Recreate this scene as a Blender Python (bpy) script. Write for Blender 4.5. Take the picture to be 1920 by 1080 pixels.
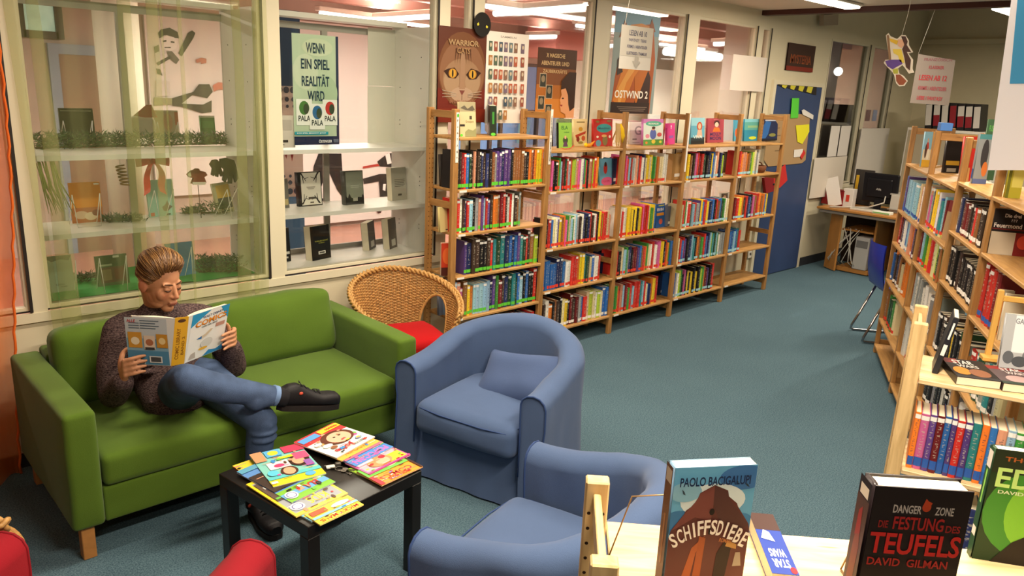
import bpy, bmesh, math, random
from mathutils import Vector, Matrix, noise
from math import sin, cos, pi, radians as RAD
random.seed(7)
for o in list(bpy.data.objects): bpy.data.objects.remove(o)
scene = bpy.context.scene
COL = scene.collection

# ------------------------------------------------------------------ camera
CAM_F, CAM_YAW, CAM_PITCH, CAM_ROLL, CAM_H = 1435.25, RAD(46.1408), RAD(14.7816), RAD(2.6728), 1.9453
_f = Vector((cos(CAM_YAW)*cos(CAM_PITCH), sin(CAM_YAW)*cos(CAM_PITCH), -sin(CAM_PITCH)))
_r = Vector((sin(CAM_YAW), -cos(CAM_YAW), 0)); _u = _r.cross(_f)
_r, _u = cos(CAM_ROLL)*_r + sin(CAM_ROLL)*_u, -sin(CAM_ROLL)*_r + cos(CAM_ROLL)*_u
cam_data = bpy.data.cameras.new('camera'); cam = bpy.data.objects.new('camera', cam_data); COL.objects.link(cam)
cam_data.sensor_width = 36.0; cam_data.lens = CAM_F/1920*36; cam_data.clip_start = .02; cam_data.clip_end = 100
_m = Matrix((_r, _u, -_f)).transposed().to_4x4(); _m.translation = (0, 0, CAM_H); cam.matrix_world = _m
scene.camera = cam

# ------------------------------------------------------------------ world, exposure
def lin(c):
    if isinstance(c, str): c = tuple(int(c[i:i+2], 16) for i in (0, 2, 4))
    return tuple(((v/255)/12.92 if v/255 <= .04045 else ((v/255+.055)/1.055)**2.4) for v in c)
world = bpy.data.worlds.new('world'); scene.world = world; world.use_nodes = True
world.node_tree.nodes['Background'].inputs[0].default_value = (.42, .60, 1.0, 1); world.node_tree.nodes['Background'].inputs[1].default_value = 1.1
vs = scene.view_settings; vs.view_transform = 'Standard'; vs.look = 'None'; vs.exposure = -0.22; vs.gamma = 1; vs.use_curve_mapping = False
LAMP_POWER = 44.0            # watts of each ceiling luminaire
WARM = (1.0, .84, .65)

# ------------------------------------------------------------------ helpers
def ray(px, py): return _f + _r*((px-960)/CAM_F) - _u*((py-540)/CAM_F)
def at(px, py, axis, val):
    d = ray(px, py); o = Vector((0, 0, CAM_H)); return o + d*((val-o[axis])/d[axis])
def proj(P):
    d = Vector(P) - Vector((0, 0, CAM_H)); z = d.dot(_f); return 960+CAM_F*d.dot(_r)/z, 540-CAM_F*d.dot(_u)/z
def XatZ(px, Y, z):
    lo, hi = -3, 14
    for _ in range(40):
        m = (lo+hi)/2
        if proj((m, Y, z))[0] < px: lo = m
        else: hi = m
    return (lo+hi)/2

MATS = {}
def mat(name, col='808080', rough=.6, bump=0, scale=200, spec=.3, metal=0, var=0, vscale=4, emit=0, sheen=0, stretch=None):
    """Principled material; var = colour variation by noise, bump = fine relief."""
    if name in MATS: return MATS[name]
    m = bpy.data.materials.new(name); m.use_nodes = True; nt = m.node_tree; b = nt.nodes['Principled BSDF']; L = nt.links
    c = lin(col) if not (isinstance(col, tuple) and max(col) <= 1) else col
    b.inputs['Base Color'].default_value = (*c, 1); b.inputs['Roughness'].default_value = rough
    b.inputs['Specular IOR Level'].default_value = spec; b.inputs['Metallic'].default_value = metal
    if sheen: b.inputs['Sheen Weight'].default_value = sheen
    m.diffuse_color = (*c, 1)
    if emit: b.inputs['Emission Color'].default_value = (*c, 1); b.inputs['Emission Strength'].default_value = emit
    tc = None
    if var or bump:
        tc = nt.nodes.new('ShaderNodeTexCoord'); src = tc.outputs['Object']
        if stretch:
            mp = nt.nodes.new('ShaderNodeMapping'); mp.inputs['Scale'].default_value = stretch; L.new(src, mp.inputs[0]); src = mp.outputs[0]
    if var:
        n = nt.nodes.new('ShaderNodeTexNoise'); n.inputs['Scale'].default_value = vscale; n.inputs['Detail'].default_value = 4; L.new(src, n.inputs['Vector'])
        r = nt.nodes.new('ShaderNodeValToRGB'); L.new(n.outputs['Fac'], r.inputs[0])
        r.color_ramp.elements[0].position = .3; r.color_ramp.elements[1].position = .7
        r.color_ramp.elements[0].color = (*[v*(1-var) for v in c], 1); r.color_ramp.elements[1].color = (*[min(1, v*(1+var)) for v in c], 1)
        L.new(r.outputs[0], b.inputs['Base Color'])
    if bump:
        n2 = nt.nodes.new('ShaderNodeTexNoise'); n2.inputs['Scale'].default_value = scale; n2.inputs['Detail'].default_value = 2; L.new(src, n2.inputs['Vector'])
        bp = nt.nodes.new('ShaderNodeBump'); bp.inputs['Strength'].default_value = bump; bp.inputs['Distance'].default_value = .004
        L.new(n2.outputs['Fac'], bp.inputs['Height']); L.new(bp.outputs[0], b.inputs['Normal'])
    MATS[name] = m; return m
def ink(hexc):
    return mat('print_'+hexc, hexc, .45, spec=.3)
def emitter(name, col, strength):
    if name in MATS: return MATS[name]
    m = bpy.data.materials.new(name); m.use_nodes = True; nt = m.node_tree; nt.nodes.clear()
    e = nt.nodes.new('ShaderNodeEmission'); e.inputs[0].default_value = (*col, 1); e.inputs[1].default_value = strength
    o = nt.nodes.new('ShaderNodeOutputMaterial'); nt.links.new(e.outputs[0], o.inputs[0]); MATS[name] = m; return m
def sheer(name, hexc, opacity, tint=.25):
    """thin see-through cloth: partly open weave, partly lit from both sides"""
    m = bpy.data.materials.new(name); m.use_nodes = True; nt = m.node_tree; nt.nodes.clear(); L = nt.links; N = nt.nodes.new
    c = (*lin(hexc), 1)
    t = N('ShaderNodeBsdfTransparent'); t.inputs[0].default_value = (*[1-tint*(1-v) for v in lin(hexc)], 1)
    d = N('ShaderNodeBsdfDiffuse'); d.inputs[0].default_value = c; tr = N('ShaderNodeBsdfTranslucent'); tr.inputs[0].default_value = c
    a = N('ShaderNodeMixShader'); a.inputs[0].default_value = .4; L.new(d.outputs[0], a.inputs[1]); L.new(tr.outputs[0], a.inputs[2])
    s = N('ShaderNodeMixShader'); s.inputs[0].default_value = opacity; L.new(t.outputs[0], s.inputs[1]); L.new(a.outputs[0], s.inputs[2])
    o = N('ShaderNodeOutputMaterial'); L.new(s.outputs[0], o.inputs[0]); MATS[name] = m; return m
def glass(name, refl=.6):
    m = bpy.data.materials.new(name); m.use_nodes = True; nt = m.node_tree; nt.nodes.clear(); L = nt.links; N = nt.nodes.new
    t = N('ShaderNodeBsdfTransparent'); t.inputs[0].default_value = (.93, .95, .94, 1)
    g = N('ShaderNodeBsdfGlossy'); g.inputs['Roughness'].default_value = .02
    f = N('ShaderNodeFresnel'); f.inputs[0].default_value = 1.45
    k = N('ShaderNodeMath'); k.operation = 'MULTIPLY'; k.inputs[1].default_value = refl; L.new(f.outputs[0], k.inputs[0])
    s = N('ShaderNodeMixShader'); L.new(k.outputs[0], s.inputs[0]); L.new(t.outputs[0], s.inputs[1]); L.new(g.outputs[0], s.inputs[2])
    o = N('ShaderNodeOutputMaterial'); L.new(s.outputs[0], o.inputs[0]); MATS[name] = m; return m

def tag(o, label=None, cat=None, group=None, kind=None):
    if label: o['label'] = label
    if cat: o['category'] = cat
    if group: o['group'] = group
    if kind: o['kind'] = kind
    return o
def thing(name, label, cat, loc=(0, 0, 0), rz=0, group=None):
    o = bpy.data.objects.new(name, None); o.empty_display_size = .05; COL.objects.link(o); o.location = loc; o.rotation_euler = (0, 0, rz)
    return tag(o, label, cat, group)

class MB:
    def __init__(s): s.v = []; s.f = []; s.mi = []; s.sm = []; s.M = None; s.uv = None; s.col = None
    def add(s, vs_, fs, m=0, smooth=False):
        k = len(s.v)
        if s.M is not None: vs_ = [s.M @ Vector(p) for p in vs_]
        s.v += [tuple(p) for p in vs_]
        for f in fs: s.f.append(tuple(i+k for i in f)); s.mi.append(m); s.sm.append(smooth)
        return s
    def box(s, c, d, m=0, R=None):
        x, y, z = d[0]/2, d[1]/2, d[2]/2; c = Vector(c)
        ps = [Vector((a*x, b*y, e*z)) for a in (-1, 1) for b in (-1, 1) for e in (-1, 1)]
        if R is not None: ps = [R @ p for p in ps]
        return s.add([c+p for p in ps], [(0, 1, 3, 2), (4, 6, 7, 5), (0, 4, 5, 1), (2, 3, 7, 6), (0, 2, 6, 4), (1, 5, 7, 3)], m)
    def b(s, x0, x1, y0, y1, z0, z1, m=0): return s.box(((x0+x1)/2, (y0+y1)/2, (z0+z1)/2), (abs(x1-x0), abs(y1-y0), abs(z1-z0)), m)
    def cbox(s, c, d, ch=.003, m=0, R=None, smooth=False):
        """box with chamfered edges"""
        hx, hy, hz = d[0]/2, d[1]/2, d[2]/2; bm = bmesh.new(); bmesh.ops.create_cube(bm, size=1)
        for v in bm.verts: v.co = Vector((v.co.x*d[0], v.co.y*d[1], v.co.z*d[2]))
        ch = min(ch, hx*.9, hy*.9, hz*.9)
        bmesh.ops.bevel(bm, geom=bm.edges[:], offset=ch, segments=1, affect='EDGES'); bm.verts.index_update()
        c = Vector(c); ps = [(c + (R @ v.co if R is not None else v.co)) for v in bm.verts]; fs = [tuple(v.index for v in f.verts) for f in bm.faces]; bm.free()
        return s.add(ps, fs, m, smooth)
    def tube(s, pts, r, n=8, m=0, closed=False, caps=True, flat=1.0, up=None):
        pts = [Vector(p) for p in pts]; N = len(pts); rs = r if isinstance(r, (list, tuple)) else [r]*N
        vs_ = []; prev = None
        for i, p in enumerate(pts):
            if closed: t = (pts[(i+1) % N]-pts[i-1])
            else: t = pts[min(i+1, N-1)]-pts[max(i-1, 0)]
            t = t.normalized() if t.length > 1e-9 else Vector((0, 0, 1))
            if prev is None:
                a = Vector(up) if up else (Vector((0, 0, 1)) if abs(t.z) < .9 else Vector((1, 0, 0)))
                nrm = (a - t*a.dot(t)).normalized()
            else:
                nrm = prev - t*prev.dot(t); nrm = nrm.normalized() if nrm.length > 1e-6 else t.orthogonal().normalized()
            prev = nrm; bn = t.cross(nrm)
            for k in range(n):
                a = 2*pi*k/n; vs_.append(p + nrm*(cos(a)*rs[i]*flat) + bn*(sin(a)*rs[i]))
        fs = []
        for i in range(N if closed else N-1):
            j = (i+1) % N
            for k in range(n): fs.append((i*n+k, i*n+(k+1) % n, j*n+(k+1) % n, j*n+k))
        if caps and not closed: fs += [tuple(range(n))[::-1], tuple(range((N-1)*n, N*n))]
        return s.add(vs_, fs, m, True)
    def grid(s, fn, nu, nv, m=0, closeu=False, closev=False, smooth=True, skip=None):
        ps = [fn(i/(nu if closeu else nu-1), j/(nv if closev else nv-1)) for i in range(nu) for j in range(nv)]; fs = []
        for i in range(nu if closeu else nu-1):
            for j in range(nv if closev else nv-1):
                i2, j2 = (i+1) % nu, (j+1) % nv
                if skip and skip((i+.5)/(nu-1), (j+.5)/(nv-1)): continue
                fs.append((i*nv+j, i2*nv+j, i2*nv+j2, i*nv+j2))
        return s.add(ps, fs, m, smooth)
    def lathe(s, prof, n=24, c=(0, 0, 0), m=0):
        c = Vector(c)
        return s.grid(lambda u, v: c + Vector((prof[int(round(v*(len(prof)-1)))][0]*cos(2*pi*u), prof[int(round(v*(len(prof)-1)))][0]*sin(2*pi*u), prof[int(round(v*(len(prof)-1)))][1])), n, len(prof), m, closeu=True)
    def prism(s, out, z0, z1, m=0, F=None, mtop=None):
        """2D outline extruded from z0 to z1; F maps (x,y,z) to a point"""
        n = len(out); F = F or (lambda x, y, z: Vector((x, y, z)))
        ps = [F(x, y, z0) for x, y in out]+[F(x, y, z1) for x, y in out]
        s.add(ps, [(i, (i+1) % n, n+(i+1) % n, n+i) for i in range(n)]+[tuple(range(n))[::-1]], m)
        return s.add(ps[n:], [tuple(range(n))], m if mtop is None else mtop)
    def ell(s, c, r, n=16, k=10, m=0, R=None):
        c = Vector(c)
        def fn(u, v):
            a, b = 2*pi*u, pi*(v-.5); p = Vector((r[0]*cos(a)*cos(b), r[1]*sin(a)*cos(b), r[2]*sin(b)))
            return c + (R @ p if R is not None else p)
        return s.grid(fn, n, k, m, closeu=True)
    def soft(s, c, d, r=.04, puff=(0, 0, 0), m=0, R=None, n=9, wob=0, seed=0, fn=None):
        """rounded, slightly puffed cushion block"""
        h = [x/2 for x in d]; r = min(r, *[x*.98 for x in h]); c = Vector(c)
        def line(H):
            i = H-r; L_ = [-H, -H+r*.25, -H+r*.6]+[-i+2*i*k/n for k in range(n+1)]+[H-r*.6, H-r*.25, H]; return L_
        A = [line(x) for x in h]; idx = {}; ps = []; fs = []
        def vert(p):
            key = tuple(round(x, 5) for x in p)
            if key in idx: return idx[key]
            p = Vector(p); q = Vector([max(-(h[i]-r), min(h[i]-r, p[i])) for i in range(3)]); e = p-q
            if e.length > 1e-9: p = q + e.normalized()*r
            a, b, g = [max(-1, min(1, p[i]/h[i])) for i in range(3)]
            p.x += puff[0]*a*(1-b*b)*(1-g*g); p.y += puff[1]*b*(1-a*a)*(1-g*g); p.z += puff[2]*g*(1-a*a)*(1-b*b)
            if wob: p += noise.noise_vector(p*6+Vector((seed*3.1, seed, 0)))*wob
            if fn: p = fn(p)
            idx[key] = len(ps); ps.append(c + (R @ p if R is not None else p)); return idx[key]
        for ax in range(3):
            u, w = (ax+1) % 3, (ax+2) % 3
            for sg in (-1, 1):
                for i in range(len(A[u])-1):
                    for j in range(len(A[w])-1):
                        q = []
                        for (di, dj) in ((0, 0), (1, 0), (1, 1), (0, 1)):
                            p = [0, 0, 0]; p[ax] = sg*h[ax]; p[u] = A[u][i+di]; p[w] = A[w][j+dj]; q.append(vert(p))
                        if sg < 0: q.reverse()
                        if len(set(q)) > 2:
                            q2 = [];  [q2.append(x) for x in q if x not in q2]; fs.append(tuple(q2))
        return s.add(ps, fs, m, True)
    def mesh(s, name, mats):
        me = bpy.data.meshes.new(name); me.from_pydata(s.v, [], s.f)
        mats = mats if isinstance(mats, (list, tuple)) else [mats]
        for x in mats: me.materials.append(x)
        me.polygons.foreach_set('material_index', s.mi); me.polygons.foreach_set('use_smooth', s.sm); me.update(); return me
    def build(s, name, mats, parent=None, loc=None, rot=None):
        me = s.mesh(name, mats); o = bpy.data.objects.new(name, me); COL.objects.link(o)
        if parent: o.parent = parent
        if loc is not None: o.location = loc
        if rot is not None: o.rotation_euler = rot
        return o
def struct(name, mb, mats, label=None, parent=None):
    o = mb.build(name, mats, parent)
    if parent is None: o['kind'] = 'structure'
    if label: o['label'] = label
    return o
def boxes(*bs):
    m = MB()
    for b_ in bs: m.b(*b_)
    return m
def fix_normals(o):
    bm = bmesh.new(); bm.from_mesh(o.data); bmesh.ops.recalc_face_normals(bm, faces=bm.faces[:]); bm.to_mesh(o.data); bm.free(); return o
def dup(root, loc=None, rz=None, label=None):
    r = root.copy(); COL.objects.link(r)
    if loc is not None: r.location = loc
    if rz is not None: r.rotation_euler = (0, 0, rz)
    if label: r['label'] = label
    for ch in list(root.children):
        c = ch.copy(); COL.objects.link(c); c.parent = r
        for g in list(ch.children):
            d = g.copy(); COL.objects.link(d); d.parent = c
    return r

_TXT = {}
def text_geo(t, bold=False):
    """outline letters as flat polygons, width and height normalised to 1"""
    if t in _TXT: return _TXT[t]
    cu = bpy.data.curves.new('t', 'FONT'); cu.body = t; cu.size = 1; cu.resolution_u = 3; cu.offset = .022
    o = bpy.data.objects.new('t', cu); COL.objects.link(o)
    me = o.to_mesh(); V = [tuple(v.co) for v in me.vertices]; F = [tuple(p.vertices) for p in me.polygons]; o.to_mesh_clear()
    bpy.data.objects.remove(o); bpy.data.curves.remove(cu)
    x0, x1 = min(v[0] for v in V), max(v[0] for v in V); y0, y1 = min(v[1] for v in V), max(v[1] for v in V)
    V = [((x-x0)/max(1e-6, x1-x0)-.5, (y-y0)/max(1e-6, y1-y0)-.5) for x, y, z in V]; _TXT[t] = (V, F); return _TXT[t]
def clampsh(sh, w, h):
    """keep printed shapes inside their sheet"""
    cx = lambda x: max(0, min(w, x)); cy = lambda y: max(0, min(h, y))
    if sh[0] == 'e': return ('p', [(cx(sh[1]+sh[3]*cos(2*pi*q/24)), cy(sh[2]+sh[4]*sin(2*pi*q/24))) for q in range(24)], sh[5])
    if sh[0] == 'p': return ('p', [(cx(x), cy(y)) for x, y in sh[1]], sh[2])
    return sh
def flat(name, shapes, O, U, V, parent=None, step=.0005, warp=None, smooth=False):
    """printed artwork on a surface: shapes in (u,v) metres from origin O along unit vectors U, V
    r x0 y0 x1 y1 col | e cx cy rx ry col | p pts col | t text cx cy w h col [angle]"""
    O, U, V = Vector(O), Vector(U).normalized(), Vector(V).normalized(); Nn = U.cross(V).normalized()
    mb = MB(); mats = []; slot = {}
    def sl(c):
        if c not in slot: slot[c] = len(mats); mats.append(ink(c) if isinstance(c, str) else c)
        return slot[c]
    for i, sh in enumerate(shapes):
        e = step*(i+1)
        def Pt(x, y, e=e):
            w = warp(x, y) if warp else 0
            return O + U*x + V*y + Nn*(e+w)
        k = sh[0]
        if k == 'r':
            x0, y0, x1, y1 = sh[1:5]; n = 6 if warp else 1
            for a in range(n):
                xa, xb = x0+(x1-x0)*a/n, x0+(x1-x0)*(a+1)/n
                mb.add([Pt(xa, y0), Pt(xb, y0), Pt(xb, y1), Pt(xa, y1)], [(0, 1, 2, 3)], sl(sh[5]), smooth)
        elif k == 'e':
            n = 20; mb.add([Pt(sh[1]+sh[3]*cos(2*pi*q/n), sh[2]+sh[4]*sin(2*pi*q/n)) for q in range(n)], [tuple(range(n))], sl(sh[5]))
        elif k == 'p': mb.add([Pt(x, y) for x, y in sh[1]], [tuple(range(len(sh[1])))], sl(sh[2]))
        elif k == 't':
            VV, FF = text_geo(sh[1]); w, h = sh[4], sh[5]; a = RAD(sh[7]) if len(sh) > 7 else 0
            mb.add([Pt(sh[2]+(x*w)*cos(a)-(y*h)*sin(a), sh[3]+(x*w)*sin(a)+(y*h)*cos(a)) for x, y in VV], FF, sl(sh[6]))
    return mb.build(name, mats, parent)
# ------------------------------------------------------------------ ceiling luminaires (the room's own lamps)
M_DIFF = emitter('lamp_diffuser', (1, .86, .66), 9.0)
M_WMET = mat('white_metal', 'E4E0D4', .45)
def luminaire(x, y, z, length, power, label, along='x', w=.17):
    t = thing('ceiling_light', label, 'ceiling light', (x, y, z), 0 if along == 'x' else pi/2, 'library ceiling lights')
    MB().cbox((0, 0, .013), (length, w, .022), .006).build('housing', M_WMET, t)
    if x > 7.3:
        for dx in (-.4, .4): MB().tube([(dx, 0, .02), (dx, 0, 3.2-z)], .004, 6).build('suspension_rod', M_WMET, t)
    MB().cbox((0, 0, -.008), (length-.04, w-.03, .02), .008).build('diffuser', M_DIFF, t)
    ld = bpy.data.lights.new('tube_glow', 'AREA'); ld.shape = 'RECTANGLE'; ld.size = length-.05; ld.size_y = w-.04; ld.energy = power; ld.color = WARM
    lo = bpy.data.objects.new('tube_glow', ld); COL.objects.link(lo); lo.parent = t; lo.location = (0, 0, -.022)
    return t
LZ = 2.745
for i, (x, y, pw, lb) in enumerate([
        (6.40, 3.16, 1.0, 'long white ceiling light nearest the dark ceiling beam above the wall bookcase'),
        (3.30, 3.16, 1.0, 'ceiling light over the middle of the wall bookcase'),
        (1.70, 2.75, 1.35, 'ceiling light over the green sofa and black table'),
        (1.45, .45, 3.0, 'ceiling light straight above the near low bookcase'),
        (4.30, 1.30, 1.0, 'ceiling light over the walkway end of the slanting bookcase'),
        (-.55, -.5, .65, 'ceiling light behind the viewpoint by the front wall'),
        (3.6, -1.0, .6, 'ceiling light over the far side of the low bookcases'),
        (8.05, 2.13, 1.5, 'ceiling light beyond the dark ceiling beam over the desk corner'),
        (9.6, 1.0, 1.6, 'ceiling light near the end wall')]):
    luminaire(x, y, LZ, 1.25, LAMP_POWER*pw, lb)

# ------------------------------------------------------------------ floor, ceilings, solid walls
def carpet_mat():
    m = bpy.data.materials.new('blue_carpet'); m.use_nodes = True; nt = m.node_tree; b = nt.nodes['Principled BSDF']; L = nt.links; N = nt.nodes.new
    tc = N('ShaderNodeTexCoord')
    n1 = N('ShaderNodeTexNoise'); n1.inputs['Scale'].default_value = 170; n1.inputs['Detail'].default_value = 2
    n2 = N('ShaderNodeTexNoise'); n2.inputs['Scale'].default_value = 1.6; n2.inputs['Detail'].default_value = 3
    n3 = N('ShaderNodeTexNoise'); n3.inputs['Scale'].default_value = 55; n3.inputs['Detail'].default_value = 2
    for n in (n1, n2, n3): L.new(tc.outputs['Object'], n.inputs['Vector'])
    r = N('ShaderNodeValToRGB'); e = r.color_ramp.elements
    e[0].position = .32; e[0].color = (*lin('385260'), 1); e[1].position = .68; e[1].color = (*lin('647E8A'), 1)
    L.new(n1.outputs['Fac'], r.inputs[0])
    mx = N('ShaderNodeMix'); mx.data_type = 'RGBA'; mx.blend_type = 'MULTIPLY'; mx.inputs[0].default_value = .55
    r2 = N('ShaderNodeValToRGB'); r2.color_ramp.elements[0].position = .3; r2.color_ramp.elements[0].color = (.72, .74, .76, 1); r2.color_ramp.elements[1].position = .7; r2.color_ramp.elements[1].color = (1.15, 1.12, 1.1, 1)
    ad = N('ShaderNodeMath'); ad.operation = 'ADD'; sc = N('ShaderNodeMath'); sc.operation = 'MULTIPLY'; sc.inputs[1].default_value = .5
    L.new(n3.outputs['Fac'], sc.inputs[0]); L.new(sc.outputs[0], ad.inputs[0])
    s2 = N('ShaderNodeMath'); s2.operation = 'MULTIPLY'; s2.inputs[1].default_value = .5; L.new(n2.outputs['Fac'], s2.inputs[0]); L.new(s2.outputs[0], ad.inputs[1])
    L.new(ad.outputs[0], r2.inputs[0]); L.new(r.outputs[0], mx.inputs[6]); L.new(r2.outputs[0], mx.inputs[7]); L.new(mx.outputs[2], b.inputs['Base Color'])
    b.inputs['Roughness'].default_value = .95; b.inputs['Specular IOR Level'].default_value = .1
    bp = N('ShaderNodeBump'); bp.inputs['Strength'].default_value = .5; bp.inputs['Distance'].default_value = .004; L.new(n1.outputs['Fac'], bp.inputs['Height']); L.new(bp.outputs[0], b.inputs['Normal'])
    MATS['blue_carpet'] = m; return m
carpet_mat()
M_CREAM = mat('cream_paint', 'CFC7AC', .55, .05, 60, var=.03, vscale=3)
M_FRAME = mat('cream_frame', 'D2CBB2', .45)
M_WALL = mat('wall_paint', 'CDC4A6', .7, .08, 90, var=.03)
M_CEIL = mat('ceiling_paint', 'CFC6B4', .8, .06, 40)
M_DARK = mat('dark_gasket', '241F1C', .6)
W = 4.14
struct('floor', boxes((-1.3, 11.5, -2.6, W+.06, -.06, 0)), MATS['blue_carpet'], 'blue grey speckled carpet floor of the library')
struct('ceiling', boxes((-1.3, 7.3, -2.6, W+.12, 2.77, 2.85)), M_CEIL, 'low cream ceiling of the library')
struct('ceiling_raised', boxes((7.3, 11.6, -2.6, W+.12, 3.2, 3.28), (7.3, 7.36, -2.6, W, 2.85, 3.2)), M_CEIL, 'higher ceiling beyond the dark beam')
struct('wall_left', boxes((-1.4, -1.3, -2.6, W+.12, 0, 2.85)), mat('wall_dim', '6E5F4C', .8), 'plain brownish side wall out of view')  # unseen walls, made dark brown to cut light bounced from the viewpoint side
struct('wall_front', boxes((-1.3, 11.6, -2.7, -2.6, 0, 3.28)), MATS['wall_dim'], 'plain brownish wall behind the viewpoint')
struct('wall_right', boxes((11.5, 11.62, -2.6, W+.12, 0, 3.28), (11.44, 11.5, -2.6, W, 2.74, 2.80)), M_WALL, 'cream end wall with a ledge behind the desk')
struct('ceiling_beam', boxes((7.20, 7.30, -2.6, W, 2.725, 2.80)), mat('dark_beam', '4A2A24', .5), 'dark brown ceiling beam')
# glass partition: posts, parapet, header
OPEN = [(-.45, .772), (.838, 1.995), (2.085, 3.205), (3.29, 3.495), (3.585, 4.725), (4.92, 5.955), (6.14, 7.15), (7.26, 7.42)]
SILL, TOP = .785, 2.62
mb = MB(); mb.b(-1.3, 7.62, W, W+.10, 0, .745); mb.b(-1.3, 7.62, W, W+.10, TOP, 2.85); mb.b(-1.3, -.45, W, W+.10, .745, TOP)
mb.b(7.42, 7.62, W, W+.10, .745, TOP); mb.b(7.62, 8.70, W, W+.10, 2.12, 3.2); mb.b(8.70, 8.78, W, W+.10, 0, 3.2); mb.b(8.78, 10.66, W, W+.10, TOP, 3.2); mb.b(8.78, 10.66, W, W+.10, 0, .93); mb.b(10.66, 11.5, W, W+.10, 0, 3.2)
mb.b(7.3, 8.7, W, W+.10, 2.85, 3.2)
struct('wall_back', mb, M_CREAM, 'cream partition wall with long glazed openings')
mb = MB(); xs = sorted(OPEN)
for (a, b_), (c, d) in zip(xs, xs[1:]): mb.b(b_, c, W-.012, W+.09, SILL-.004, TOP)
mb.b(-.45, 7.62, W-.019, W-.0005, .735, SILL-.004)
struct('trim_1', mb, M_FRAME, 'cream upright mullions and sill rail of the glass partition')
M_GLASS = glass('pane_glass', .55)
WINDOW_LABELS = ['cream framed window behind the orange curtain', 'wide display window behind the sheer green curtain', 'display window with the pale green game poster', 'narrow pane behind the tabby cat poster',
    'window pane behind the number list and magic adventure posters', 'window pane behind the horse poster', 'window pane half covered by the blank white sheet', 'slim window pane beside the blue door',
    'left office window pane beside the blue door above the desk', 'right office window pane above the monitor']
for i, (a, b_) in enumerate(OPEN+[(8.80, 9.82), (9.94, 10.62)]):
    z0 = SILL if i < 8 else .95; fr = MB(); w = .022
    fr.b(a, a+w, W+.005, W+.05, z0, TOP); fr.b(b_-w, b_, W+.005, W+.05, z0, TOP); fr.b(a+w, b_-w, W+.005, W+.05, z0, z0+w); fr.b(a+w, b_-w, W+.005, W+.05, TOP-w, TOP)
    o = struct('window_%d' % (i+1), fr, M_FRAME, WINDOW_LABELS[i])
    MB().b(a+w, b_-w, W+.022, W+.026, z0+w, TOP-w).build('pane', M_GLASS, o)
    g = MB(); g.b(b_-.010, b_+.004, W-.016, W-.0125, z0, TOP); g.b(a, b_, W+.0005, W+.004, z0-.002, z0+.006)
    g.build('gasket', M_DARK, o)
mb = MB(); mb.b(9.82, 9.94, W-.012, W+.09, .93, TOP); mb.b(8.78, 10.66, W-.012, W-.0005, .90, .95); struct('trim_2', mb, M_FRAME, 'cream mullion and sill of the office window')
mb = MB(); mb.b(-1.3, 7.55, W-.014, W-.0005, 0, .07); mb.b(8.72, 11.5, W-.014, W-.0005, 0, .10); struct('baseboard_back', mb, mat('dark_skirting', '2B2D33', .7), 'dark carpet skirting along the partition')
# blue door with white frame
fr = MB(); fr.b(7.56, 7.615, W-.03, W+.10, 0, 2.13); fr.b(8.645, 8.70, W-.03, W+.10, 0, 2.13); fr.b(7.615, 8.645, W-.03, W+.10, 2.085, 2.13)
d = struct('door_1', fr, M_FRAME, 'blue door in a cream frame beside the bookcase')
MB().cbox((8.13, W-.012, 1.045), (1.025, .04, 2.075), .004).build('door_leaf', mat('door_blue', '33466E', .45, var=.06), d)
h = MB(); h.tube([(7.70, W-.034, 1.05), (7.70, W-.085, 1.05), (7.82, W-.085, 1.05)], .011, 8); h.cbox((7.70, W-.036, 1.03), (.045, .008, .2), .003); h.build('door_handle', mat('dark_handle', '24242A', .35), d)

# ------------------------------------------------------------------ the hall behind the glass
M_PINK = mat('pink_plaster', 'CBB0A6', .75, .05, 30, var=.03)
HB = 9.05
struct('floor_hall', boxes((-4, 15, W+.06, 14, -.06, 0)), mat('terracotta_floor', 'A87A6A', .35, var=.08, vscale=3), 'reddish polished floor of the hall')
struct('ceiling_hall', boxes((-4, 15, W+.10, 14, 2.88, 2.98)), M_PINK, 'pink ceiling of the hall')
mb = MB(); mb.b(-4, 7.3, HB, HB+.1, 0, 2.88); mb.b(7.3, 9.75, HB, HB+.1, 0, .55); mb.b(7.3, 9.75, HB, HB+.1, 2.3, 2.88)
struct('wall_hall', mb, mat('hall_wall', 'A8958A', .7, var=.05), 'mauve grey rear wall of the hall')
struct('wall_hall_far', boxes((9.75, 15, HB, HB+.1, 0, 2.88)), mat('hall_beige', 'CDC3B2', .7), 'pale beige stretch of the hall rear wall')
struct('wall_hall_side', boxes((-4.1, -4, W+.1, HB, 0, 2.88), (12.6, 12.7, W+.1, HB, 0, 2.88)), mat('hall_side', 'C9BBA8', .7), 'end walls of the hall')
mb = MB()
for x in (7.3, 8.08, 8.30, 9.1, 9.7): mb.b(x, x+.05, HB+.02, HB+.08, .55, 2.3)
mb.b(7.3, 9.75, HB+.02, HB+.08, 1.52, 1.58); mb.b(7.3, 9.75, HB+.02, HB+.08, .55, .6); mb.b(7.3, 9.75, HB+.02, HB+.08, 2.25, 2.3)
o = struct('window_11', mb, mat('dark_frame', '3A3430', .5), 'dark framed hall window with evening blue light')
MB().b(7.3, 9.75, HB+.045, HB+.05, .55, 2.3).build('pane', M_GLASS, o)
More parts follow.
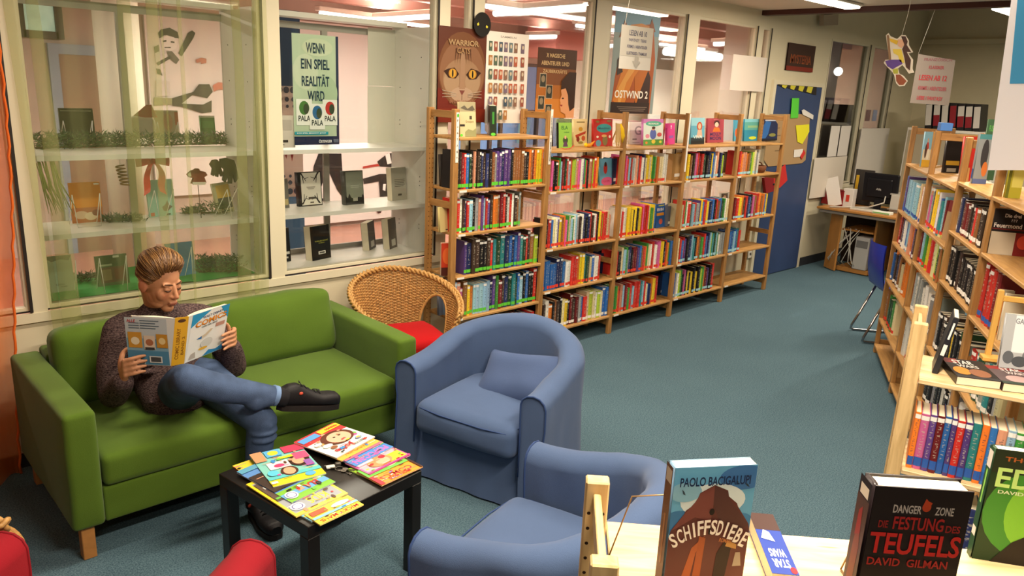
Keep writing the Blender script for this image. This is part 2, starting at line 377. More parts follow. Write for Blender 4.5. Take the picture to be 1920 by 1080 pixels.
# high window at far left
a, b_ = at(36, 0, 1, HB-.02), at(108, 62, 1, HB-.02)
mb = MB(); mb.b(a.x-.05, a.x+.02, HB-.06, HB-.005, b_.z-.06, 2.86); mb.b(b_.x-.02, b_.x+.05, HB-.06, HB-.005, b_.z-.06, 2.86); mb.b(a.x, b_.x, HB-.06, HB-.005, b_.z-.06, b_.z+.01)
o = struct('window_12', mb, mat('dark_frame'), 'small high hall window showing greenery')
MB().b(a.x, b_.x, HB-.03, HB-.025, b_.z, 2.86).build('pane', mat('leafy_pane', 'A9C9B4', .2, var=.35, vscale=6, emit=.5), o)
# round column and pink pillar
MB().lathe([(0.0, 0), (.17, 0), (.17, 2.88), (0, 2.88)], 24, (2.13, 7.0, 0)).build('hall_column', mat('column_grey', 'B7B2A2', .6), None)
tag(bpy.data.objects['hall_column'], 'round pale grey column standing in the hall behind the left display window', 'column')
a, b_ = at(1043, 60, 1, 8.0), at(1105, 90, 1, 8.0)
o = MB().cbox(((a.x+b_.x)/2, 8.3, 2.62), (b_.x-a.x, .6, .52), .01).build('ceiling_duct', mat('duct_pink', 'DB958C', .7)); o['kind'] = 'structure'; o['label'] = 'boxed-in pink pillar head under the hall ceiling'
mb = MB()
for y in (5.6, 6.7, 7.8): mb.b(-4, 12.6, y, y+.14, 2.74, 2.88)
struct('trim_3', mb, mat('beam_mauve', 'B78A7F', .7), 'mauve ribs across the hall ceiling')
# tube lamps in the hall
M_TUBE = emitter('tube_white', (1, .95, .88), 7.0)
def tube_lamp(p0, p1, label, r=.03, power=0):
    p0, p1 = Vector(p0), Vector(p1); c = (p0+p1)/2; d = (p1-p0); t = thing('tube_light', label, 'tube light', c, math.atan2(d.y, d.x), 'hall tube lights'); L_ = d.length
    MB().cbox((0, 0, .045), (L_+.08, .09, .05), .008).build('housing', M_WMET, t)
    MB().tube([(-L_/2, 0, 0), (L_/2, 0, 0)], r, 10).build('tube', M_TUBE, t)
    if power:
        ld = bpy.data.lights.new('tube_glow', 'AREA'); ld.shape = 'RECTANGLE'; ld.size = L_; ld.size_y = .08; ld.energy = power; ld.color = (1, .86, .74)
        lo = bpy.data.objects.new('tube_glow', ld); COL.objects.link(lo); lo.parent = t; lo.location = (0, 0, -.035)
        lu = bpy.data.lights.new('tube_uplight', 'AREA'); lu.shape = 'RECTANGLE'; lu.size = L_; lu.size_y = .08; lu.energy = power*1.1; lu.color = (1, .86, .74)
        lo = bpy.data.objects.new('tube_uplight', lu); COL.objects.link(lo); lo.parent = t; lo.location = (0, 0, .075); lo.rotation_euler = (pi, 0, 0)
HZ = 2.62
def hl(x0, y0, x1, y1, label, power=0, r=.03, z=HZ): tube_lamp(at(x0, y0, 2, z), at(x1, y1, 2, z), label, r, power)
hl(600, 24, 812, 51, 'thin tube light crossing the hall ceiling above the dark poster board window', 0, .02)
hl(695, 37, 818, 30, 'bright tube light nearest the display window in the hall', 40)
hl(912, 12, 1100, 37, 'thin tube light slanting down to the right above the glass partition', 0, .02)
hl(928, 25, 1108, 12, 'bright tube light above the number list poster', 40)
hl(992, 69, 1042, 68, 'short tube light left of the pink pillar head', 12)
hl(1122, 86, 1150, 85, 'short tube light left of the horse poster', 10)
hl(1340, 82, 1412, 80, 'distant tube light above the blank white sheet', 14)
a, b_ = at(1246, 102, 1, 7.6), at(1352, 102, 1, 7.6)
t = thing('hall_lamp', 'large rounded glowing lamp in the hall behind the horse poster', 'lamp', (a+b_)/2)
MB().soft((0, 0, 0), (b_.x-a.x, .14, .125), .055, n=3).build('diffuser', M_TUBE, t); MB().cbox((0, 0, .10), ((b_.x-a.x)*.8, .1, .06), .01).build('housing', M_WMET, t)
ld = bpy.data.lights.new('lamp_glow', 'AREA'); ld.size = .8; ld.energy = 30; ld.color = (1, .86, .72); lo = bpy.data.objects.new('lamp_glow', ld); COL.objects.link(lo); lo.parent = t; lo.location = (0, 0, -.09)
for x, y, pw, nm in ((.3, 6.4, 100, 'round column'), (3.6, 6.2, 170, 'dotted banner'), (7.6, 6.4, 150, 'blue evening window'), (10.6, 7.4, 150, 'far end')):
    tube_lamp((x-.6, y, 2.66), (x+.6, y, 2.66), 'hall tube light hidden above the window head over the '+nm, .02, pw)
# painted mural boards on the hall's rear wall
def wallpts(pts, Y=HB-.06): return [(lambda q: (q.x, q.z))(at(x, y, 1, Y)) for x, y in pts]
t = thing('mural_board', 'white board painted with a boy swinging a bat, behind the left display window', 'mural', (0, HB-.035, 0))
MB().b(3.02, 4.46, -.02, .02, .55, 2.5).build('board', mat('mural_white', 'D8CFCB', .6), t)
def mural(shapes, name='painting', par=t):
    o = flat(name, [('p', wallpts(s), c) for s, c in shapes], (0, HB-.06, 0), (1, 0, 0), (0, 0, 1), None, .001); o.parent = par; o.matrix_parent_inverse = Matrix.Translation(-Vector(par.location))
mural([([(296, 62), (302, 55), (318, 52), (333, 60), (336, 72), (322, 70), (308, 66), (299, 72)], '2E2A26'), ([(300, 72), (312, 66), (326, 70), (333, 78), (330, 92), (318, 96), (304, 90)], 'E6DED8'), ([(305, 76), (312, 75), (312, 78), (305, 79)], '2E2A26'), ([(320, 77), (327, 78), (327, 81), (320, 80)], '2E2A26'), ([(308, 88), (320, 88), (320, 90), (309, 90)], '4A3A36'),
       ([(334, 100), (352, 62), (360, 57), (366, 62), (362, 72), (340, 106)], '2E2A26'), ([(312, 96), (322, 96), (336, 112), (330, 120), (318, 110)], '5A524C'), ([(288, 88), (297, 84), (298, 96), (290, 100)], '3A342F'), ([(290, 100), (312, 100), (316, 118), (292, 120)], 'CFC6C2'), ([(292, 118), (318, 104), (322, 108), (296, 123)], '3A342F'), ([(292, 128), (300, 130), (304, 142), (294, 138)], '3A342F'),
       ([(292, 150), (318, 152), (318, 180), (292, 180)], 'C9C1BC'), ([(288, 182), (322, 184), (322, 196), (288, 198)], '8A8A66'), ([(322, 184), (362, 172), (372, 158), (392, 158), (398, 172), (388, 184), (360, 178), (340, 194), (380, 196), (396, 188), (396, 210), (378, 212), (340, 200), (322, 198)], '332E2A'),
       ([(366, 112), (376, 108), (386, 110), (386, 118), (376, 120), (376, 116), (368, 118)], 'B06A5A'), ([(398, 160), (408, 154), (422, 156), (420, 168), (408, 168), (400, 172)], 'B4705E')])
t2 = thing('mural_board', 'white board painted with two black figures, behind the right display window', 'mural', (0, HB-.035, 0))
MB().b(4.50, 7.0, -.02, .02, .06, 2.6).build('board', mat('mural_white'), t2)
mural([([(597, 288), (640, 288), (642, 320), (648, 348), (652, 368), (646, 376), (632, 356), (620, 330), (613, 314), (604, 346), (596, 370), (588, 372), (584, 350), (588, 312)], '221E1D'), ([(604, 372), (615, 372), (615, 377), (604, 377)], '221E1D'),
       ([(707, 303), (726, 288), (746, 285), (748, 306), (736, 314), (712, 312)], '221E1D'), ([(722, 290), (730, 287), (734, 306), (726, 308)], 'E8E0DC'), ([(680, 312), (708, 307), (712, 311), (680, 316)], 'A03028'), ([(680, 335), (712, 326), (728, 326), (728, 368), (712, 369), (710, 340), (682, 345)], '221E1D'), ([(718, 345), (723, 345), (722, 358), (717, 356)], 'E8E0DC'), ([(705, 395), (715, 394), (714, 399), (708, 400)], '3A2020')], par=t2)
# dotted banner nearer to the glass
t3 = thing('dotted_banner', 'tall blue banner fading to white through rows of round dots in the hall', 'banner', (0, 6.0, 0))
MB().b(2.82, 3.22, -.015, .015, .02, 2.45).build('banner_cloth', mat('banner_white', 'C9BDB6', .7), t3)
sh = [('r', 2.82, 1.86, 3.22, 2.45, '24405C'), ('r', 2.82, .02, 3.22, .95, '33628C')]
for k, (z, r) in enumerate(((1.83, .026), (1.755, .019), (1.70, .013))):
    for q in range(7): sh.append(('e', 2.85+q*.058, z, r, r, '3C4450'))
for k, (z, r) in enumerate(((1.0, .026), (1.075, .019), (1.13, .013))):
    for q in range(7): sh.append(('e', 2.85+q*.058, z, r, r, '3C4A5E'))
sh += [('p', [(2.93, 1.38), (3.12, 1.38), (3.12, 1.33), (3.10, 1.25), (3.085, 1.33), (3.06, 1.33), (3.05, 1.27), (3.03, 1.33), (3.0, 1.26), (2.985, 1.33), (2.96, 1.28), (2.95, 1.33)], '7A2A26')]
o = flat('banner_print', sh, (0, -.0155, 0), (1, 0, 0), (0, 0, 1), t3, .0008)

# framed blue-grey door on the hall wall, seen at the left of the display
a, b_ = at(88, 90, 1, HB-.02), at(212, 90, 1, HB-.02)
fr = MB(); fr.b(a.x, a.x+.09, HB-.05, HB-.002, 0, 2.15); fr.b(b_.x-.09, b_.x, HB-.05, HB-.002, 0, 2.15); fr.b(a.x+.09, b_.x-.09, HB-.05, HB-.002, 2.05, 2.15)
o = struct('door_2', fr, mat('blue_grey_frame', '7E8A98', .5), 'blue grey framed brown door on the hall rear wall')
MB().b(a.x+.09, b_.x-.09, HB-.04, HB-.003, 0, 2.05).build('door_leaf', mat('brown_leaf', '7A6250', .5), o)
a, b_ = at(1226, 110, 1, 8.6), at(1276, 210, 1, 8.6)
o = MB().cbox(((a.x+b_.x)/2, 8.6, 1.2), (b_.x-a.x, .05, 2.3), .004).build('room_divider', mat('panel_white', 'D2CFC4', .5)); tag(o, 'tall pale screen standing in the hall behind the horse poster', 'screen')
# ------------------------------------------------------------------ display cabinets behind the glass
M_SHELFW = mat('white_laminate', 'E6E3DA', .35)
DZ = (.797, 1.135, 1.520)       # shelf tops
def cabinet(x0, x1, label):
    t = thing('display_cabinet', label, 'cabinet', ((x0+x1)/2, 4.4, 0)); c = (x0+x1)/2; w = x1-x0
    def part(n, *b_): return MB().b(b_[0]-c, b_[1]-c, b_[2]-4.4, b_[3]-4.4, b_[4], b_[5]).build(n, M_SHELFW, t)
    part('bottom_board', x0, x1, 4.20, 4.62, .775, .797)
    part('shelf', x0+.02, x1-.02, 4.215, 4.59, 1.110, 1.135); part('shelf', x0+.02, x1-.02, 4.215, 4.59, 1.495, 1.520)
    part('side_panel', x0, x0+.02, 4.20, 4.62, .797, 2.289); part('side_panel', x1-.02, x1, 4.20, 4.62, .797, 2.29)
    part('top_board', x0, x1, 4.47, 4.62, 2.29, 2.32)
    f = MB(); f.b(x0+.02-c, x1-.02-c, .195, .215, .80, .83); f.b(x0+.02-c, x1-.02-c, .195, .215, 2.23, 2.27); f.b(-.02, .02, .195, .215, .83, 2.23); f.build('back_frame', mat('grey_alu', '9A968C', .4), t)
    MB().b(x0+.02-c, x1-.02-c, .203, .207, .83, 2.23).build('back_pane', M_GLASS, t)
    h = MB()
    for z in (1.25, 1.28, 1.31, .95, .98, 1.65, 1.68, 1.9, 2.1):
        for y in (-.12, .12): h.tube([(x1-.0205-c, y, z), (x1-.0215-c, y, z)], .004, 6)
    h.build('pin_holes', M_DARK, t); return t
cabinet(.842, 1.992, 'white display cabinet with Christmas decorations behind the green curtain')
cabinet(2.088, 3.202, 'white display cabinet with dark books right of the green curtain')

# ------------------------------------------------------------------ books that show their covers
M_PAGES = mat('book_pages', 'E6DCC2', .8, .15, 400, stretch=(1, 1, 1))
def dbook(label, base, w, h, t, yaw, cover, shapes=(), lean=0, spine='L', name='book', group=None, spine_shapes=(), back=None, hard=False, rough=.4):
    """book standing on its bottom edge: front cover faces local -y; base = front-left bottom corner of the cover"""
    o = thing(name, label, 'book', base, yaw, group); cm = mat('cover_'+cover, cover, rough, spec=.4); R = Matrix.Rotation(-lean, 4, 'X'); b = .003 if hard else .0012
    m = MB(); m.M = R; sx = 0 if spine == 'L' else w
    m.b(0, w, 0, b, 0, h); m.b(0, w, t-b, t, 0, h)
    if spine == 'L': m.tube([(0.002, t/2, 0.0005), (0.002, t/2, h-.0005)], t/2-.0003, 12, flat=.25, up=(1, 0, 0))
    else: m.tube([(w-.002, t/2, 0.0005), (w-.002, t/2, h-.0005)], t/2-.0003, 12, flat=.25, up=(1, 0, 0))
    m.build('cover', cm, o)
    e = .004 if hard else .0008; p = MB(); p.M = R
    if spine == 'L': p.b(.003, w-e, b+.0002, t-b-.0002, e, h-e)
    else: p.b(e, w-.003, b+.0002, t-b-.0002, e, h-e)
    p.build('page_block', M_PAGES, o)
    def sc(S, W_, H_):
        out = []
        for s in S:
            if s[0] == 'r': out.append(('r', s[1]*W_, s[2]*H_, s[3]*W_, s[4]*H_, s[5]))
            elif s[0] == 'e': out.append(('e', s[1]*W_, s[2]*H_, s[3]*W_, s[4]*H_, s[5]))
            elif s[0] == 'p': out.append(('p', [(x*W_, y*H_) for x, y in s[1]], s[2]))
            elif s[0] == 't': out.append(('t', s[1], s[2]*W_, s[3]*H_, s[4]*W_, s[5]*H_, s[6])+tuple(s[7:]))
        return [clampsh(q, W_, H_) for q in out]
    if shapes and not (shapes[0][0] == 'r' and shapes[0][1:5] == (0, 0, 1, 1)): shapes = [('r', 0, 0, 1, 1, cover)]+list(shapes)
    if shapes: flat('cover_print', sc(shapes, w, h), R @ Vector((0, -.0001, 0)), (1, 0, 0), R @ Vector((0, 0, 1)), o, .00012)
    if spine_shapes and spine_shapes[0][1:5] != (0, 0, 1, 1): spine_shapes = [('r', 0, 0, 1, 1, cover)]+list(spine_shapes)
    if spine_shapes: flat('spine_print', sc(spine_shapes, t, h), R @ Vector((-t*.135, t, 0)), (0, -1, 0), R @ Vector((0, 0, 1)), o, .00012)
    return o
def pbook(px0, px1, pyt, pyb, z, label, cover, shapes=(), t=.02, yaw=0, lean=RAD(5), spine='L', pyl=None, **k):
    """as dbook, sized from where its front cover's bottom corners and top stand in the photograph, on a shelf at height z"""
    A = at(px0, pyb if pyl is None else pyl, 2, z) if 'A' not in k else k.pop('A'); lo, hi = .02, .6
    for _ in range(30):
        m = (lo+hi)/2
        if proj((A.x+m*cos(yaw), A.y+m*sin(yaw), z))[0] < px1: lo = m
        else: hi = m
    w = lo; lo, hi = .05, .6
    for _ in range(30):
        m = (lo+hi)/2
        if proj((A.x+.5*w*cos(yaw), A.y+.5*w*sin(yaw)+m*sin(lean), z+m*cos(lean)))[1] > pyt: lo = m
        else: hi = m
    return dbook(label, (A.x, A.y, z+.0005+t*sin(abs(lean))*0), w, lo, t, yaw, cover, shapes, lean, spine, **k)
def wire_stand(label, base, w, h, yaw, name='book_stand', d=.08):
    o = thing(name, label, 'stand', base, yaw, 'wire book stands'); m = MB(); r = .0022
    m.tube([(-w/2, -.02, h), (-w/2+.01, -.035, 0.003), (w/2-.01, -.035, .003), (w/2, -.02, h)], r, 6)
    m.tube([(-w/2, -.02, h), (-w/2, d, .003), (w/2, d, .003), (w/2, -.02, h)], r, 6); m.build('wire', mat('white_wire', 'E8E6DC', .4), o); return o
# right display window
z1, z0 = DZ[1], DZ[0]
tree = [('r', .12, .03, .97, .97, 'DAD6C8')]
for s in (-1, 1):
    for y0 in (.97, .06):
        x = .5+s*.38; dy = -1 if y0 > .5 else 1
        tree += [('p', [(x-.04, y0), (x+.05, y0), (x-s*.20, y0+dy*.24), (x-s*.23, y0+dy*.24)], '2A2723'), ('p', [(x-s*.1, y0+dy*.10), (x-s*.06, y0+dy*.10), (x-s*.10, y0+dy*.30), (x-s*.12, y0+dy*.30)], '2A2723'), ('p', [(x-s*.16, y0+dy*.16), (x-s*.14, y0+dy*.19), (x-s*.34, y0+dy*.13), (x-s*.34, y0+dy*.12)], '2A2723')]
tree += [('r', .33, .55, .72, .565, '9A948A'), ('r', .36, .52, .70, .535, '9A948A'), ('r', .4, .49, .66, .505, '9A948A'), ('r', .40, .20, .72, .26, '4A463E'), ('r', .46, .08, .62, .12, '4A463E')]
pbook(562, 605, 322, 388, z1, 'black book with bare trees printed on a cream cover, middle shelf of display cabinet', '1E1B19', tree, .035, RAD(4), spine='L')
pbook(527, 543, 335, 391, z1, 'brownish faded book half hidden by the window post, middle shelf', '6E6A62', [('r', .1, .1, .9, .3, 'B0A070')], .03, RAD(4))
pbook(649, 683, 320, 385, z1, 'grey green dark book with skyline at the bottom, centre of the middle shelf', '4A4A42', [('r', .06, .2, .98, .97, '7E8272'), ('p', [(0, .02), (1, .02), (1, .24), (.92, .3), (.88, .2), (.7, .22), (.5, .14), (.3, .22), (.2, .34), (.12, .2), (0, .28)], '26241F'), ('r', .4, .1, .65, .2, '9A9A8A'), ('r', .3, .55, .75, .57, 'A2A696'), ('r', .3, .5, .75, .52, 'A2A696')], .05, RAD(2))
pbook(736, 763, 314, 377, z1, 'pale grey book with printed text, right end of the middle shelf', 'A9A596', [('r', .2, .62, .9, .64, '6A645A'), ('r', .2, .57, .9, .59, '6A645A'), ('r', .2, .52, .85, .54, '6A645A'), ('r', .2, .47, .9, .49, '6A645A'), ('r', .2, .42, .8, .44, '6A645A'), ('r', .4, .14, .65, .2, '4A463E')], .05, RAD(8), spine='R')
pbook(586, 621, 423, 490, z0, 'thick black book with yellow print and its page edges facing left', '171513', [('t', 'THRILLER NACHT', .55, .55, .7, .04, 'B0B040'), ('t', 'ROMAN', .55, .49, .3, .025, 'B0B040'), ('r', .35, .16, .72, .25, 'E4E2DA'), ('r', .4, .18, .68, .23, '5A5A56')], .06, RAD(14), spine='R')
pbook(530, 546, 428, 492, z0, 'black book cut off by the window post on the bottom shelf', '1A1917', [('r', .2, .22, .9, .30, 'D8D6CE'), ('r', .2, .1, .7, .15, 'D8D6CE')], .03, RAD(6))
pbook(693, 705, 415, 470, z0, 'dark grey book turned edge on, left of a pair on the bottom shelf', '5A524C', [('r', .3, .08, .8, .3, 'C9C6BA')], .05, RAD(38), spine='R')
pbook(731, 745, 409, 468, z0, 'dark grey book turned edge on, right of a pair on the bottom shelf', '625A52', [('r', .3, .08, .8, .3, 'C9C6BA')], .05, RAD(30), spine='R')
# left display window, books on wire stands
pbook(116, 180, 203, 262, DZ[2], 'dark green book on a stand among greenery on the top display shelf', '2F4038', [('r', .05, .9, .95, .93, '9AA89A')], .015)
pbook(293, 338, 207, 262, DZ[2], 'white and red book on a stand beside the white bearded figure', 'C9B8A0', [('r', .85, .5, 1, .95, 'C0483A'), ('e', .55, .6, .2, .3, 'D8A888'), ('r', 0, .97, 1, 1, 'F0EADA')], .015)
pbook(379, 406, 217, 268, DZ[2], 'green book on the top display shelf next to the leafy greenery', '2F8A3A', [('r', 0, .93, 1, 1, 'E8E4D0'), ('r', .1, .55, .9, .8, '3FA04A')], .015)
pbook(137, 195, 342, 420, DZ[1], 'orange yellow picture book on a wire stand on the middle display shelf', 'D8882A', [('r', 0, 0, 1, .38, 'B4683A'), ('e', .3, .2, .22, .1, 'D8B89A'), ('e', .6, .16, .2, .1, 'E0C8A8'), ('e', .8, .24, .15, .08, '8A4A2A'), ('r', .8, .93, .97, .97, 'F0EADA')], .012)
pbook(281, 330, 337, 408, DZ[1], 'pale teal picture book on a wire stand below the red bow', '9AC8B8', [('p', [(.5, .25), (.62, .3), (.72, .42), (.78, .3), (.9, .24), (.7, .12), (.55, .14)], '6A5A50'), ('r', .05, .02, .2, .12, 'C87A5A'), ('r', .62, .02, .8, .06, '3A3A38')], .012, RAD(10))
pbook(410, 440, 342, 402, DZ[1], 'small leaning book with a yellow top picture on the middle display shelf', 'B8B090', [('r', .15, .5, .95, .92, 'D0A850'), ('r', .15, .15, .95, .5, '4A4A48')], .014, RAD(28), RAD(12))
pbook(88, 142, 480, 552, DZ[0], 'pale grey green book leaning on a stand on the green cloth', '8FA390', [('p', [(0, 1), (1, 1), (.9, .85), (.6, .9), (.3, .84)], '3A4A40'), ('t', 'KINO', .5, .22, .3, .05, '5A6A5A'), ('r', .5, .15, .75, .17, '5A6A5A')], .02, RAD(-4), RAD(10))
pbook(186, 244, 478, 540, DZ[0], 'dark green picture book with a framed scene on the bottom display shelf', '3F5A38', [('r', .1, .12, .9, .62, '5A4030'), ('r', .14, .2, .45, .55, '7A6A48'), ('r', .55, .2, .86, .55, '6A3A2A'), ('r', .1, .66, .5, .72, 'A8B090'), ('r', .55, .9, .75, .97, 'D8E0D0')], .02, RAD(2), RAD(8))
pbook(318, 368, 455, 522, DZ[0], 'bright blue book on a wire stand behind the reading boy', '2A7CB0', [('r', .05, .4, .35, .45, 'A8C8C8'), ('r', .05, .15, .3, .2, 'A8C8C8')], .014, RAD(4), RAD(8))
for (px, py, z, w, h, yaw, lb) in ((165, 424, DZ[1], .13, .17, 0, 'white wire stand holding the orange picture book'), (308, 412, DZ[1], .11, .17, 10, 'white wire stand holding the pale teal book'), (433, 408, DZ[1], .09, .17, 28, 'white wire stand holding the small leaning book'), (340, 526, DZ[0], .12, .19, 4, 'white wire stand holding the bright blue book'), (120, 557, DZ[0], .13, .19, -4, 'white wire stand holding the pale grey green book'), (215, 546, DZ[0], .13, .19, 0, 'white wire stand holding the dark green picture book'), (148, 266, DZ[2], .15, .12, 0, 'white wire stand on the top display shelf, left'), (315, 266, DZ[2], .12, .12, 0, 'white wire stand on the top display shelf, beside the bearded figure')):
    wire_stand(lb, at(px, py, 2, z), w, h, RAD(yaw))
# greenery
def twigs(name, label, p0, p1, n, spread, h, cols, needle=.035, cat='garland', seed=1):
    rnd = random.Random(seed); p0, p1 = Vector(p0), Vector(p1); o = thing(name, label, cat, (p0+p1)/2); c = (p0+p1)/2; m = MB()
    for i in range(n):
        q = p0.lerp(p1, rnd.random())+Vector((rnd.uniform(-spread, spread), rnd.uniform(-spread, spread), rnd.random()*h)) - c
        d = Vector((rnd.uniform(-1, 1), rnd.uniform(-1, 1), rnd.uniform(.05, .9))).normalized(); e = d.orthogonal().normalized()*needle*.12; L_ = needle*rnd.uniform(.6, 1.3)
        k = rnd.randrange(len(cols)); m.add([q-e, q+d*L_*.5-e*.8, q+d*L_, q+d*L_*.5+e*.8], [(0, 1, 2, 3)], k)
    m.build('needles', [mat('fir_'+x, x, .7) for x in cols], o)
    b = MB(); b.tube([p0.lerp(p1, k/8)-c+Vector((0, rnd.uniform(-.01, .01), .008)) for k in range(9)], .006, 6); b.build('stem', mat('twig', '4A3A28', .8), o); return o
GC = ['1F3320', '2C4A2A', '3A5A34']
zt = DZ[2]
a, b_ = at(66, 280, 2, zt), at(470, 270, 2, zt)
twigs('fir_garland', 'dark green fir garland along the left half of the top display shelf', a, a.lerp(b_, .48), 1500, .05, .07, GC, .04, seed=2)
twigs('fir_garland', 'dark green fir garland along the right half of the top display shelf', a.lerp(b_, .5), b_, 1300, .05, .06, GC, .04, seed=3)
def px_tw(x0, x1, py, z, n, h, lb, seed, cols=GC, name='fir_twig'): return twigs(name, lb, at(x0, py, 2, z), at(x1, py-2, 2, z), n, .03, h, cols, .035, 'twig', seed)
px_tw(200, 262, 417, DZ[1], 350, .03, 'fir twig beside the orange picture book', 4); px_tw(345, 372, 402, DZ[1], 200, .03, 'fir twig beneath the red mitten figure', 5); px_tw(378, 425, 402, DZ[1], 260, .06, 'fir twig in front of the small leaning book', 6)
px_tw(372, 450, 512, DZ[0], 900, .10, 'leafy green arrangement at the right of the bottom display shelf', 7, GC+['5A6A50']); px_tw(148, 168, 532, DZ[0], 120, .05, 'small fir sprig between the bottom shelf books', 8)
# long grass blades down the left edge of the display
m = MB(); rnd = random.Random(4); a = at(70, 285, 1, 4.23)
for k in range(14):
    x = a.x+rnd.uniform(-.01, .07); z0_, z1_ = 1.22+rnd.random()*.05, 1.47+rnd.random()*.05; dx = rnd.uniform(.02, .1)
    m.tube([(x, 4.24, z1_), (x+dx*.3, 4.245, (z0_+z1_)/2), (x+dx, 4.26, z0_)], [.003, .004, .001], 4)
tag(m.build('grass_bundle', mat('dry_green', '8A9450', .7)), 'pale green grass blades hanging at the left edge of the display', 'grass')
# bearded figure, bow, mitten figure, gloves, spring ornament, felt cloth, ribbon roll
q = at(268, 264, 2, zt); t = thing('bearded_figure', 'white bearded felt head with a red cap on the top display shelf', 'decoration', q)
MB().soft((0, 0, .085), (.15, .07, .13), .05, n=5, wob=.008).build('beard', mat('white_felt', 'DCDACB', .9, .5, 120), t)
m = MB(); m.grid(lambda u, v: Vector((.02+(-.075+.15*u)*(1-v*.8)+v*.03, -.02*sin(pi*u)*(1-v), .14+v*.075)), 12, 8); m.grid(lambda u, v: Vector((.02+(-.075+.15*u)*(1-v*.8)+v*.03, .03*sin(pi*u)*(1-v), .14+v*.075)), 12, 8); m.build('cap', mat('red_felt', 'B83A2E', .8), t)
q = at(286, 302, 1, 4.36); t = thing('red_bow', 'red satin bow with two long tails hanging in the display window', 'bow', q); M_BOW = mat('red_satin', 'D8302E', .35, .2, 60)
for s in (-1, 1):
    MB().grid(lambda u, v: Vector((s*(.01+.075*u), -.02*sin(pi*u)+.012*cos(2*pi*v), (.012+.028*u)*sin(2*pi*v)+.01*u)), 10, 12, closev=True).build('loop', M_BOW, t)
    MB().grid(lambda u, v: Vector((s*(.01+.045*u+.012*sin(5*u))+(v-.5)*.035, -.01-.01*sin(6*u), -.005-.17*u-(v-.5)*.02*s)), 14, 4).build('tail', M_BOW, t)
MB().soft((0, -.008, 0), (.03, .03, .03), .012, n=2).build('knot', M_BOW, t)
def tab(name, label, pts, Y, col, cat, th=.008, extra=()):
    W3 = [at(x, y, 1, Y) for x, y in pts]; c = sum(W3, Vector())/len(W3); t = thing(name, label, cat, c)
    m = MB(); m.prism([(p.x-c.x, p.z-c.z) for p in W3], -th/2, th/2, 0, lambda x, y, z: Vector((x, -z, y))); o = m.build('felt', mat('felt_'+col, col, .9, .4, 150), t); fix_normals(o)
    for pts2, col2 in extra:
        w2 = [at(x, y, 1, Y) for x, y in pts2]; m = MB(); m.prism([(p.x-c.x, p.z-c.z) for p in w2], th/2, th/2+.006, 0, lambda x, y, z: Vector((x, -z, y))); fix_normals(m.build('trim', mat('felt_'+col2, col2, .9, .4, 150), t))
    return t
t = tab('mitten_figure', 'dark red felt mitten figure on a stick above the fir twigs', [(350, 327), (358, 320), (364, 318), (366, 316), (372, 316), (374, 320), (384, 322), (388, 328), (382, 332), (386, 342), (372, 346), (358, 344), (362, 334), (354, 332)], 4.35, '7A2A22', 'decoration', .02, [([(359, 341), (384, 341), (383, 346), (360, 346)], 'D8D0C0'), ([(350, 326), (355, 323), (357, 330), (352, 331)], 'D8D0C0')])
a = at(371, 346, 1, 4.352); b_ = at(377, 402, 1, 4.352); m = MB(); m.tube([a-Vector(t.location), Vector((b_.x, b_.y, DZ[1]))-Vector(t.location)], .002, 5); m.build('stick', mat('twig'), t)
tab('glove', 'left dark brown knitted glove hanging in the display window', [(393, 308), (398, 300), (406, 299), (412, 305), (414, 316), (418, 326), (414, 331), (410, 322), (408, 332), (404, 331), (404, 321), (400, 330), (396, 328), (398, 316)], 4.38, '3A2A22', 'glove', .02)
tab('glove', 'right dark grey knitted glove hanging in the display window', [(412, 298), (424, 296), (438, 300), (442, 312), (446, 334), (440, 342), (436, 326), (434, 344), (428, 344), (428, 326), (422, 342), (417, 338), (420, 318), (412, 310)], 4.385, '33302C', 'glove', .02)
q = at(235, 347, 1, 4.36); t = thing('spring_ornament', 'small brown spiral ornament hanging above the fir twig', 'decoration', q)
MB().tube([Vector((-.02+.02*k/60+.022*cos(k*.62), .012*sin(k*.62), .105*(1-k/60))) for k in range(61)], .004, 6).build('spiral', mat('spring_brown', '7A5A34', .6), t)
MB().tube([(-.018, 0, .105), (-.018, 0, .155)], .0008, 4).build('thread', M_WMET, t)
a, b_ = at(90, 566, 2, DZ[0]), at(498, 510, 2, DZ[0])
m = MB(); m.grid(lambda u, v: Vector((.875+1.08*u, 4.225+.33*v, DZ[0]+.004+.012*max(0, noise.noise(Vector((u*9, v*4, 1))))+(.05*max(0, v-.8)/.2*(.6+.4*sin(u*17))))), 60, 16); tag(m.build('felt_cloth', mat('green_felt', '2F9A4A', .85, .3, 90)), 'bright green cloth spread over the bottom of the display cabinet', 'cloth')
q = at(491, 510, 2, DZ[0]); t = thing('ribbon_roll', 'small green ribbon roll at the right end of the bottom display shelf', 'ribbon', (q.x, q.y, DZ[0]+.035), RAD(25)); MB().grid(lambda u, v: Vector((-.03+.06*v, (.022)*cos(2*pi*u), .022*sin(2*pi*u))), 16, 3, closeu=True).build('roll', mat('ribbon_green', '1F8A3A', .4), t); MB().grid(lambda u, v: Vector((-.031+.062*v, .012*cos(2*pi*u), .012*sin(2*pi*u))), 12, 3, closeu=True).build('core', M_WMET, t)

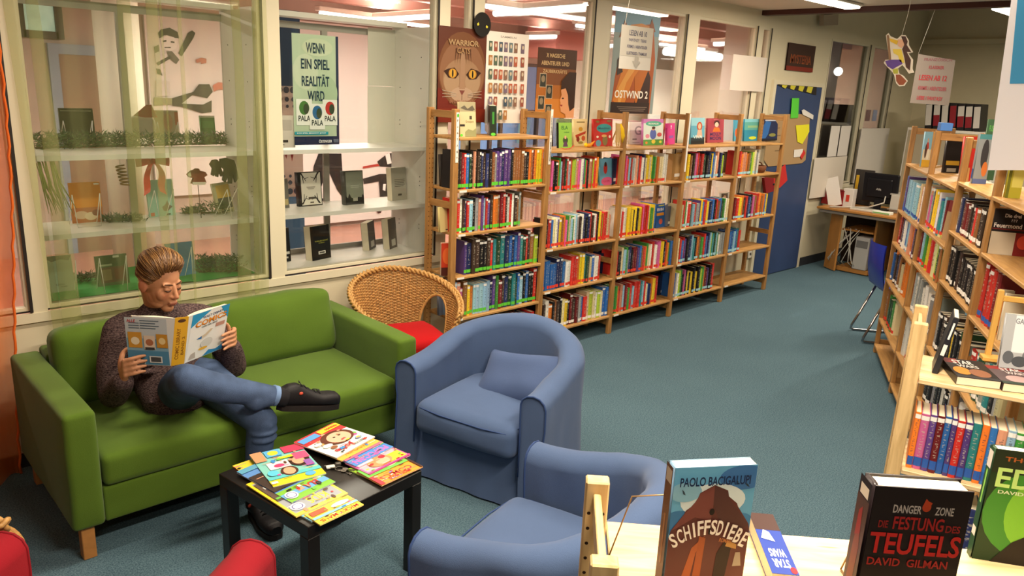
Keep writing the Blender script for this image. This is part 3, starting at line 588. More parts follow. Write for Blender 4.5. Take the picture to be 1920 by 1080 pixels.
# ------------------------------------------------------------------ curtains
M_GREEN_SHEER = sheer('green_sheer', 'CBD08E', .14, .10)
M_ORANGE_SHEER = sheer('orange_sheer', 'E8863C', .42, .45)
t = thing('green_curtain', 'sheer pale green curtain gathered in folds over the left display window', 'curtain', (0, 4.08, 0))
def gx(s):        # gathers: cloth doubles back on itself near three folds
    x = .80+1.15*s
    for c, a, w in ((.04, .05, .05), (.46, .07, .07), (.60, .03, .05), (.93, .075, .06)): x += a*sin((s-c)/w*5)*math.exp(-((s-c)/w)**2)
    return x
def gfn(u, v):
    z = 2.72-2.06*v; x = gx(u); sag = .06*(v-.5)*sin(u*9); pin = math.exp(-((v-.55)/.3)**2)
    y = .028*sin(u*58+.6*sin(v*4))+.012*sin(u*23+v*5)-.035*math.exp(-((u-.46)/.08)**2)
    if u > .8: x -= .10*max(0, v-.35)*(u-.8)/.2 - .03
    if u < .08: x += .06*v
    return Vector((x+sag*.3, max(-.055, min(.04, y)), z+ (.10*sin(u*7) if v > .98 else 0)))
MB().grid(gfn, 260, 40).build('cloth', M_GREEN_SHEER, t)
MB().tube([(.5, 0, 2.735), (2.05, 0, 2.735)], .008, 8).build('curtain_wire', M_WMET, t)
t = thing('orange_curtain', 'translucent orange curtain hanging to the floor at the left edge', 'curtain', (0, 4.0, 0))
def ofn(u, v):
    z = 2.70-2.67*v; x = -.5+1.22*u+(.03*sin(v*5))*u-.07*v*v*u; y = .05*sin(u*40+.8*sin(v*3))*(.6+.4*v)-.04*v+.02*sin(u*13+v*2)
    return Vector((x, y, z))
MB().grid(ofn, 150, 40).build('cloth', M_ORANGE_SHEER, t)
MB().tube([ofn(1, k/60)+Vector((.004*sin(k*2.1), 0, 0)) for k in range(61)], .006, 5).build('fringe', mat('orange_fringe', 'D8641E', .8), t)
MB().tube([(-.55, 0, 2.72), (.75, 0, 2.72)], .008, 8).build('curtain_wire', M_WMET, t)

# ------------------------------------------------------------------ posters and signs
def sheet(name, label, cat, x0, x1, z0, z1, Y, base, shapes, thick=.001, curl=0, axis='y', facing=-1):
    """flat paper sheet in a plane of constant Y, print in metres from its lower left corner"""
    t = thing(name, label, cat, (x0, Y, z0)); w, h = x1-x0, z1-z0
    wf = (lambda x, y: curl*sin(pi*x/w)*(.5+.5*y/h)) if curl else None
    m = MB(); n = 10
    m.grid(lambda u, v: Vector((w*u, -(wf(w*u, h*v) if wf else 0), h*v)), n, 4); m.grid(lambda u, v: Vector((w*u, thick-(wf(w*u, h*v) if wf else 0), h*v)), n, 4)
    m.build('paper', mat('paper_'+base, base, .6), t)
    if shapes: flat('print', [clampsh(q, w, h) for q in shapes], (0, -.0006, 0), (1, 0, 0), (0, 0, 1), t, .0003, warp=wf)
    return t
w, h = .30, .63
sh = [('r', 0, .05, w*.94, h, 'B9CBAE'), ('r', w*.94, .05, w, h, '22304A'), ('r', 0, 0, w, .05, '1E2A4A'), ('e', .08, .42, .08, .1, 'C8D4BA'), ('e', .22, .3, .07, .1, 'A9C0A0'), ('e', .16, .56, .1, .05, 'C6D2B4')]
for k, (tx, ww) in enumerate((('WENN', .12), ('EIN SPIEL', .185), ('REALITÄT', .18), ('WIRD', .11))): sh.append(('t', tx, w*.48, h-.075-k*.09, ww, .058 if k != 2 else .07, '1E3A4A'))
for (x, y, cc) in ((.015, .115, '4A7A3A'), (.185, .115, 'C03A34'), (.098, .09, '2F6A9A')):
    sh += [('r', x, y, x+.10, y+.150, 'E9ECE4'), ('e', x+.05, y+.10, .032, .04, cc), ('e', x+.062, y+.095, .018, .03, '3A4A34'), ('t', 'PALA', x+.05, y+.04, .075, .032, '22302A')]
sh += [('r', .0, .06, .22, .078, '2F9AA8'), ('t', 'DAS SPIEL BEGINNT JETZT', .11, .069, .19, .009, 'F0F4F0'), ('t', 'ÖSTINGER', .2, .022, .09, .02, 'F0F0F0'), ('r', .255, .012, .29, .032, '5A6478')]
sheet('game_poster', 'pale green poster reading Wenn ein Spiel Realität wird on the display window', 'poster', 2.207, 2.507, 1.55, 2.18, W+.06, 'C6CFBE', sh, curl=.006)
sheet('white_notice', 'white notice with a barcode left of the pale green game poster', 'notice', 2.10, 2.22, 1.535, 1.72, W+.075, 'CFC6BA', [('r', .02, .10, .1, .16, 'B9AFA4'), ('r', .02, .03, .075, .045, '3A3632'), ('r', .02, .015, .05, .02, '6A645C')])
t = thing('paper_backing', 'plain pale grey paper covering the back of the right display cabinet', 'paper', (2.96, 4.585, 1.52))
m = MB(); m.box((.115, 0, .19), (.23, .002, .38)); m.box((.355, .001, .19), (.245, .002, .38)); m.box((.24, -.001, .57), (.475, .002, .375)); m.build('paper', mat('grey_paper', 'CFCCBE', .8, .2, 20), t)
# tabby cat poster
w, h = .41, .61
sh = [('r', 0, 0, w, h, '52291A'), ('r', 0, 0, w, .22, '622116'), ('e', w*.5, h*.56, w*.50, h*.40, '664026'), ('e', w*.5, h*.53, w*.47, h*.34, '78543B'), ('e', w*.5, h*.46, w*.40, h*.22, '87694E'), ('e', w*.28, h*.44, w*.16, h*.13, '92785D'), ('e', w*.72, h*.44, w*.16, h*.13, '92785D'), ('e', w*.5, h*.30, w*.24, h*.08, '9C836C'),
      ('p', [(w*.46, h*.75), (w*.54, h*.75), (w*.56, h*.36), (w*.44, h*.36)], '8C6E55'), ('p', [(w*.44, h*.345), (w*.56, h*.345), (w*.5, h*.29)], '6B3B32'), ('r', w*.495, h*.24, w*.505, h*.29, '46261A')]
for s in (-1, 1):
    sh += [('p', [(w*.5+s*.03, .315), (w*.5+s*.07, .355), (w*.5+s*.125, .345), (w*.5+s*.16, .33), (w*.5+s*.12, .29), (w*.5+s*.06, .285)], '2D1810'), ('e', w*.5+s*.085, .318, .034, .030, 'A87622'), ('e', w*.5+s*.085, .318, .022, .026, 'B48C34'), ('e', w*.5+s*.085, .318, .007, .025, '0F0B08')]
    for k in range(3): sh.append(('p', [(w*.5+s*.05, .19-.008*k), (w*.5+s*.17, .21-.022*k), (w*.5+s*.17, .207-.022*k), (w*.5+s*.05, .187-.008*k)], 'A89986'))
    for k in range(3): sh.append(('p', [(w*.5+s*(.01+.022*k), .48), (w*.5+s*(.018+.022*k), .48), (w*.5+s*(.03+.02*k), .38)], '46291A'))
sh += [('t', 'WARRIOR', w*.5, .515, .26, .036, '9C805B'), ('t', 'CATS', w*.5, .465, .11, .036, '8F6E49'), ('r', 0, 0, w, .09, '6B2515'), ('t', 'IN DER WILDNIS', w*.5, .135, .22, .022, '8C6049')]
sheet('cat_poster', 'brown poster with a tabby cat face and amber eyes on the glass', 'poster', 3.19, 3.60, 1.69, 2.30, W-.03, '6A3420', sh)
w, h = .40, .615; sh = [('r', 0, 0, w, h, 'D8D2C8'), ('t', 'SAMMELN', w*.5, h-.03, .15, .014, '9A928A')]; rnd = random.Random(3)
for r_ in range(6):
    for c in range(7):
        if (r_ == 4 and c == 2) or (r_ == 5 and c in (1, 4, 5)): continue
        x = .02+c*.047+(.02 if c == 6 else 0); y = h-.13-r_*.092; cc = rnd.choice(['7A5A4A', '5A6A6E', '8A4A3A', '4A5A4A', '9A6A3A', '3A4A5A', 'A0523A', '6A5A6A']); sh += [('r', x, y, x+.033, y+.065, cc), ('e', x+.017, y+.04, .009, .014, 'B8A890')]
sheet('list_poster', 'white poster with rows of tiny coloured pictures beside the cat poster', 'poster', 3.603, 4.003, 1.685, 2.30, W-.03, 'D8D2C8', sh)
w, h = .42, .50
sh = [('r', 0, 0, w, h, '7A4A2A'), ('r', 0, 0, w, .24, 'A86428'), ('r', 0, 0, w, .14, 'C47A30'), ('r', 0, h-.14, w, h, '4A2E1E')] + [('t', s, w*.45, h-.05-k*.055, ww, .03, 'C8A878') for k, (s, ww) in enumerate((('X MAGISCHE', .2), ('ABENTEUER UND', .3), ('ZAUBERKRÄFTE', .26)))]
for (x, y) in ((.03, .22), (.10, .14), (.02, .06), (.1, -.0)): sh += [('r', x, max(0, y), x+.07, y+.10, 'C8B090'), ('r', x+.004, max(.004, y+.004), x+.066, y+.096, '34362E'), ('e', x+.035, y+.06, .02, .025, '8A7A60')]
sh += [('p', [(w, .0), (w, .30), (.36, .31), (.29, .27), (.26, .2), (.27, .17), (.252, .13), (.262, .115), (.262, .10), (.255, .09), (.265, .07), (.27, .045), (.32, .03), (.33, 0)], 'D8986A'), ('p', [(w, .08), (w, .34), (.34, .34), (.26, .27), (.26, .21), (.31, .22), (.34, .17), (.35, .1), (.37, .05)], '3A2418'), ('e', .285, .145, .012, .006, '2A1A12'), ('p', [(.258, .098), (.285, .098), (.28, .085), (.262, .088)], '9A3A30')]
sheet('magic_poster', 'orange brown poster with a face in profile and small book pictures', 'poster', 4.10, 4.52, 1.725, 2.222, W-.03, '7A4A2A', sh)
w, h = .59, .79
sh = [('r', 0, 0, w, h, '8A9A98'), ('r', 0, h-.16, w, h, '6E9AB0'), ('p', [(.02, 0), (w*.92, 0), (w*.95, .45), (w*.85, h-.06), (w*.6, h-.08), (.12, h-.2), (.05, .3)], 'A0501E'), ('p', [(.3, 0), (w*.9, 0), (w*.88, .3), (w*.7, .45), (.38, .3)], '3A2018'), ('p', [(.04, .1), (.16, .42), (.42, .5), (.5, .42), (.3, .3), (.18, .05)], 'C87A2A'), ('p', [(.1, .2), (.25, .4), (.36, .42), (.2, .25), (.12, .02)], 'D89A48'), ('p', [(.3, .3), (.45, .45), (.5, .4), (.4, .2), (.34, .05)], 'B4641E'), ('p', [(.10, .62), (.2, .7), (.34, .72), (.5, .7), (.46, .62), (.2, .56)], 'C4823A'), ('p', [(.42, h-.16), (.47, h-.02), (.53, h-.12)], '8A4A1E'), ('p', [(.06, h-.2), (.12, h-.06), (.19, h-.15)], '8A4A1E'),
      ('p', [(.07, .3), (.14, .33), (.1, .46), (.06, .42)], '3A2A20'), ('r', .02, 0, w*.9, .09, '2E1E18'), ('t', 'OSTWIND 2', w*.47, .155, .44, .062, 'F0EADC'), ('r', .1, .05, .5, .056, '7A6A5E'), ('r', .12, .035, .48, .041, '7A6A5E'), ('r', .14, .02, .46, .026, '7A6A5E')]
sheet('horse_poster', 'tall poster of a chestnut horse mane with white lettering', 'poster', 4.94, 5.53, 1.765, 2.555, W-.03, '8A9A98', sh)
# black cat head cut-out
q = at(904, 46, 1, W-.05); t = thing('cat_head_cutout', 'round black paper cat head with small yellow eyes above the cat poster', 'decoration', q)
m = MB(); m.prism([(.075*cos(2*pi*k/28), .078*sin(2*pi*k/28)) for k in range(28)], 0, .004, 0, lambda x, y, z: Vector((x, -z, y))); fix_normals(m.build('head', mat('black_card', '15130F', .7), t))
flat('eyes', [('p', [(-.05, .0), (-.035, .012), (-.03, -.004), (-.042, -.012)], 'C9C23A'), ('p', [(.05, -.012), (.035, 0), (.028, -.014), (.04, -.022)], 'C9C23A')], (0, -.0045, 0), (1, 0, 0), (0, 0, 1), t)
sheet('blank_sheet', 'blank pale sheet taped to the glass left of the blue door', 'paper', 6.72, 7.36, 2.0, 2.33, W-.03, 'CFC6BC', [], curl=.01)
# hanging sign with an arrow
t = sheet('hanging_sign', 'white hanging sign lettered Lesen ab 10 with a grey arrow pointing down', 'sign', 4.16, 4.505, 2.09, 2.37, 3.4, 'DAD6CC', [('r', 0, .085, .345, .28, 'C9C4B8'), ('t', 'LESEN AB 10', .18, .235, .19, .036, '4A4A62'), ('t', 'FANTASY  TIERE', .18, .19, .19, .02, '6A6A80'), ('t', 'KRIMIS / ABENTEUER', .18, .148, .22, .02, '6A6A80'), ('t', 'LUSTIGES / FAMILIE', .18, .105, .22, .02, '6A6A80'), ('p', [(.16, .09), (.20, .09), (.20, .055), (.225, .055), (.18, .01), (.135, .055), (.16, .055)], 'B4B0A6')])
MB().tube([(.03, 0, .28), (.1, 0, .66)], .0015, 5).build('string', M_WMET, t)
w, h = .60, .275
sheet('dark_board', 'dark brown board with orange lettering above the blue door', 'sign', 7.78, 8.38, 2.235, 2.51, W-.02, '3A241C', [('r', 0, 0, w, .045, '7A2A1E'), ('t', 'MYSTERIA', w*.5, .12, .46, .09, 'B4642E'), ('t', 'MYSTERIA', w*.5, .122, .45, .085, '7A3A20')], .012)
def facing(name, label, cat, pts, X, base, lines, thick=.002):
    """sheet in a plane of constant X facing the viewer, corners TL TR BR BL given from the photograph"""
    q = [at(x, y, 0, X) for x, y in pts]; t = thing(name, label, cat, q[3]); q = [p-q[3] for p in q]
    m = MB(); m.add([*q, *[p+Vector((thick, 0, 0)) for p in q]], [(0, 1, 2, 3), (7, 6, 5, 4), (0, 4, 5, 1), (1, 5, 6, 2), (2, 6, 7, 3), (3, 7, 4, 0)]); m.build('paper', mat('paper_'+base, base, .6), t)
    U = (q[2]).normalized(); V = (q[0]-U*q[0].dot(U)).normalized(); w, h = q[2].length, q[0].length
    sh = [('t', s, w*cx_, h*cy_, w*ww, h*hh, c) for s, cx_, cy_, ww, hh, c in lines]
    if sh: flat('print', sh, (-.0006, 0, 0), U, V, t, .0004)['kind'] = 'stuff'
    return t, w, h
t, w, h = facing('hanging_sign', 'greyish hanging sign lettered Lesen ab 12 in red near the end wall', 'sign', [(1722, 101), (1791, 113), (1779, 198), (1706, 193)], 7.15, '8E847C', [('FRANZÖSISCH', .5, .9, .7, .07, '8A5A60'), ('KLASSIKER', .5, .74, .38, .07, 'A0444E'), ('LESEN AB 12', .46, .53, .7, .11, 'B4383F'), ('KRIMIS / ABENTEUER', .5, .32, .72, .08, 'A8525A'), ('LIEBE / FANTASY', .48, .12, .65, .08, 'B4444C')])  # the shade it hangs in is put into the grey paper colour
MB().tube([(0, 0, h), (.06, -.05, h+.36)], .0015, 5).build('string', M_WMET, t)
# hanging cut-out figure on a broom
X = 5.6; T = lambda pts: [at(x, y, 0, X) for x, y in pts]
c0 = at(1688, 110, 0, X); t = thing('broom_rider_cutout', 'hanging paper cut-out of a figure in yellow shirt and purple trousers on a broom', 'decoration', c0)
def cut(name, pts, col, e, th=.003):
    m = MB(); ps = [p-c0 for p in T(pts)]; n = len(ps)
    m.add([p+Vector((-e, 0, 0)) for p in ps]+[p+Vector((-e+th, 0, 0)) for p in ps], [tuple(range(n)), tuple(range(n, 2*n))[::-1]]+[(i, n+i, n+(i+1) % n, (i+1) % n) for i in range(n)])
    return fix_normals(m.build(name, ink(col), t))
cut('outline', [(1661, 66), (1666, 62), (1670, 68), (1682, 73), (1690, 66), (1698, 66), (1704, 76), (1704, 84), (1712, 98), (1703, 100), (1712, 112), (1711, 130), (1714, 136), (1704, 138), (1697, 128), (1692, 122), (1684, 128), (1686, 138), (1694, 142), (1702, 152), (1696, 161), (1686, 162), (1680, 156), (1677, 142), (1672, 134), (1664, 126), (1657, 118), (1660, 112), (1668, 112), (1664, 90)], 'D8CFBE', 0)
for nm, pts, col in (('broom_handle', [(1663, 66), (1667, 66), (1671, 112), (1667, 113)], '8A6A4A'), ('face', [(1684, 74), (1694, 74), (1696, 84), (1690, 90), (1684, 86)], 'D8A888'), ('sleeve', [(1668, 72), (1684, 76), (1682, 84), (1670, 78)], 'D8B02A'), ('hair', [(1690, 68), (1698, 68), (1702, 78), (1700, 84), (1709, 98), (1700, 97), (1708, 112), (1706, 132), (1699, 126), (1696, 108), (1692, 92), (1696, 84)], '4A2E26'), ('shirt', [(1674, 92), (1690, 92), (1694, 108), (1696, 118), (1688, 116), (1684, 104), (1676, 100)], 'D8C04A'), ('trousers', [(1660, 114), (1672, 112), (1690, 112), (1692, 120), (1680, 126), (1674, 130), (1664, 124)], '5A3F8A'), ('foot', [(1674, 130), (1684, 128), (1684, 138), (1676, 138)], 'A8A83A'), ('bristles', [(1680, 140), (1688, 140), (1700, 152), (1694, 159), (1686, 159), (1681, 152)], '8A4A2E')):
    cut(nm, pts, col, .0035)
a = at(1691, 66, 0, X)-c0; MB().tube([a, a+Vector((0, -.015, .12)), Vector((a.x, a.y-.03, 2.768-c0.z))], .0015, 5).build('string', M_WMET, t)
# brown paper board and notes on the blue door
def doorflat(name, label, cat, pts, col, Y=W-.04, th=.003, marks=()):
    ps = [at(x, y, 1, Y) for x, y in pts]; c = sum(ps, Vector())/len(ps); t = thing(name, label, cat, c); m = MB()
    m.prism([(p.x-c.x, p.z-c.z) for p in ps], 0, th, 0, lambda x, y, z: Vector((x, -z, y))); fix_normals(m.build('paper', mat('paper_'+col, col, .75), t))
    if marks: flat('print', [('p', [((lambda q: (q.x-c.x, q.z-c.z))(at(x, y, 1, Y))) for x, y in P_], cc) for P_, cc in marks], (0, -th-.0005, 0), (1, 0, 0), (0, 0, 1), t, .0004)['kind'] = 'stuff'
    return t
doorflat('brown_paper', 'large sheet of brown packing paper pinned to the blue door', 'paper', [(1443, 214), (1519, 214), (1510, 300), (1503, 306), (1440, 312), (1432, 300)], 'A88A62', marks=[([(1452, 240+14*k), (1462+k, 239+14*k), (1462+k, 240.5+14*k), (1452, 241.5+14*k)], '7A6244') for k in range(4)])
doorflat('tape_strip', 'strip of yellow and black striped tape across the top of the blue door', 'tape', [(1459, 158), (1531, 163), (1530, 178), (1459, 160)], '2A2622', marks=[([(1466+16*k, 159+1*k), (1476+16*k, 160+1*k), (1472+16*k, 166+3*k), (1466+15*k, 163+3*k)], 'C8C03A') for k in range(4)])
doorflat('green_note', 'bright green paper strip on the blue door', 'note', [(1485, 184), (1498, 184), (1496, 221), (1482, 222)], '58C83E', W-.048)
doorflat('yellow_note', 'yellow leaf shaped paper note on the brown paper', 'note', [(1492, 235), (1517, 233), (1517, 247), (1504, 270), (1495, 266)], 'E2DC2E', W-.048)
doorflat('white_strip', 'white folded paper strip at the top corner of the brown paper', 'note', [(1503, 207), (1507, 205), (1525, 216), (1524, 224), (1505, 215)], 'DCDAD4', W-.05)
doorflat('white_card', 'small white card low on the brown paper', 'note', [(1489, 281), (1505, 279), (1504, 293), (1488, 295)], 'E0DCD6', W-.048)
doorflat('red_card', 'small red diamond card beside the white card on the door', 'note', [(1500, 293), (1507, 281), (1510, 287), (1503, 299)], 'C8322E', W-.05)
doorflat('red_paper', 'red angular paper hanging below the brown paper on the door', 'note', [(1447, 328), (1472, 308), (1476, 338), (1462, 352), (1449, 352)], 'C42E2C', W-.048)
doorflat('red_bag', 'dark red bag hanging on the blue door handle behind the bookcase', 'bag', [(1428, 333), (1446, 331), (1446, 358), (1432, 362)], '8A1E22', W-.06, .03)
doorflat('power_socket', 'white wall socket left of the blue door', 'socket', [(1402, 470), (1409, 468), (1408, 482), (1401, 484)], 'DAD6CC', W-.012, .01, marks=[([(1404, 474), (1407, 473), (1407, 478), (1404, 479)], '4A4640')])
doorflat('wall_speaker', 'small grey box high on the wall above the door', 'box', [(1536, 28), (1564, 27), (1563, 47), (1536, 48)], 'A89A88', W-.04, .05)
# ------------------------------------------------------------------ pine bookcases
def pine(name, sx, sy, sz, base='A67A44'):
    m = bpy.data.materials.new(name); m.use_nodes = True; nt = m.node_tree; b = nt.nodes['Principled BSDF']; L = nt.links; N = nt.nodes.new
    tc = N('ShaderNodeTexCoord'); mp = N('ShaderNodeMapping'); mp.inputs['Scale'].default_value = (sx, sy, sz); L.new(tc.outputs['Object'], mp.inputs[0])
    oi = N('ShaderNodeObjectInfo'); ad = N('ShaderNodeVectorMath'); ad.operation = 'ADD'; L.new(mp.outputs[0], ad.inputs[0]); L.new(oi.outputs['Random'], ad.inputs[1])
    n = N('ShaderNodeTexNoise'); n.inputs['Scale'].default_value = 1; n.inputs['Detail'].default_value = 5; n.inputs['Distortion'].default_value = .6; L.new(ad.outputs[0], n.inputs['Vector'])
    r = N('ShaderNodeValToRGB'); e = r.color_ramp.elements; c = lin(base)
    e[0].position = .3; e[0].color = (c[0]*.72, c[1]*.66, c[2]*.55, 1); e[1].position = .68; e[1].color = (c[0]*1.12, c[1]*1.12, c[2]*1.1, 1)
    L.new(n.outputs['Fac'], r.inputs[0])
    k = N('ShaderNodeTexVoronoi'); k.inputs['Scale'].default_value = .55; L.new(ad.outputs[0], k.inputs['Vector'])
    kr = N('ShaderNodeValToRGB'); kr.color_ramp.elements[0].position = .035; kr.color_ramp.elements[0].color = (.42, .30, .2, 1); kr.color_ramp.elements[1].position = .075; kr.color_ramp.elements[1].color = (1, 1, 1, 1); L.new(k.outputs['Distance'], kr.inputs[0])
    mx = N('ShaderNodeMix'); mx.data_type = 'RGBA'; mx.blend_type = 'MULTIPLY'; mx.inputs[0].default_value = .8; L.new(r.outputs[0], mx.inputs[6]); L.new(kr.outputs[0], mx.inputs[7]); L.new(mx.outputs[2], b.inputs['Base Color'])
    b.inputs['Roughness'].default_value = .5; MATS[name] = m; return m
PV = pine('pine_vertical', 45, 45, 5); PX = pine('pine_lengthwise', 5, 40, 40, 'B88D54'); PY = pine('pine_crosswise', 40, 6, 40)
M_HOLE = mat('peg_hole', '2A170C', .9)
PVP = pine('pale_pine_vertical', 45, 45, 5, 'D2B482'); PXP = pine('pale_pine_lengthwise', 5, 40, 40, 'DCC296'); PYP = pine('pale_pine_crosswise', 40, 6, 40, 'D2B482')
def bookcase(label, loc, rz, ladders, boards, depth=.256, holes=True, pale=False):
    """open pine bookcase: ladders = [(x, height)], boards = [(x0, x1, top z)]; front posts stand on local y = 0"""
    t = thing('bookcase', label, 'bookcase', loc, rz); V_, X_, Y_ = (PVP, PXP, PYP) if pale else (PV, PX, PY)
    for x, h in ladders:
        for y in (0, depth):
            p = MB().cbox((x, y, h/2), (.044, .032, h), .003).build('post', V_, t)
            if holes:
                m = MB()
                z = .12
                while z < h-.05:
                    for dx in (-.013, .013):
                        m.add([(x+dx+.0036*cos(2*pi*k/8), y+(.0163 if y == 0 else -.0163), z+.0036*sin(2*pi*k/8)) for k in range(8)], [tuple(range(8)) if y == 0 else tuple(range(8))[::-1]])
                    z += .032
                m.build('peg_holes', M_HOLE, p)['kind'] = 'stuff'
        for z in ([h-.035, h*.66, h*.34, .09] if h > 1.4 else [h-.045, h*.5, .09]):
            MB().cbox((x, depth/2, z), (.014, depth-.032, .045), .002).build('rail', Y_, t)
    for x0, x1, z in boards:
        MB().cbox(((x0+x1)/2, depth/2, z-.009), (x1-x0, depth+.044, .018), .003).build('shelf_board', X_, t)
    return t
WX0, WY0, WP = 3.095, 3.80, .842
WB = [(1.615, 1.284, .997, .707, .418, .13)]+[(1.515, 1.222, .80, .478, .16)]*4
bl = []
for k in range(5):
    for z in WB[k]: bl.append((k*WP+.0235, (k+1)*WP-.0235, z))
wall_case = bookcase('long open pine bookcase with five bays along the glass partition', (WX0, WY0, 0), 0, [(k*WP, 1.79) for k in range(6)], bl)
RA = RAD(28.2); RP0 = Vector((6.208, 2.194, 0)); RS = [0, .92, 1.78, 2.50, 3.30]
RB = [(1.517, 1.165, .915, .62, .295, .08), (1.515, 1.19, .945, .63, .31, .08), (1.555, 1.29, 1.01, .62, .31, .08), (1.30, 1.0, .66, .35, .08)]
bl = []
for k in range(4):
    for z in RB[k]: bl.append((RS[k]+.0235, RS[k+1]-.0235, z))
right_case = bookcase('open pine bookcase standing at an angle on the right', RP0, RA+pi, [(s, 1.79 if k < 3 else 2.26) for k, s in enumerate(RS)], bl)
MF, MA = Vector((2.70, .825, 0)), RAD(-71)
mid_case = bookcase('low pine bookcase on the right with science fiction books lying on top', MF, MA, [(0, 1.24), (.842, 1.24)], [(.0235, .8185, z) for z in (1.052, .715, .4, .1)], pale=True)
NF, NA = Vector((.842, .640, 0)), RAD(-47)
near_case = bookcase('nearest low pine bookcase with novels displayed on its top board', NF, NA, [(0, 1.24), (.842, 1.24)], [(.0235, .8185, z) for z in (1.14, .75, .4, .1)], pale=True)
def frame(loc, rz): return Matrix.Translation(loc) @ Matrix.Rotation(rz, 4, 'Z')
FW, FR, FM, FN = frame((WX0, WY0, 0), 0), frame(RP0, RA+pi), frame(MF, MA), frame(NF, NA)
# lettered strips on the posts
def post_strip(par, x, z0, z1, text, dot, w=.022, col='E4E0D6'):
    m = MB(); m.box((x, -.0175, (z0+z1)/2), (w, .002, z1-z0)); o = m.build('label_strip', mat('paper_'+col, col, .5), par)
    n = len(text); sh = [('t', c_, 0, z1-.05-(z1-z0-.08)*k/max(1, n-1), .010, .014, '3A3A3A') for k, c_ in enumerate(text) if c_ != ' ']
    if dot: sh.append(('e', 0, z1-.018, .008, .012, dot))
    if sh: flat('lettering', sh, (x, -.0187, 0), (1, 0, 0), (0, 0, 1), o, .0002)
post_strip(wall_case, .004, 1.46, 1.77, 'FANTASY', '3FA82F')
post_strip(wall_case, WP+.006, 1.42, 1.80, 'ABENTEUER + ERSTLESER', None)
post_strip(wall_case, 3*WP+.004, 1.30, 1.785, '', None, .02, 'F0EEE8')
mb = MB()
# shelf edge tags
for k in range(5):
    for z in WB[k][1:]:
        o = MB().box((k*WP+.06, -.0232, z-.009), (.06, .0015, .014)).build('edge_tag', mat('paper_E4E0D6', 'E4E0D6', .5), wall_case)

# ------------------------------------------------------------------ rows of books
CC = dict(k=('black', '1C1A1B'), n=('navy blue', '26305A'), b=('blue', '2F63A8'), l=('light blue', '8DB8CC'), t=('teal', '2E7C80'), g=('green', '3F8A3A'), e=('dark green', '28462E'), y=('yellow', 'E3C22C'), o=('orange', 'D8782A'), r=('red', 'C23028'), m=('dark red', '6E1E22'), p=('pink', 'D0609A'), v=('purple', '58407E'), w=('white', 'DEDACE'), c=('cream', 'D6C89C'), s=('grey', '8E9290'), d=('dark brown', '3E2E26'), u=('brown', '8A5A32'), f=('salmon', 'D08E70'), h=('lime green', 'A4BC3A'))
ORD = 'first second third fourth fifth sixth seventh eighth ninth tenth eleventh twelfth thirteenth fourteenth fifteenth sixteenth seventeenth eighteenth nineteenth twentieth twenty-first twenty-second twenty-third twenty-fourth twenty-fifth twenty-sixth twenty-seventh twenty-eighth twenty-ninth thirtieth thirty-first thirty-second thirty-third thirty-fourth thirty-fifth thirty-sixth thirty-seventh thirty-eighth'.split()
def spine_mat():
    m = bpy.data.materials.new('book_cover'); m.use_nodes = True; nt = m.node_tree; b = nt.nodes['Principled BSDF']; L = nt.links; N = nt.nodes.new
    at_ = N('ShaderNodeAttribute'); at_.attribute_name = 'Col'; uv = N('ShaderNodeUVMap'); uv.uv_map = 'UVMap'
    mp = N('ShaderNodeMapping'); mp.inputs['Scale'].default_value = (1.6, 34, 1); L.new(uv.outputs[0], mp.inputs[0])
    n = N('ShaderNodeTexNoise'); n.inputs['Scale'].default_value = 1; n.inputs['Detail'].default_value = 1; L.new(mp.outputs[0], n.inputs['Vector'])
    gt = N('ShaderNodeMath'); gt.operation = 'GREATER_THAN'; gt.inputs[1].default_value = .56; L.new(n.outputs['Fac'], gt.inputs[0])
    sx = N('ShaderNodeSeparateXYZ'); L.new(uv.outputs[0], sx.inputs[0])
    r = N('ShaderNodeValToRGB'); r.color_ramp.interpolation = 'CONSTANT'; e = r.color_ramp.elements; e[0].color = (0, 0, 0, 1); e[0].position = 0; e[1].position = .24; e[1].color = (1, 1, 1, 1); q = r.color_ramp.elements.new(.88); q.color = (0, 0, 0, 1)
    L.new(sx.outputs['Y'], r.inputs[0]); fr_ = N('ShaderNodeMath'); fr_.operation = 'FRACT'; L.new(sx.outputs['X'], fr_.inputs[0]); cm_ = N('ShaderNodeMath'); cm_.operation = 'COMPARE'; cm_.inputs[1].default_value = .5; cm_.inputs[2].default_value = .2; L.new(fr_.outputs[0], cm_.inputs[0])
    m0 = N('ShaderNodeMath'); m0.operation = 'MULTIPLY'; L.new(gt.outputs[0], m0.inputs[0]); L.new(cm_.outputs[0], m0.inputs[1])
    mu = N('ShaderNodeMath'); mu.operation = 'MULTIPLY'; L.new(m0.outputs[0], mu.inputs[0]); L.new(r.outputs[0], mu.inputs[1])
    bw = N('ShaderNodeRGBToBW'); L.new(at_.outputs['Color'], bw.inputs[0]); lt = N('ShaderNodeMath'); lt.operation = 'LESS_THAN'; lt.inputs[1].default_value = .22; L.new(bw.outputs[0], lt.inputs[0])
    tcol = N('ShaderNodeMix'); tcol.data_type = 'RGBA'; tcol.inputs[6].default_value = (.05, .04, .06, 1); tcol.inputs[7].default_value = (.46, .41, .33, 1); L.new(lt.outputs[0], tcol.inputs[0])
    k = N('ShaderNodeMath'); k.operation = 'MULTIPLY'; k.inputs[1].default_value = .6; L.new(mu.outputs[0], k.inputs[0])
    mx = N('ShaderNodeMix'); mx.data_type = 'RGBA'; L.new(k.outputs[0], mx.inputs[0]); L.new(at_.outputs['Color'], mx.inputs[6]); L.new(tcol.outputs[2], mx.inputs[7]); L.new(mx.outputs[2], b.inputs['Base Color'])
    b.inputs['Roughness'].default_value = .38; b.inputs['Specular IOR Level'].default_value = .35; MATS['book_cover'] = m; return m
M_SPINE = spine_mat()
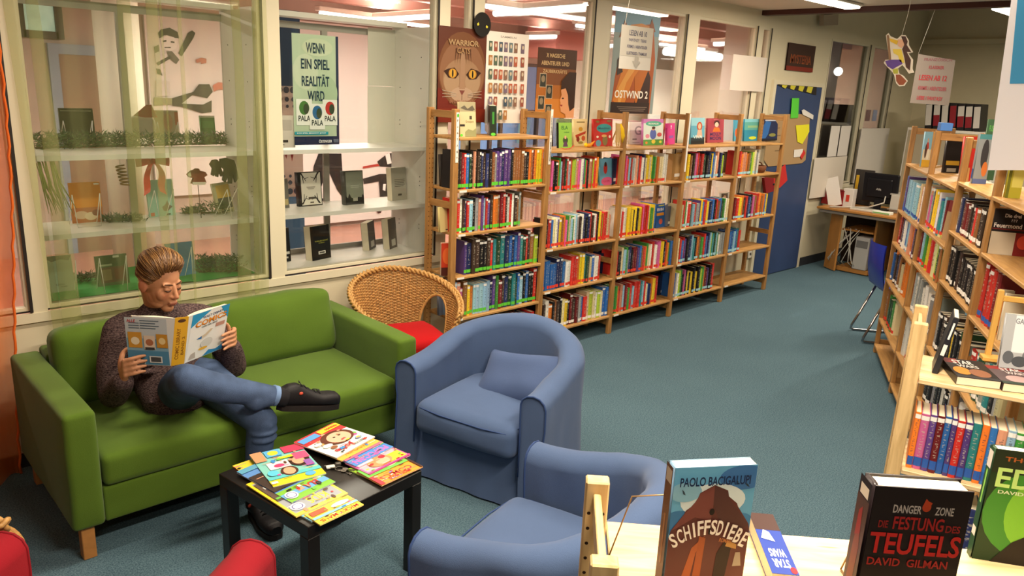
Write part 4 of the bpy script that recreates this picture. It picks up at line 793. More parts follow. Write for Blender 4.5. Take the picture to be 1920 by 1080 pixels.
STICK = dict(g=mat('sticker_green', '5CC23A', .5), r=mat('sticker_red', 'D8402E', .5), b=mat('sticker_blue', '9CCBD8', .5), w=mat('sticker_white', 'E8E6E0', .5), n=mat('sticker_navy', '2F5AA8', .5))
SK = list(STICK); BOOKS = []
def book_geo(t, h, d, tilt):
    """(verts, faces, mat index, uv per face) of one book; spine on y = 0, x 0..t"""
    w = min(.0022, t*.12); a = t*.18; arc = [(0, a), (t*.12, a*.35), (t*.5, 0), (t*.88, a*.35), (t, a)]
    out = arc+[(t, d), (t-w, d), (t-w, a+w), (w, a+w), (w, d), (0, d)]; n = len(out); V = [(x, y, 0) for x, y in out]+[(x, y, h) for x, y in out]; F = []; MI = []; UV = []
    for i in range(n):
        j = (i+1) % n; F.append((i, j, n+j, n+i)); MI.append(0)
        if i < 4: u0, u1 = out[i][0]/t, out[j][0]/t; UV.append([(u0, 0), (u1, 0), (u1, 1), (u0, 1)])
        else: UV.append([(0, .05)]*4)
    F += [(n+0, n+1, n+2, n+3, n+4, n+7, n+8), (n+4, n+5, n+6, n+7), (n+8, n+9, n+10, n+0)]; MI += [0]*3; UV += [[(0, .05)]*7, [(0, .05)]*4, [(0, .05)]*4]
    k = len(V); e = .003
    V += [(x, y, z) for z in (e, h-e) for x, y in ((w, a+w), (t-w, a+w), (t-w, d-e), (w, d-e))]
    F += [(k+4, k+5, k+6, k+7), (k+2, k+3, k+7, k+6)]; MI += [1, 1]; UV += [[(0, 0)]*4]*2
    V = [(x+z*math.tan(tilt), y, z) for x, y, z in V]
    return V, F, MI, UV
def stick_geo(t, h, z0, z1, tilt):
    a = t*.18-.0004; arc = [(0.0004, a), (t*.12, a*.35-.0004), (t*.5, -.0005), (t*.88, a*.35-.0004), (t-.0004, a)]; V = [(x+z*math.tan(tilt), y, z) for z in (z0, z1) for x, y in arc]
    return V, [(i, i+1, 5+i+1, 5+i) for i in range(4)]
def row(Fm, x0, x1, z, codes, hr, stick, where, dep=(.12, .16), y0=.002, tilt=0, seed=None, stick2=None, kind='book', order=True):
    rnd = random.Random(seed if seed is not None else hash((round(x0, 3), round(z, 3), len(codes))) % 9999)
    ws = [rnd.uniform(.7, 1.35) for _ in codes]; S = sum(ws); x = x0; prev = None
    for i, c in enumerate(codes):
        t = (x1-x0)*ws[i]/S; h = rnd.uniform(*hr)
        if prev and c == prev[0] and rnd.random() < .75: h = prev[1]       # series share a height
        prev = (c, h); d = rnd.uniform(*dep)
        if c != '_':
            BOOKS.append(dict(M=Fm @ Matrix.Translation((x, y0+rnd.uniform(-.002, .012), z+.0004)), t=t-.0007, h=h, d=d, c=c, st=stick if rnd.random() < .85 else stick2, tilt=tilt*rnd.uniform(.3, 1), seed=rnd.random(), label=f'{CC[c][0]} book, {ORD[i]} from the left, {where}', group='books '+where, kind=kind))
        x += t
def wrow(bay, si, px0, px1, codes, hr, stick, **k):
    z = WB[bay][si]; x0, x1 = XatZ(px0, WY0, z)-WX0, XatZ(px1, WY0, z)-WX0; lo, hi = bay*WP+.026, (bay+1)*WP-.026; hr = (hr[0]*1.08, hr[1]*1.10)
    sh = ('top', 'second', 'third', 'fourth', 'fifth', 'bottom')[si]
    row(FW, max(lo, x0), min(hi, x1), z, codes, hr, stick, f'{sh} shelf, {("first", "second", "third", "fourth", "fifth")[bay]} bay of wall bookcase', **k)
wrow(0, 1, 857, 1018, 'kdmrbekfkdkndnkusvvnvvnkuuuudkoumoyyo', (.205, .225), 'g')
wrow(0, 2, 857, 977, 'rwdnrlksfvlrvdooumrdwrwdus', (.19, .22), 'g')
wrow(0, 3, 872, 1008, 'vnddkkdrtetnbnbvterduh', (.19, .225), 'g')
wrow(0, 4, 851, 1006, 'lfpuyolllllnvgmdneteblkbkkr', (.18, .225), 'g')
wrow(0, 5, 950, 1004, 'kdvprlrbr', (.16, .2), 'g')
wrow(1, 1, 1030, 1122, 'fpkkoglmersrhhcfpwvgrkfrhroy', (.19, .215), 'r')
wrow(1, 2, 1023, 1145, 'krrbcwvyuopgclgwlsdwnknrdwrkyrhrrcf', (.18, .21), 'r')
wrow(1, 3, 1019, 1126, 'bbbbbbnnnbwwrrroyytekcbwwr', (.18, .215), 'r')
wrow(1, 4, 1012, 1142, 'kdwokudkcykmdmsbrchcwhcbb', (.18, .225), 'w')
wrow(2, 1, 1169, 1250, 'rprlmrswfsrwncycyggcofccwww', (.19, .215), 'r')
wrow(2, 2, 1160, 1228, 'wrwwyyyykykyyrprrwyggyb', (.19, .225), 'r')
wrow(2, 3, 1153, 1262, 'rrkkclgsnkmmvburogcwrrwppyykrogb', (.18, .215), 'r')
wrow(2, 4, 1148, 1232, 'ggorflmrgrlrrrtlrcbnoyyr', (.17, .215), 'r')
wrow(3, 1, 1288, 1356, 'yukdprmrkeknkybwfknhk', (.18, .215), 'b')
wrow(3, 2, 1276, 1364, 'crgwrelrsvybryvnbkrubegwc', (.18, .215), 'b')
wrow(3, 3, 1269, 1366, 'crbrvknltkougrbvnlhtelgwsss', (.18, .215), 'b')
wrow(3, 4, 1262, 1336, 'bwhgkpkykykykhgomvkr', (.18, .225), 'b')
wrow(4, 1, 1384, 1423, 'roffoughcsw', (.18, .215), 'b')
wrow(4, 2, 1376, 1437, 'mryodrnbkpurouoby', (.18, .215), 'b')
wrow(4, 3, 1364, 1387, 'nbblbtr', (.18, .215), 'b')
# the slanting bookcase on the right
def rrow(bay, si, f0, f1, codes, hr, stick, **k):
    z = RB[bay][si]; a, b_ = RS[bay]+.026, RS[bay+1]-.026
    row(FR, a+(b_-a)*f0, a+(b_-a)*f1, z, codes, hr, stick, f'{("top", "second", "third", "fourth", "fifth", "bottom")[si]} shelf, {("farthest", "second", "third", "nearest")[bay]} bay of slanting bookcase', **k)
rrow(0, 1, 0, 1, 'bvllllllllmcowfv', (.24, .27), 'n'); rrow(0, 2, 0, .97, 'rmunwblwfovdls', (.19, .24), 'w'); rrow(0, 3, 0, .72, 'bodnsukcoo', (.2, .25), 'w'); rrow(0, 4, .0, .55, 'ugeegc', (.2, .25), 'r')
rrow(1, 1, 0, .66, 'wfpsnyoyrwbtlm', (.20, .26), 'r'); rrow(1, 2, 0, .95, 'mlggcyrrcheugo', (.19, .27), 'r'); rrow(1, 3, 0, .95, 'sswswswswswsws', (.20, .26), 'w'); rrow(1, 4, 0, .8, 'wwswsw', (.2, .25), 'r')
rrow(2, 1, .0, .82, 'sndmmdkkrukd', (.17, .19), 'w'); rrow(2, 2, .0, .9, 'kkkkkdkkkkkkkk', (.17, .2), 'w'); rrow(2, 3, .0, .95, 'skkdkhkkykkkeks', (.2, .24), 'w'); rrow(2, 4, 0, .9, 'kkskkwkks', (.2, .24), 'w')
rrow(3, 1, .0, .34, 'rmrrm', (.22, .26), 'n'); rrow(3, 2, .05, .8, 'rrteestksc', (.19, .22), 'w'); rrow(3, 3, .0, .7, 'wkwkrw', (.2, .22), 'w')
# the low bookcase on the right: big spines facing us
def mrow(x0, x1, z, codes, hr, where, **k): row(FM, x0, x1, z, codes, hr, 'n', where, (.125, .14), kind='big', **k)
mrow(.035, .36, .715, 'opvmbvrvtobflg', (.205, .212), 'coloured series row in low right bookcase', stick2='n')
mrow(.365, .60, .715, 'rhvyrhyoc', (.17, .195), 'short mixed run in low right bookcase', stick2='w')
mrow(.05, .6, .4, 'skewnktkwsk', (.19, .22), 'lower shelf of low right bookcase', stick2='w')
def emit_books():
    def area(b_):
        p = [proj(b_['M'] @ Vector((x, 0, z))) for x in (0, b_['t']) for z in (0, b_['h'])]; q = sum(1 for a in p if -60 < a[0] < 1980 and -60 < a[1] < 1140)
        return (abs(p[2][0]-p[0][0])+3)*abs(p[1][1]-p[0][1])*(1 if q else 0)
    BOOKS.sort(key=area, reverse=True); seen = [b_ for b_ in BOOKS if area(b_) > 0]
    def fill(me, parts):
        ca = me.color_attributes.new('Col', 'FLOAT_COLOR', 'CORNER'); uvl = me.uv_layers.new(name='UVMap'); cs = []; us = []
        for (col, uo, UV) in parts:
            for f in UV:
                for u, v in f: cs += [*col, 1]; us += [u+uo, v]
        ca.data.foreach_set('color', cs); uvl.data.foreach_set('uv', us)
    rest = []
    for i, b_ in enumerate(seen):
        if i >= 300: rest.append(b_); continue
        V, F, MI, UV = book_geo(b_['t'], b_['h'], b_['d'], b_['tilt']); rnd = random.Random(b_['seed']); base = lin(CC[b_['c']][1]); jit = rnd.uniform(.75, 1.2); col = [min(1, v*jit*rnd.uniform(.92, 1.08)) for v in base]
        me = bpy.data.meshes.new('book'); me.from_pydata(V, [], F); me.materials.append(M_SPINE); me.materials.append(M_PAGES); me.polygons.foreach_set('material_index', MI); fill(me, [(col, round(rnd.random()*50), UV)]); me.update()
        o = bpy.data.objects.new('book', me); COL.objects.link(o); o.matrix_world = b_['M']; tag(o, b_['label'], 'book', b_['group'])
        if b_['st']:
            sv, sf = stick_geo(b_['t'], b_['h'], .012, .034 if b_['kind'] != 'big' else .045, b_['tilt']); s = MB(); s.add(sv, sf); s.build('spine_sticker', STICK[b_['st']], o)
            if rnd.random() < .7:
                sv, sf = stick_geo(b_['t'], b_['h'], b_['h']-.022, b_['h']-.006, b_['tilt']); s = MB(); s.add(sv, sf); s.build('top_sticker', STICK['w'], o)
    m = MB(); parts = []; used = set()
    for b_ in rest:
        V, F, MI, UV = book_geo(b_['t'], b_['h'], b_['d'], b_['tilt']); rnd = random.Random(b_['seed']); base = lin(CC[b_['c']][1]); jit = rnd.uniform(.75, 1.2); col = [min(1, v*jit) for v in base]; m.M = b_['M']; k = len(m.v)
        for f, mi in zip(F, MI): pass
        m.add(V, F, 0)
        for q in range(len(F)): m.mi[-len(F)+q] = MI[q]
        parts.append((col, round(rnd.random()*50), UV))
        if b_['st']:
            sv, sf = stick_geo(b_['t'], b_['h'], .012, .034, b_['tilt']); m.add(sv, sf, 2+SK.index(b_['st'])); parts.append(((1, 1, 1), 0, [[(0, 0)]*4]*4))
    m.M = None; me = m.mesh('book_rows', [M_SPINE, M_PAGES]+[STICK[k] for k in SK]); fill(me, parts); o = bpy.data.objects.new('book_rows', me); COL.objects.link(o)
    tag(o, 'remaining small distant books on the far bookcase shelves', 'books', kind='stuff')
    print('books', len(BOOKS), 'seen', len(seen), 'rest', len(rest))
emit_books()
# ------------------------------------------------------------------ green sofa
def cloth(name, hexc, bump=.25, sheen=.25, var=.06):
    return mat(name, hexc, .85, bump, 420, spec=.15, var=var, vscale=5, sheen=sheen)
M_SOFA = cloth('sofa_green', '4E681E', .25, .10)
sofa = thing('sofa', 'green two-seat fabric sofa with wooden legs under the display window', 'sofa', (1.465, 3.55, 0)); ox, oy = 1.465, 3.55
def sp(n, x0, x1, y0, y1, z0, z1, r=.02, puff=(0, 0, 0), wob=.0, seed=0, nn=7, fn=None, R=None):
    return MB().soft(((x0+x1)/2-ox, (y0+y1)/2-oy, (z0+z1)/2), (x1-x0, y1-y0, z1-z0), r, puff, n=nn, wob=wob, seed=seed, fn=fn, R=R).build(n, M_SOFA, sofa)
sp('arm', .63, .752, 3.095, 3.98, .145, .645, .022, (.004, .004, .004), .003, 1); sp('arm', 2.182, 2.304, 3.095, 3.98, .145, .645, .022, (.004, .004, .004), .003, 2)
sp('seat_base', .752, 2.182, 3.112, 3.95, .145, .298, .012); sp('back_frame', .752, 2.182, 3.84, 4.0, .15, .66, .02)
sp('seat_cushion', .757, 1.464, 3.10, 3.86, .302, .440, .028, (.004, .01, .022), .004, 3, 10); sp('seat_cushion', 1.470, 2.178, 3.10, 3.86, .302, .440, .028, (.004, .01, .016), .004, 4, 10)
RB_ = Matrix.Rotation(RAD(-11), 3, 'X')
def bc(x0, x1, seed):
    return MB().soft(((x0+x1)/2-ox, 3.79-oy, .60), (x1-x0, .17, .36), .05, (.01, .035, .012), n=10, wob=.009, seed=seed, R=RB_).build('back_cushion', M_SOFA, sofa)
bc(.765, 1.46, 5); bc(1.472, 2.172, 6)
M_LEGW = mat('beech_leg', 'B07A42', .4, var=.1, vscale=30)
for x in (.66, 2.22):
    for y in (3.125, 3.90): MB().cbox((x-ox+.025, y-oy+.02, .075), (.05, .05, .15), .003).build('leg', M_LEGW, sofa)

# ------------------------------------------------------------------ slip-covered tub armchairs
def tub_chair(label, loc, rz, fabric, piping, group=None):
    t = thing('armchair', label, 'armchair', loc, rz, group)
    HW, SB, TH = .352, .285, .060
    n = 72; path = []
    Ls = .34; arc = [(-HW*cos(a), -SB*sin(a)) for a in [pi*k/44 for k in range(45)]]
    pts = [(-HW-.012*(1-k/14), .335-Ls*k/14+.0) for k in range(14)]+arc+[(HW+.012*(k/14), -.005+Ls*k/14) for k in range(1, 15)]
    P2 = [Vector((x, y, 0)) for x, y in pts]; N = len(P2); dist = [0]
    for a, b_ in zip(P2, P2[1:]): dist.append(dist[-1]+(b_-a).length)
    tot = dist[-1]
    def sec(i):
        s = dist[i]/tot; q = 1-abs(2*s-1); q = q*q*(3-2*q); top = .605+.165*q
        T = (P2[min(i+1, N-1)]-P2[max(i-1, 0)]).normalized(); O = Vector((-T.y, T.x, 0)) if False else Vector((T.y, -T.x, 0))
        if O.dot(P2[i]) < 0: O = -O
        out = []; r = TH+.004
        prof = [(-TH+.005, .20), (-TH, .40), (-TH-.004, top-.12), (-r, top-.055)]
        for k in range(7):
            a = pi-pi*k/6; prof.append((r*cos(a), top-.045+.045*sin(a)+(.006*sin(a))))
        prof += [(r, top-.055), (TH+.004, top-.15), (TH, .42), (TH+.006, .22), (TH+.018, .06), (TH+.022, .012), (0, .012), (-TH+.005, .012)]
        for o_, z in prof:
            p = P2[i]+O*o_; p.z = z
            w = noise.noise(Vector((p.x*7+rz*3, p.y*7, z*6)))*.009+noise.noise(Vector((p.x*16, p.y*16+rz, z*13)))*.0045
            out.append(p+O*w)
        return out
    S = [sec(i) for i in range(N)]; m = MB(); k = len(S[0])
    m.add([p for s in S for p in s], [(i*k+j, i*k+(j+1) % k, (i+1)*k+(j+1) % k, (i+1)*k+j) for i in range(N-1) for j in range(k)], 0, True)
    m.add(S[0], [tuple(range(k))]); m.add(S[-1], [tuple(range(k))[::-1]])
    fix_normals(m.build('shell', fabric, t))
    for s, e in ((S[0], 1), (S[-1], 1)):
        m = MB(); m.tube([p+Vector((0, .003, 0)) for p in s[:k-2]], .0045, 6); m.build('piping', piping, t)
    m = MB(); m.tube([S[i][7]+Vector((0, 0, -.0)) for i in range(0, 1)]*2, .001, 4)
    seatx = HW-TH-.004
    m = MB(); m.soft((0, .055, .352), (2*seatx, .64, .165), .05, (.0, .018, .02), n=9, wob=.004, seed=int(rz*10)); m.build('seat_cushion', fabric, t)
    pp = []
    for (a, b_) in ((-seatx+.012, -.1), (-seatx+.012, .30), (-seatx+.04, .368), (-.12, .386), (.12, .386), (seatx-.04, .368), (seatx-.012, .30), (seatx-.012, -.1)): pp.append(Vector((a, b_, .418-(.012 if b_ > .33 else 0))))
    sm = []
    for i in range(len(pp)-1):
        for q in range(5): sm.append(pp[i].lerp(pp[i+1], q/5))
    m = MB(); m.tube(sm, .0035, 6); m.build('piping', piping, t)
    m = MB(); m.grid(lambda u, v: Vector((-(HW-.03)+2*(HW-.03)*u, .30+.022*v*v+.004*sin(u*21)*v, .31-.298*v)), 30, 10); m.grid(lambda u, v: Vector((-(HW-.03)+2*(HW-.03)*u, .10+.2*v, .285)), 6, 3); m.build('front_skirt', fabric, t)
    return t
M_BLUE = cloth('chair_blue', '4A5E82', .2, .10, .05); M_BPIPE = mat('chair_blue_piping', '2E4472', .8)
M_RED = cloth('chair_red', '8E1622', .2, .03, .05); M_RPIPE = mat('chair_red_piping', '8A1522', .8)
tub_chair('blue slip-covered tub armchair with a loose back pillow beside the sofa', (2.515, 2.645, 0), RAD(105), M_BLUE, M_BPIPE, 'tub armchairs')
tub_chair('blue slip-covered tub armchair half hidden by the near low bookcase', (1.715, 1.455, 0), RAD(16.7), M_BLUE, M_BPIPE, 'tub armchairs')
tub_chair('red tub armchair of which only the two arm ends show at the bottom left', (.352, 1.945, 0), RAD(-42.3), M_RED, M_RPIPE, 'tub armchairs')
# loose pillow in the first blue chair
Rz = Matrix.Rotation(RAD(105), 3, 'Z') @ Matrix.Rotation(RAD(8), 3, 'Y') @ Matrix.Rotation(RAD(48), 3, 'X')
pl = thing('pillow', 'small blue lumbar pillow leaning in the blue armchair beside the sofa', 'pillow', (2.575, 2.56, .515))
def pfn(p):
    a, b_ = p.x/.25, p.z/.14; k = max(.12, (1-a**4*.8)*(1-b_**4*.8)); return Vector((p.x*(1+.06*b_*b_), p.y*k, p.z*(1+.10*a*a)))
MB().soft((0, 0, 0), (.50, .13, .28), .03, n=10, wob=.016, seed=9, R=Rz, fn=pfn).build('pillow_case', cloth('pillow_blue', '46587E', .2, .08), pl)

# ------------------------------------------------------------------ rattan tub chairs
M_RAT = mat('rattan', 'AE8148', .5, var=.28, vscale=35, spec=.4); M_RATL = mat('rattan_braid', 'B78C50', .5, var=.25, vscale=60, spec=.4)
def rim(a): return .80-.20*(abs(a)/RAD(128))**1.6
def shell_pt(a, v, off=0):
    z = .36+v*(rim(a)-.36); r = .315+.075*v**1.3+off; return Vector((r*sin(a), -r*cos(a)*1.0, z))
def in_arch(a, z):
    a = math.degrees(abs(a)); w = (a-64)/23
    return abs(w) < 1 and z < .40+.24*math.sqrt(max(0, 1-w*w))
def rattan_chair(label, loc, rz):
    t = thing('rattan_chair', label, 'chair', loc, rz, 'rattan chairs'); m = MB(); rows = 46; A = RAD(128); nst = 54
    for i in range(rows):
        v = (i+.5)/rows; seg = []; NP = 216
        for k in range(NP+1):
            a = -A+2*A*k/NP; p = shell_pt(a, v, .0045*cos(nst*pi*k/NP+(i % 2)*pi))
            if in_arch(a, p.z):
                if len(seg) > 2: m.tube(seg, .0048, 4, flat=1.0, caps=False)
                seg = []
            else: seg.append(p)
        if len(seg) > 2: m.tube(seg, .0048, 4, caps=False)
    o = m.build('weave', M_RAT, t); o['kind'] = 'stuff'
    m = MB()
    for k in range(nst+1):
        a = -A+2*A*k/nst; pts = [shell_pt(a, v/10) for v in range(11)]; pts = [p for p in pts if not in_arch(a, p.z)]
        if len(pts) > 1: m.tube(pts, .0055, 4, caps=False)
    m.build('stakes', M_RAT, t)
    for s in (-1, 1):
        pts = []
        for k in range(21):
            w = cos(pi*k/20); a = s*RAD(64+23*w); z = .40+.24*math.sqrt(max(0, 1-w*w)); v = (z-.36)/(rim(a)-.36); pts.append(shell_pt(a, v))
        pts = [Vector((pts[0].x, pts[0].y, .36))]+pts+[Vector((pts[-1].x, pts[-1].y, .36))]; MB().tube(pts, .010, 8).build('arch_cane', M_RATL, t)
    base = []
    for k in range(241): base.append(shell_pt(-A+2*A*k/240, 1.0))
    for s in (-1, 1):      # the rim runs down the front of each arm
        a = s*A; dn = [shell_pt(a, 1-.9*q/30, .0) for q in range(1, 31)]
        base = dn[::-1]+base if s < 0 else base+dn
    for j in range(3):
        pts = []
        for k, p in enumerate(base):
            T = (base[min(k+1, len(base)-1)]-base[max(k-1, 0)]).normalized(); nrm = Vector((p.x, p.y, 0)).normalized(); b_ = T.cross(nrm).normalized(); ph = k*.42+j*2*pi/3
            pts.append(p+nrm*(.016*sin(ph))+b_*(.010*sin(2*ph)))
        MB().tube(pts, .0095, 6).build('rim_braid', M_RATL, t)
    m = MB(); m.lathe([(0, .36), (.31, .36), (.325, .37), (.31, .385), (0, .385)], 40); m.build('seat', M_RAT, t)
    m = MB(); m.tube([(.325*cos(2*pi*k/48), .325*sin(2*pi*k/48), .365) for k in range(48)], .014, 8, closed=True); m.build('seat_ring', M_RATL, t)
    for k in range(4):
        a = pi/4+k*pi/2; MB().tube([(.27*cos(a), .27*sin(a), .36), (.29*cos(a), .29*sin(a), 0.0)], .016, 10).build('leg', M_RATL, t)
    m = MB(); m.tube([(.28*cos(2*pi*k/40), .28*sin(2*pi*k/40), .12) for k in range(40)], .010, 8, closed=True); m.build('leg_ring', M_RATL, t)
    return t
rc = rattan_chair('wicker rattan tub chair with a red seat cushion between sofa and bookcase', (2.655, 3.69, 0), RAD(168)); rc.scale = (.86, .86, .97)
dup(rc, (.130, 2.815, 0), RAD(-90), 'wicker rattan chair at the left edge of which only an arm braid shows')
ca = MB().soft((0, 0, 0), (.42, .40, .075), .034, (.0, .0, .012), n=8, wob=.008, seed=3, R=Matrix.Rotation(RAD(168), 3, 'Z')).build('seat_cushion', cloth('cushion_red', 'A80F14', .2, .03), None, (2.652, 3.67, .414)); tag(ca, 'flat bright red cushion on the rattan chair seat', 'cushion')

# ------------------------------------------------------------------ black coffee table
TC, TA = Vector((1.364, 2.445, 0)), RAD(-81.5)
tb = thing('coffee_table', 'small square black coffee table covered with magazines', 'table', TC, TA); M_BLK = mat('black_laminate', '16120F', .32, spec=.45)
MB().cbox((0, 0, .425), (.55, .55, .05), .002).build('tabletop', M_BLK, tb)
for sx in (-1, 1):
    for sy in (-1, 1): MB().cbox((sx*.25, sy*.25, .2), (.05, .05, .40), .002).build('leg', M_BLK, tb)
# ------------------------------------------------------------------ the reading person
def cap(mb, pts, rs, n=14, flat=1.0, up=None):
    """closed tapered limb with rounded ends"""
    pts = [Vector(p) for p in pts]
    # densify with smooth curve
    P, R_ = [], []
    def cr(a, b_, c, d, t): return .5*((2*b_)+(c-a)*t+(2*a-5*b_+4*c-d)*t*t+(-a+3*b_-3*c+d)*t**3)
    for i in range(len(pts)-1):
        a, b_, c, d = pts[max(i-1, 0)], pts[i], pts[i+1], pts[min(i+2, len(pts)-1)]
        for k in range(6):
            t = k/6; P.append(cr(a, b_, c, d, t)); R_.append(rs[i]+(rs[i+1]-rs[i])*t)
    P.append(pts[-1]); R_.append(rs[-1])
    d0 = (P[0]-P[1]).normalized(); d1 = (P[-1]-P[-2]).normalized()
    A = [P[0]+d0*R_[0]*s for s in (.995, .8, .45)]; Ar = [R_[0]*s for s in (.1, .6, .893)]
    B = [P[-1]+d1*R_[-1]*s for s in (.45, .8, .995)]; Br = [R_[-1]*s for s in (.893, .6, .1)]
    mb.tube(A+P+B, Ar+R_+Br, n, flat=flat, up=up)
def fuse(mb, name, material, parent, voxel, smooth=3, keep=None):
    o = mb.build(name, material); md = o.modifiers.new('r', 'REMESH'); md.mode = 'VOXEL'; md.voxel_size = voxel; md.use_smooth_shade = True
    if smooth: s = o.modifiers.new('s', 'SMOOTH'); s.iterations = smooth; s.factor = .5
    dg = bpy.context.evaluated_depsgraph_get(); me = bpy.data.meshes.new_from_object(o.evaluated_get(dg)); me.name = name
    old = o.data; o.modifiers.clear(); o.data = me; bpy.data.meshes.remove(old)
    if not me.materials: me.materials.append(material)
    for p in me.polygons: p.use_smooth = True
    if parent: o.parent = parent
    return o
HEADC = Vector((1.140, 3.44, 1.035)); HF = Vector((.36, -.90, -.22)).normalized(); HS = HF.cross(Vector((0, 0, 1))).normalized(); HU = HS.cross(HF).normalized()
HS = -HS if False else HS                      # HS: towards the person's right-hand side seen from behind
HR = Matrix((HS, HF, HU)).transposed()         # columns: side, forward, up
def hp(x, y, z): return HEADC + HR @ Vector((x, y, z))
sk = MB()
def he(c, r, n=20, k=14): sk.ell(hp(*c), r, n, k, R=HR)
he((0, -.012, .030), (.076, .096, .098), 32, 20); he((0, .030, -.030), (.060, .062, .082), 28, 18); he((0, .012, -.055), (.058, .058, .055), 24, 16); he((0, .060, -.100), (.027, .026, .022))
for s in (-1, 1):
    he((s*.034, .058, -.028), (.027, .026, .034)); he((s*.028, .075, .022), (.025, .011, .008)); he((s*.029, .078, .002), (.017, .012, .012))
    he((s*.011, .096, -.036), (.008, .010, .007)); he((s*.077, -.012, -.010), (.009, .020, .032)); he((s*.083, -.020, -.004), (.006, .014, .024)); he((s*.036, .022, -.082), (.016, .044, .022))
cap(sk, [hp(0, .086, .016), hp(0, .098, -.012), hp(0, .1085, -.032)], [.0075, .009, .0108], 12)
he((0, .092, -.064), (.023, .010, .0055)); he((0, .089, -.075), (.019, .010, .0065)); he((0, .082, -.054), (.024, .012, .014))
cap(sk, [hp(0, -.030, -.03), Vector((1.150, 3.515, .90)), Vector((1.165, 3.545, .80)), Vector((1.175, 3.50, .62))], [.060, .056, .075, .09], 20)
RSH, LSH = Vector((.985, 3.545, .805)), Vector((1.375, 3.545, .790))
REL, LEL = Vector((.918, 3.475, .548)), Vector((1.448, 3.43, .575)); RWR, LWR = Vector((.918, 3.300, .668)), Vector((1.405, 3.335, .715))
for sh_, el, wr in ((RSH, REL, RWR), (LSH, LEL, LWR)):
    cap(sk, [Vector((1.17, 3.55, .80)), sh_, el, wr], [.05, .045, .036, .025], 12)
def hand(wr, K, fingers, thumb, r=.0088):
    for k, f in zip(K, fingers):
        cap(sk, [wr, wr.lerp(k, .6), k], [.019, .015, .0125], 10); cap(sk, [k]+f, [.0105]+[r, r*.92, r*.75][:len(f)], 10)
    cap(sk, [wr.lerp(K[0], .15)]+thumb, [.015, .013, .0105, .008][:len(thumb)+1], 10)
# hand at the left page: fingers lie on the outside of the cover, thumb on the pages behind
K = [Vector((.918, 3.262, .765-.021*i)) for i in range(4)]
hand(RWR, K, [[Vector((.938+.002*i, 3.240, .776-.022*i)), Vector((.968, 3.233, .782-.0225*i)), Vector((.992-.004*abs(i-1), 3.2265+.001*i, .784-.023*i))] for i in range(4)], [Vector((.912, 3.300, .735)), Vector((.930, 3.312, .785)), Vector((.955, 3.300, .805))])
K = [Vector((1.400, 3.288, .806-.020*i)) for i in range(4)]
hand(LWR, K, [[Vector((1.385, 3.262, .806-.021*i)), Vector((1.352, 3.256, .803-.0215*i)), Vector((1.322+.005*abs(i-1), 3.246, .800-.022*i))] for i in range(4)], [Vector((1.402, 3.330, .76)), Vector((1.392, 3.335, .81)), Vector((1.368, 3.322, .835))])
person = thing('person', 'young person with brown hair in a grey knitted sweater and jeans reading cross-legged', 'person', (1.17, 3.45, .44))
OFF = -Vector(person.location)
def shift(o): o.matrix_parent_inverse = Matrix.Translation(OFF); return o
def skin_mat():
    m = mat('skin', 'D09A78', .5, .06, 300, spec=.35); b = m.node_tree.nodes['Principled BSDF']
    b.inputs['Subsurface Weight'].default_value = .12; b.inputs['Subsurface Radius'].default_value = (.012, .005, .003); b.inputs['Subsurface Scale'].default_value = .6
    a = m.node_tree.nodes.new('ShaderNodeAttribute'); a.attribute_name = 'Tone'; m.node_tree.links.new(a.outputs['Color'], b.inputs['Base Color']); return m
body = shift(fuse(sk, 'body', skin_mat(), person, .0042, 4))
ca_ = body.data.color_attributes.new('Tone', 'FLOAT_COLOR', 'POINT'); base = Vector(lin('B98462')); lip = Vector(lin('9A5448')); blush = Vector(lin('B46A50')); iH = HR.transposed(); cs = []
for v in body.data.vertices:
    q = iH @ (v.co-HEADC); c = base
    k = math.exp(-((q.x/.021)**4+((q.z+.069)/.0095)**4)) if q.y > .07 else 0; c = c.lerp(lip, .75*k)
    k = max(math.exp(-(((abs(q.x)-.038)/.02)**2+((q.z+.03)/.02)**2)), math.exp(-((q.x/.016)**2+((q.z+.036)/.014)**2))) if q.y > .04 else 0; c = c.lerp(blush, .5*k)
    if abs(q.x) > .074 and abs(q.z) < .05: c = c.lerp(blush, .6)
    cs += [*c, 1]
ca_.data.foreach_set('color', cs)
# brows, lashes
M_HAIR = mat('hair_brown', '765332', .42, .5, 90, spec=.5, var=.3, vscale=40); M_BROW = mat('brow', '4A2F1C', .7); M_LASH = mat('lash', '2A1A12', .6)
for s in (-1, 1):
    shift(MB().tube([hp(s*.012, .0895, .021), hp(s*.028, .0888, .026), hp(s*.043, .079, .025), hp(s*.053, .069, .019)], [.0028, .0036, .003, .0012], 6, flat=.9).build('eyebrow', M_BROW, person))
    shift(MB().tube([hp(s*.014, .0868, -.002), hp(s*.024, .0905, -.0055), hp(s*.034, .0888, -.006), hp(s*.045, .079, -.002)], [.0012, .0022, .0022, .0012], 6).build('eyelid', M_LASH, person))
shift(MB().tube([hp(-.022, .0955, -.0685), hp(-.008, .1008, -.0695), hp(.008, .1008, -.0695), hp(.022, .0955, -.0685)], [.0006, .0011, .0011, .0006], 6).build('mouth_line', mat('mouth', '7A3A34', .6), person))
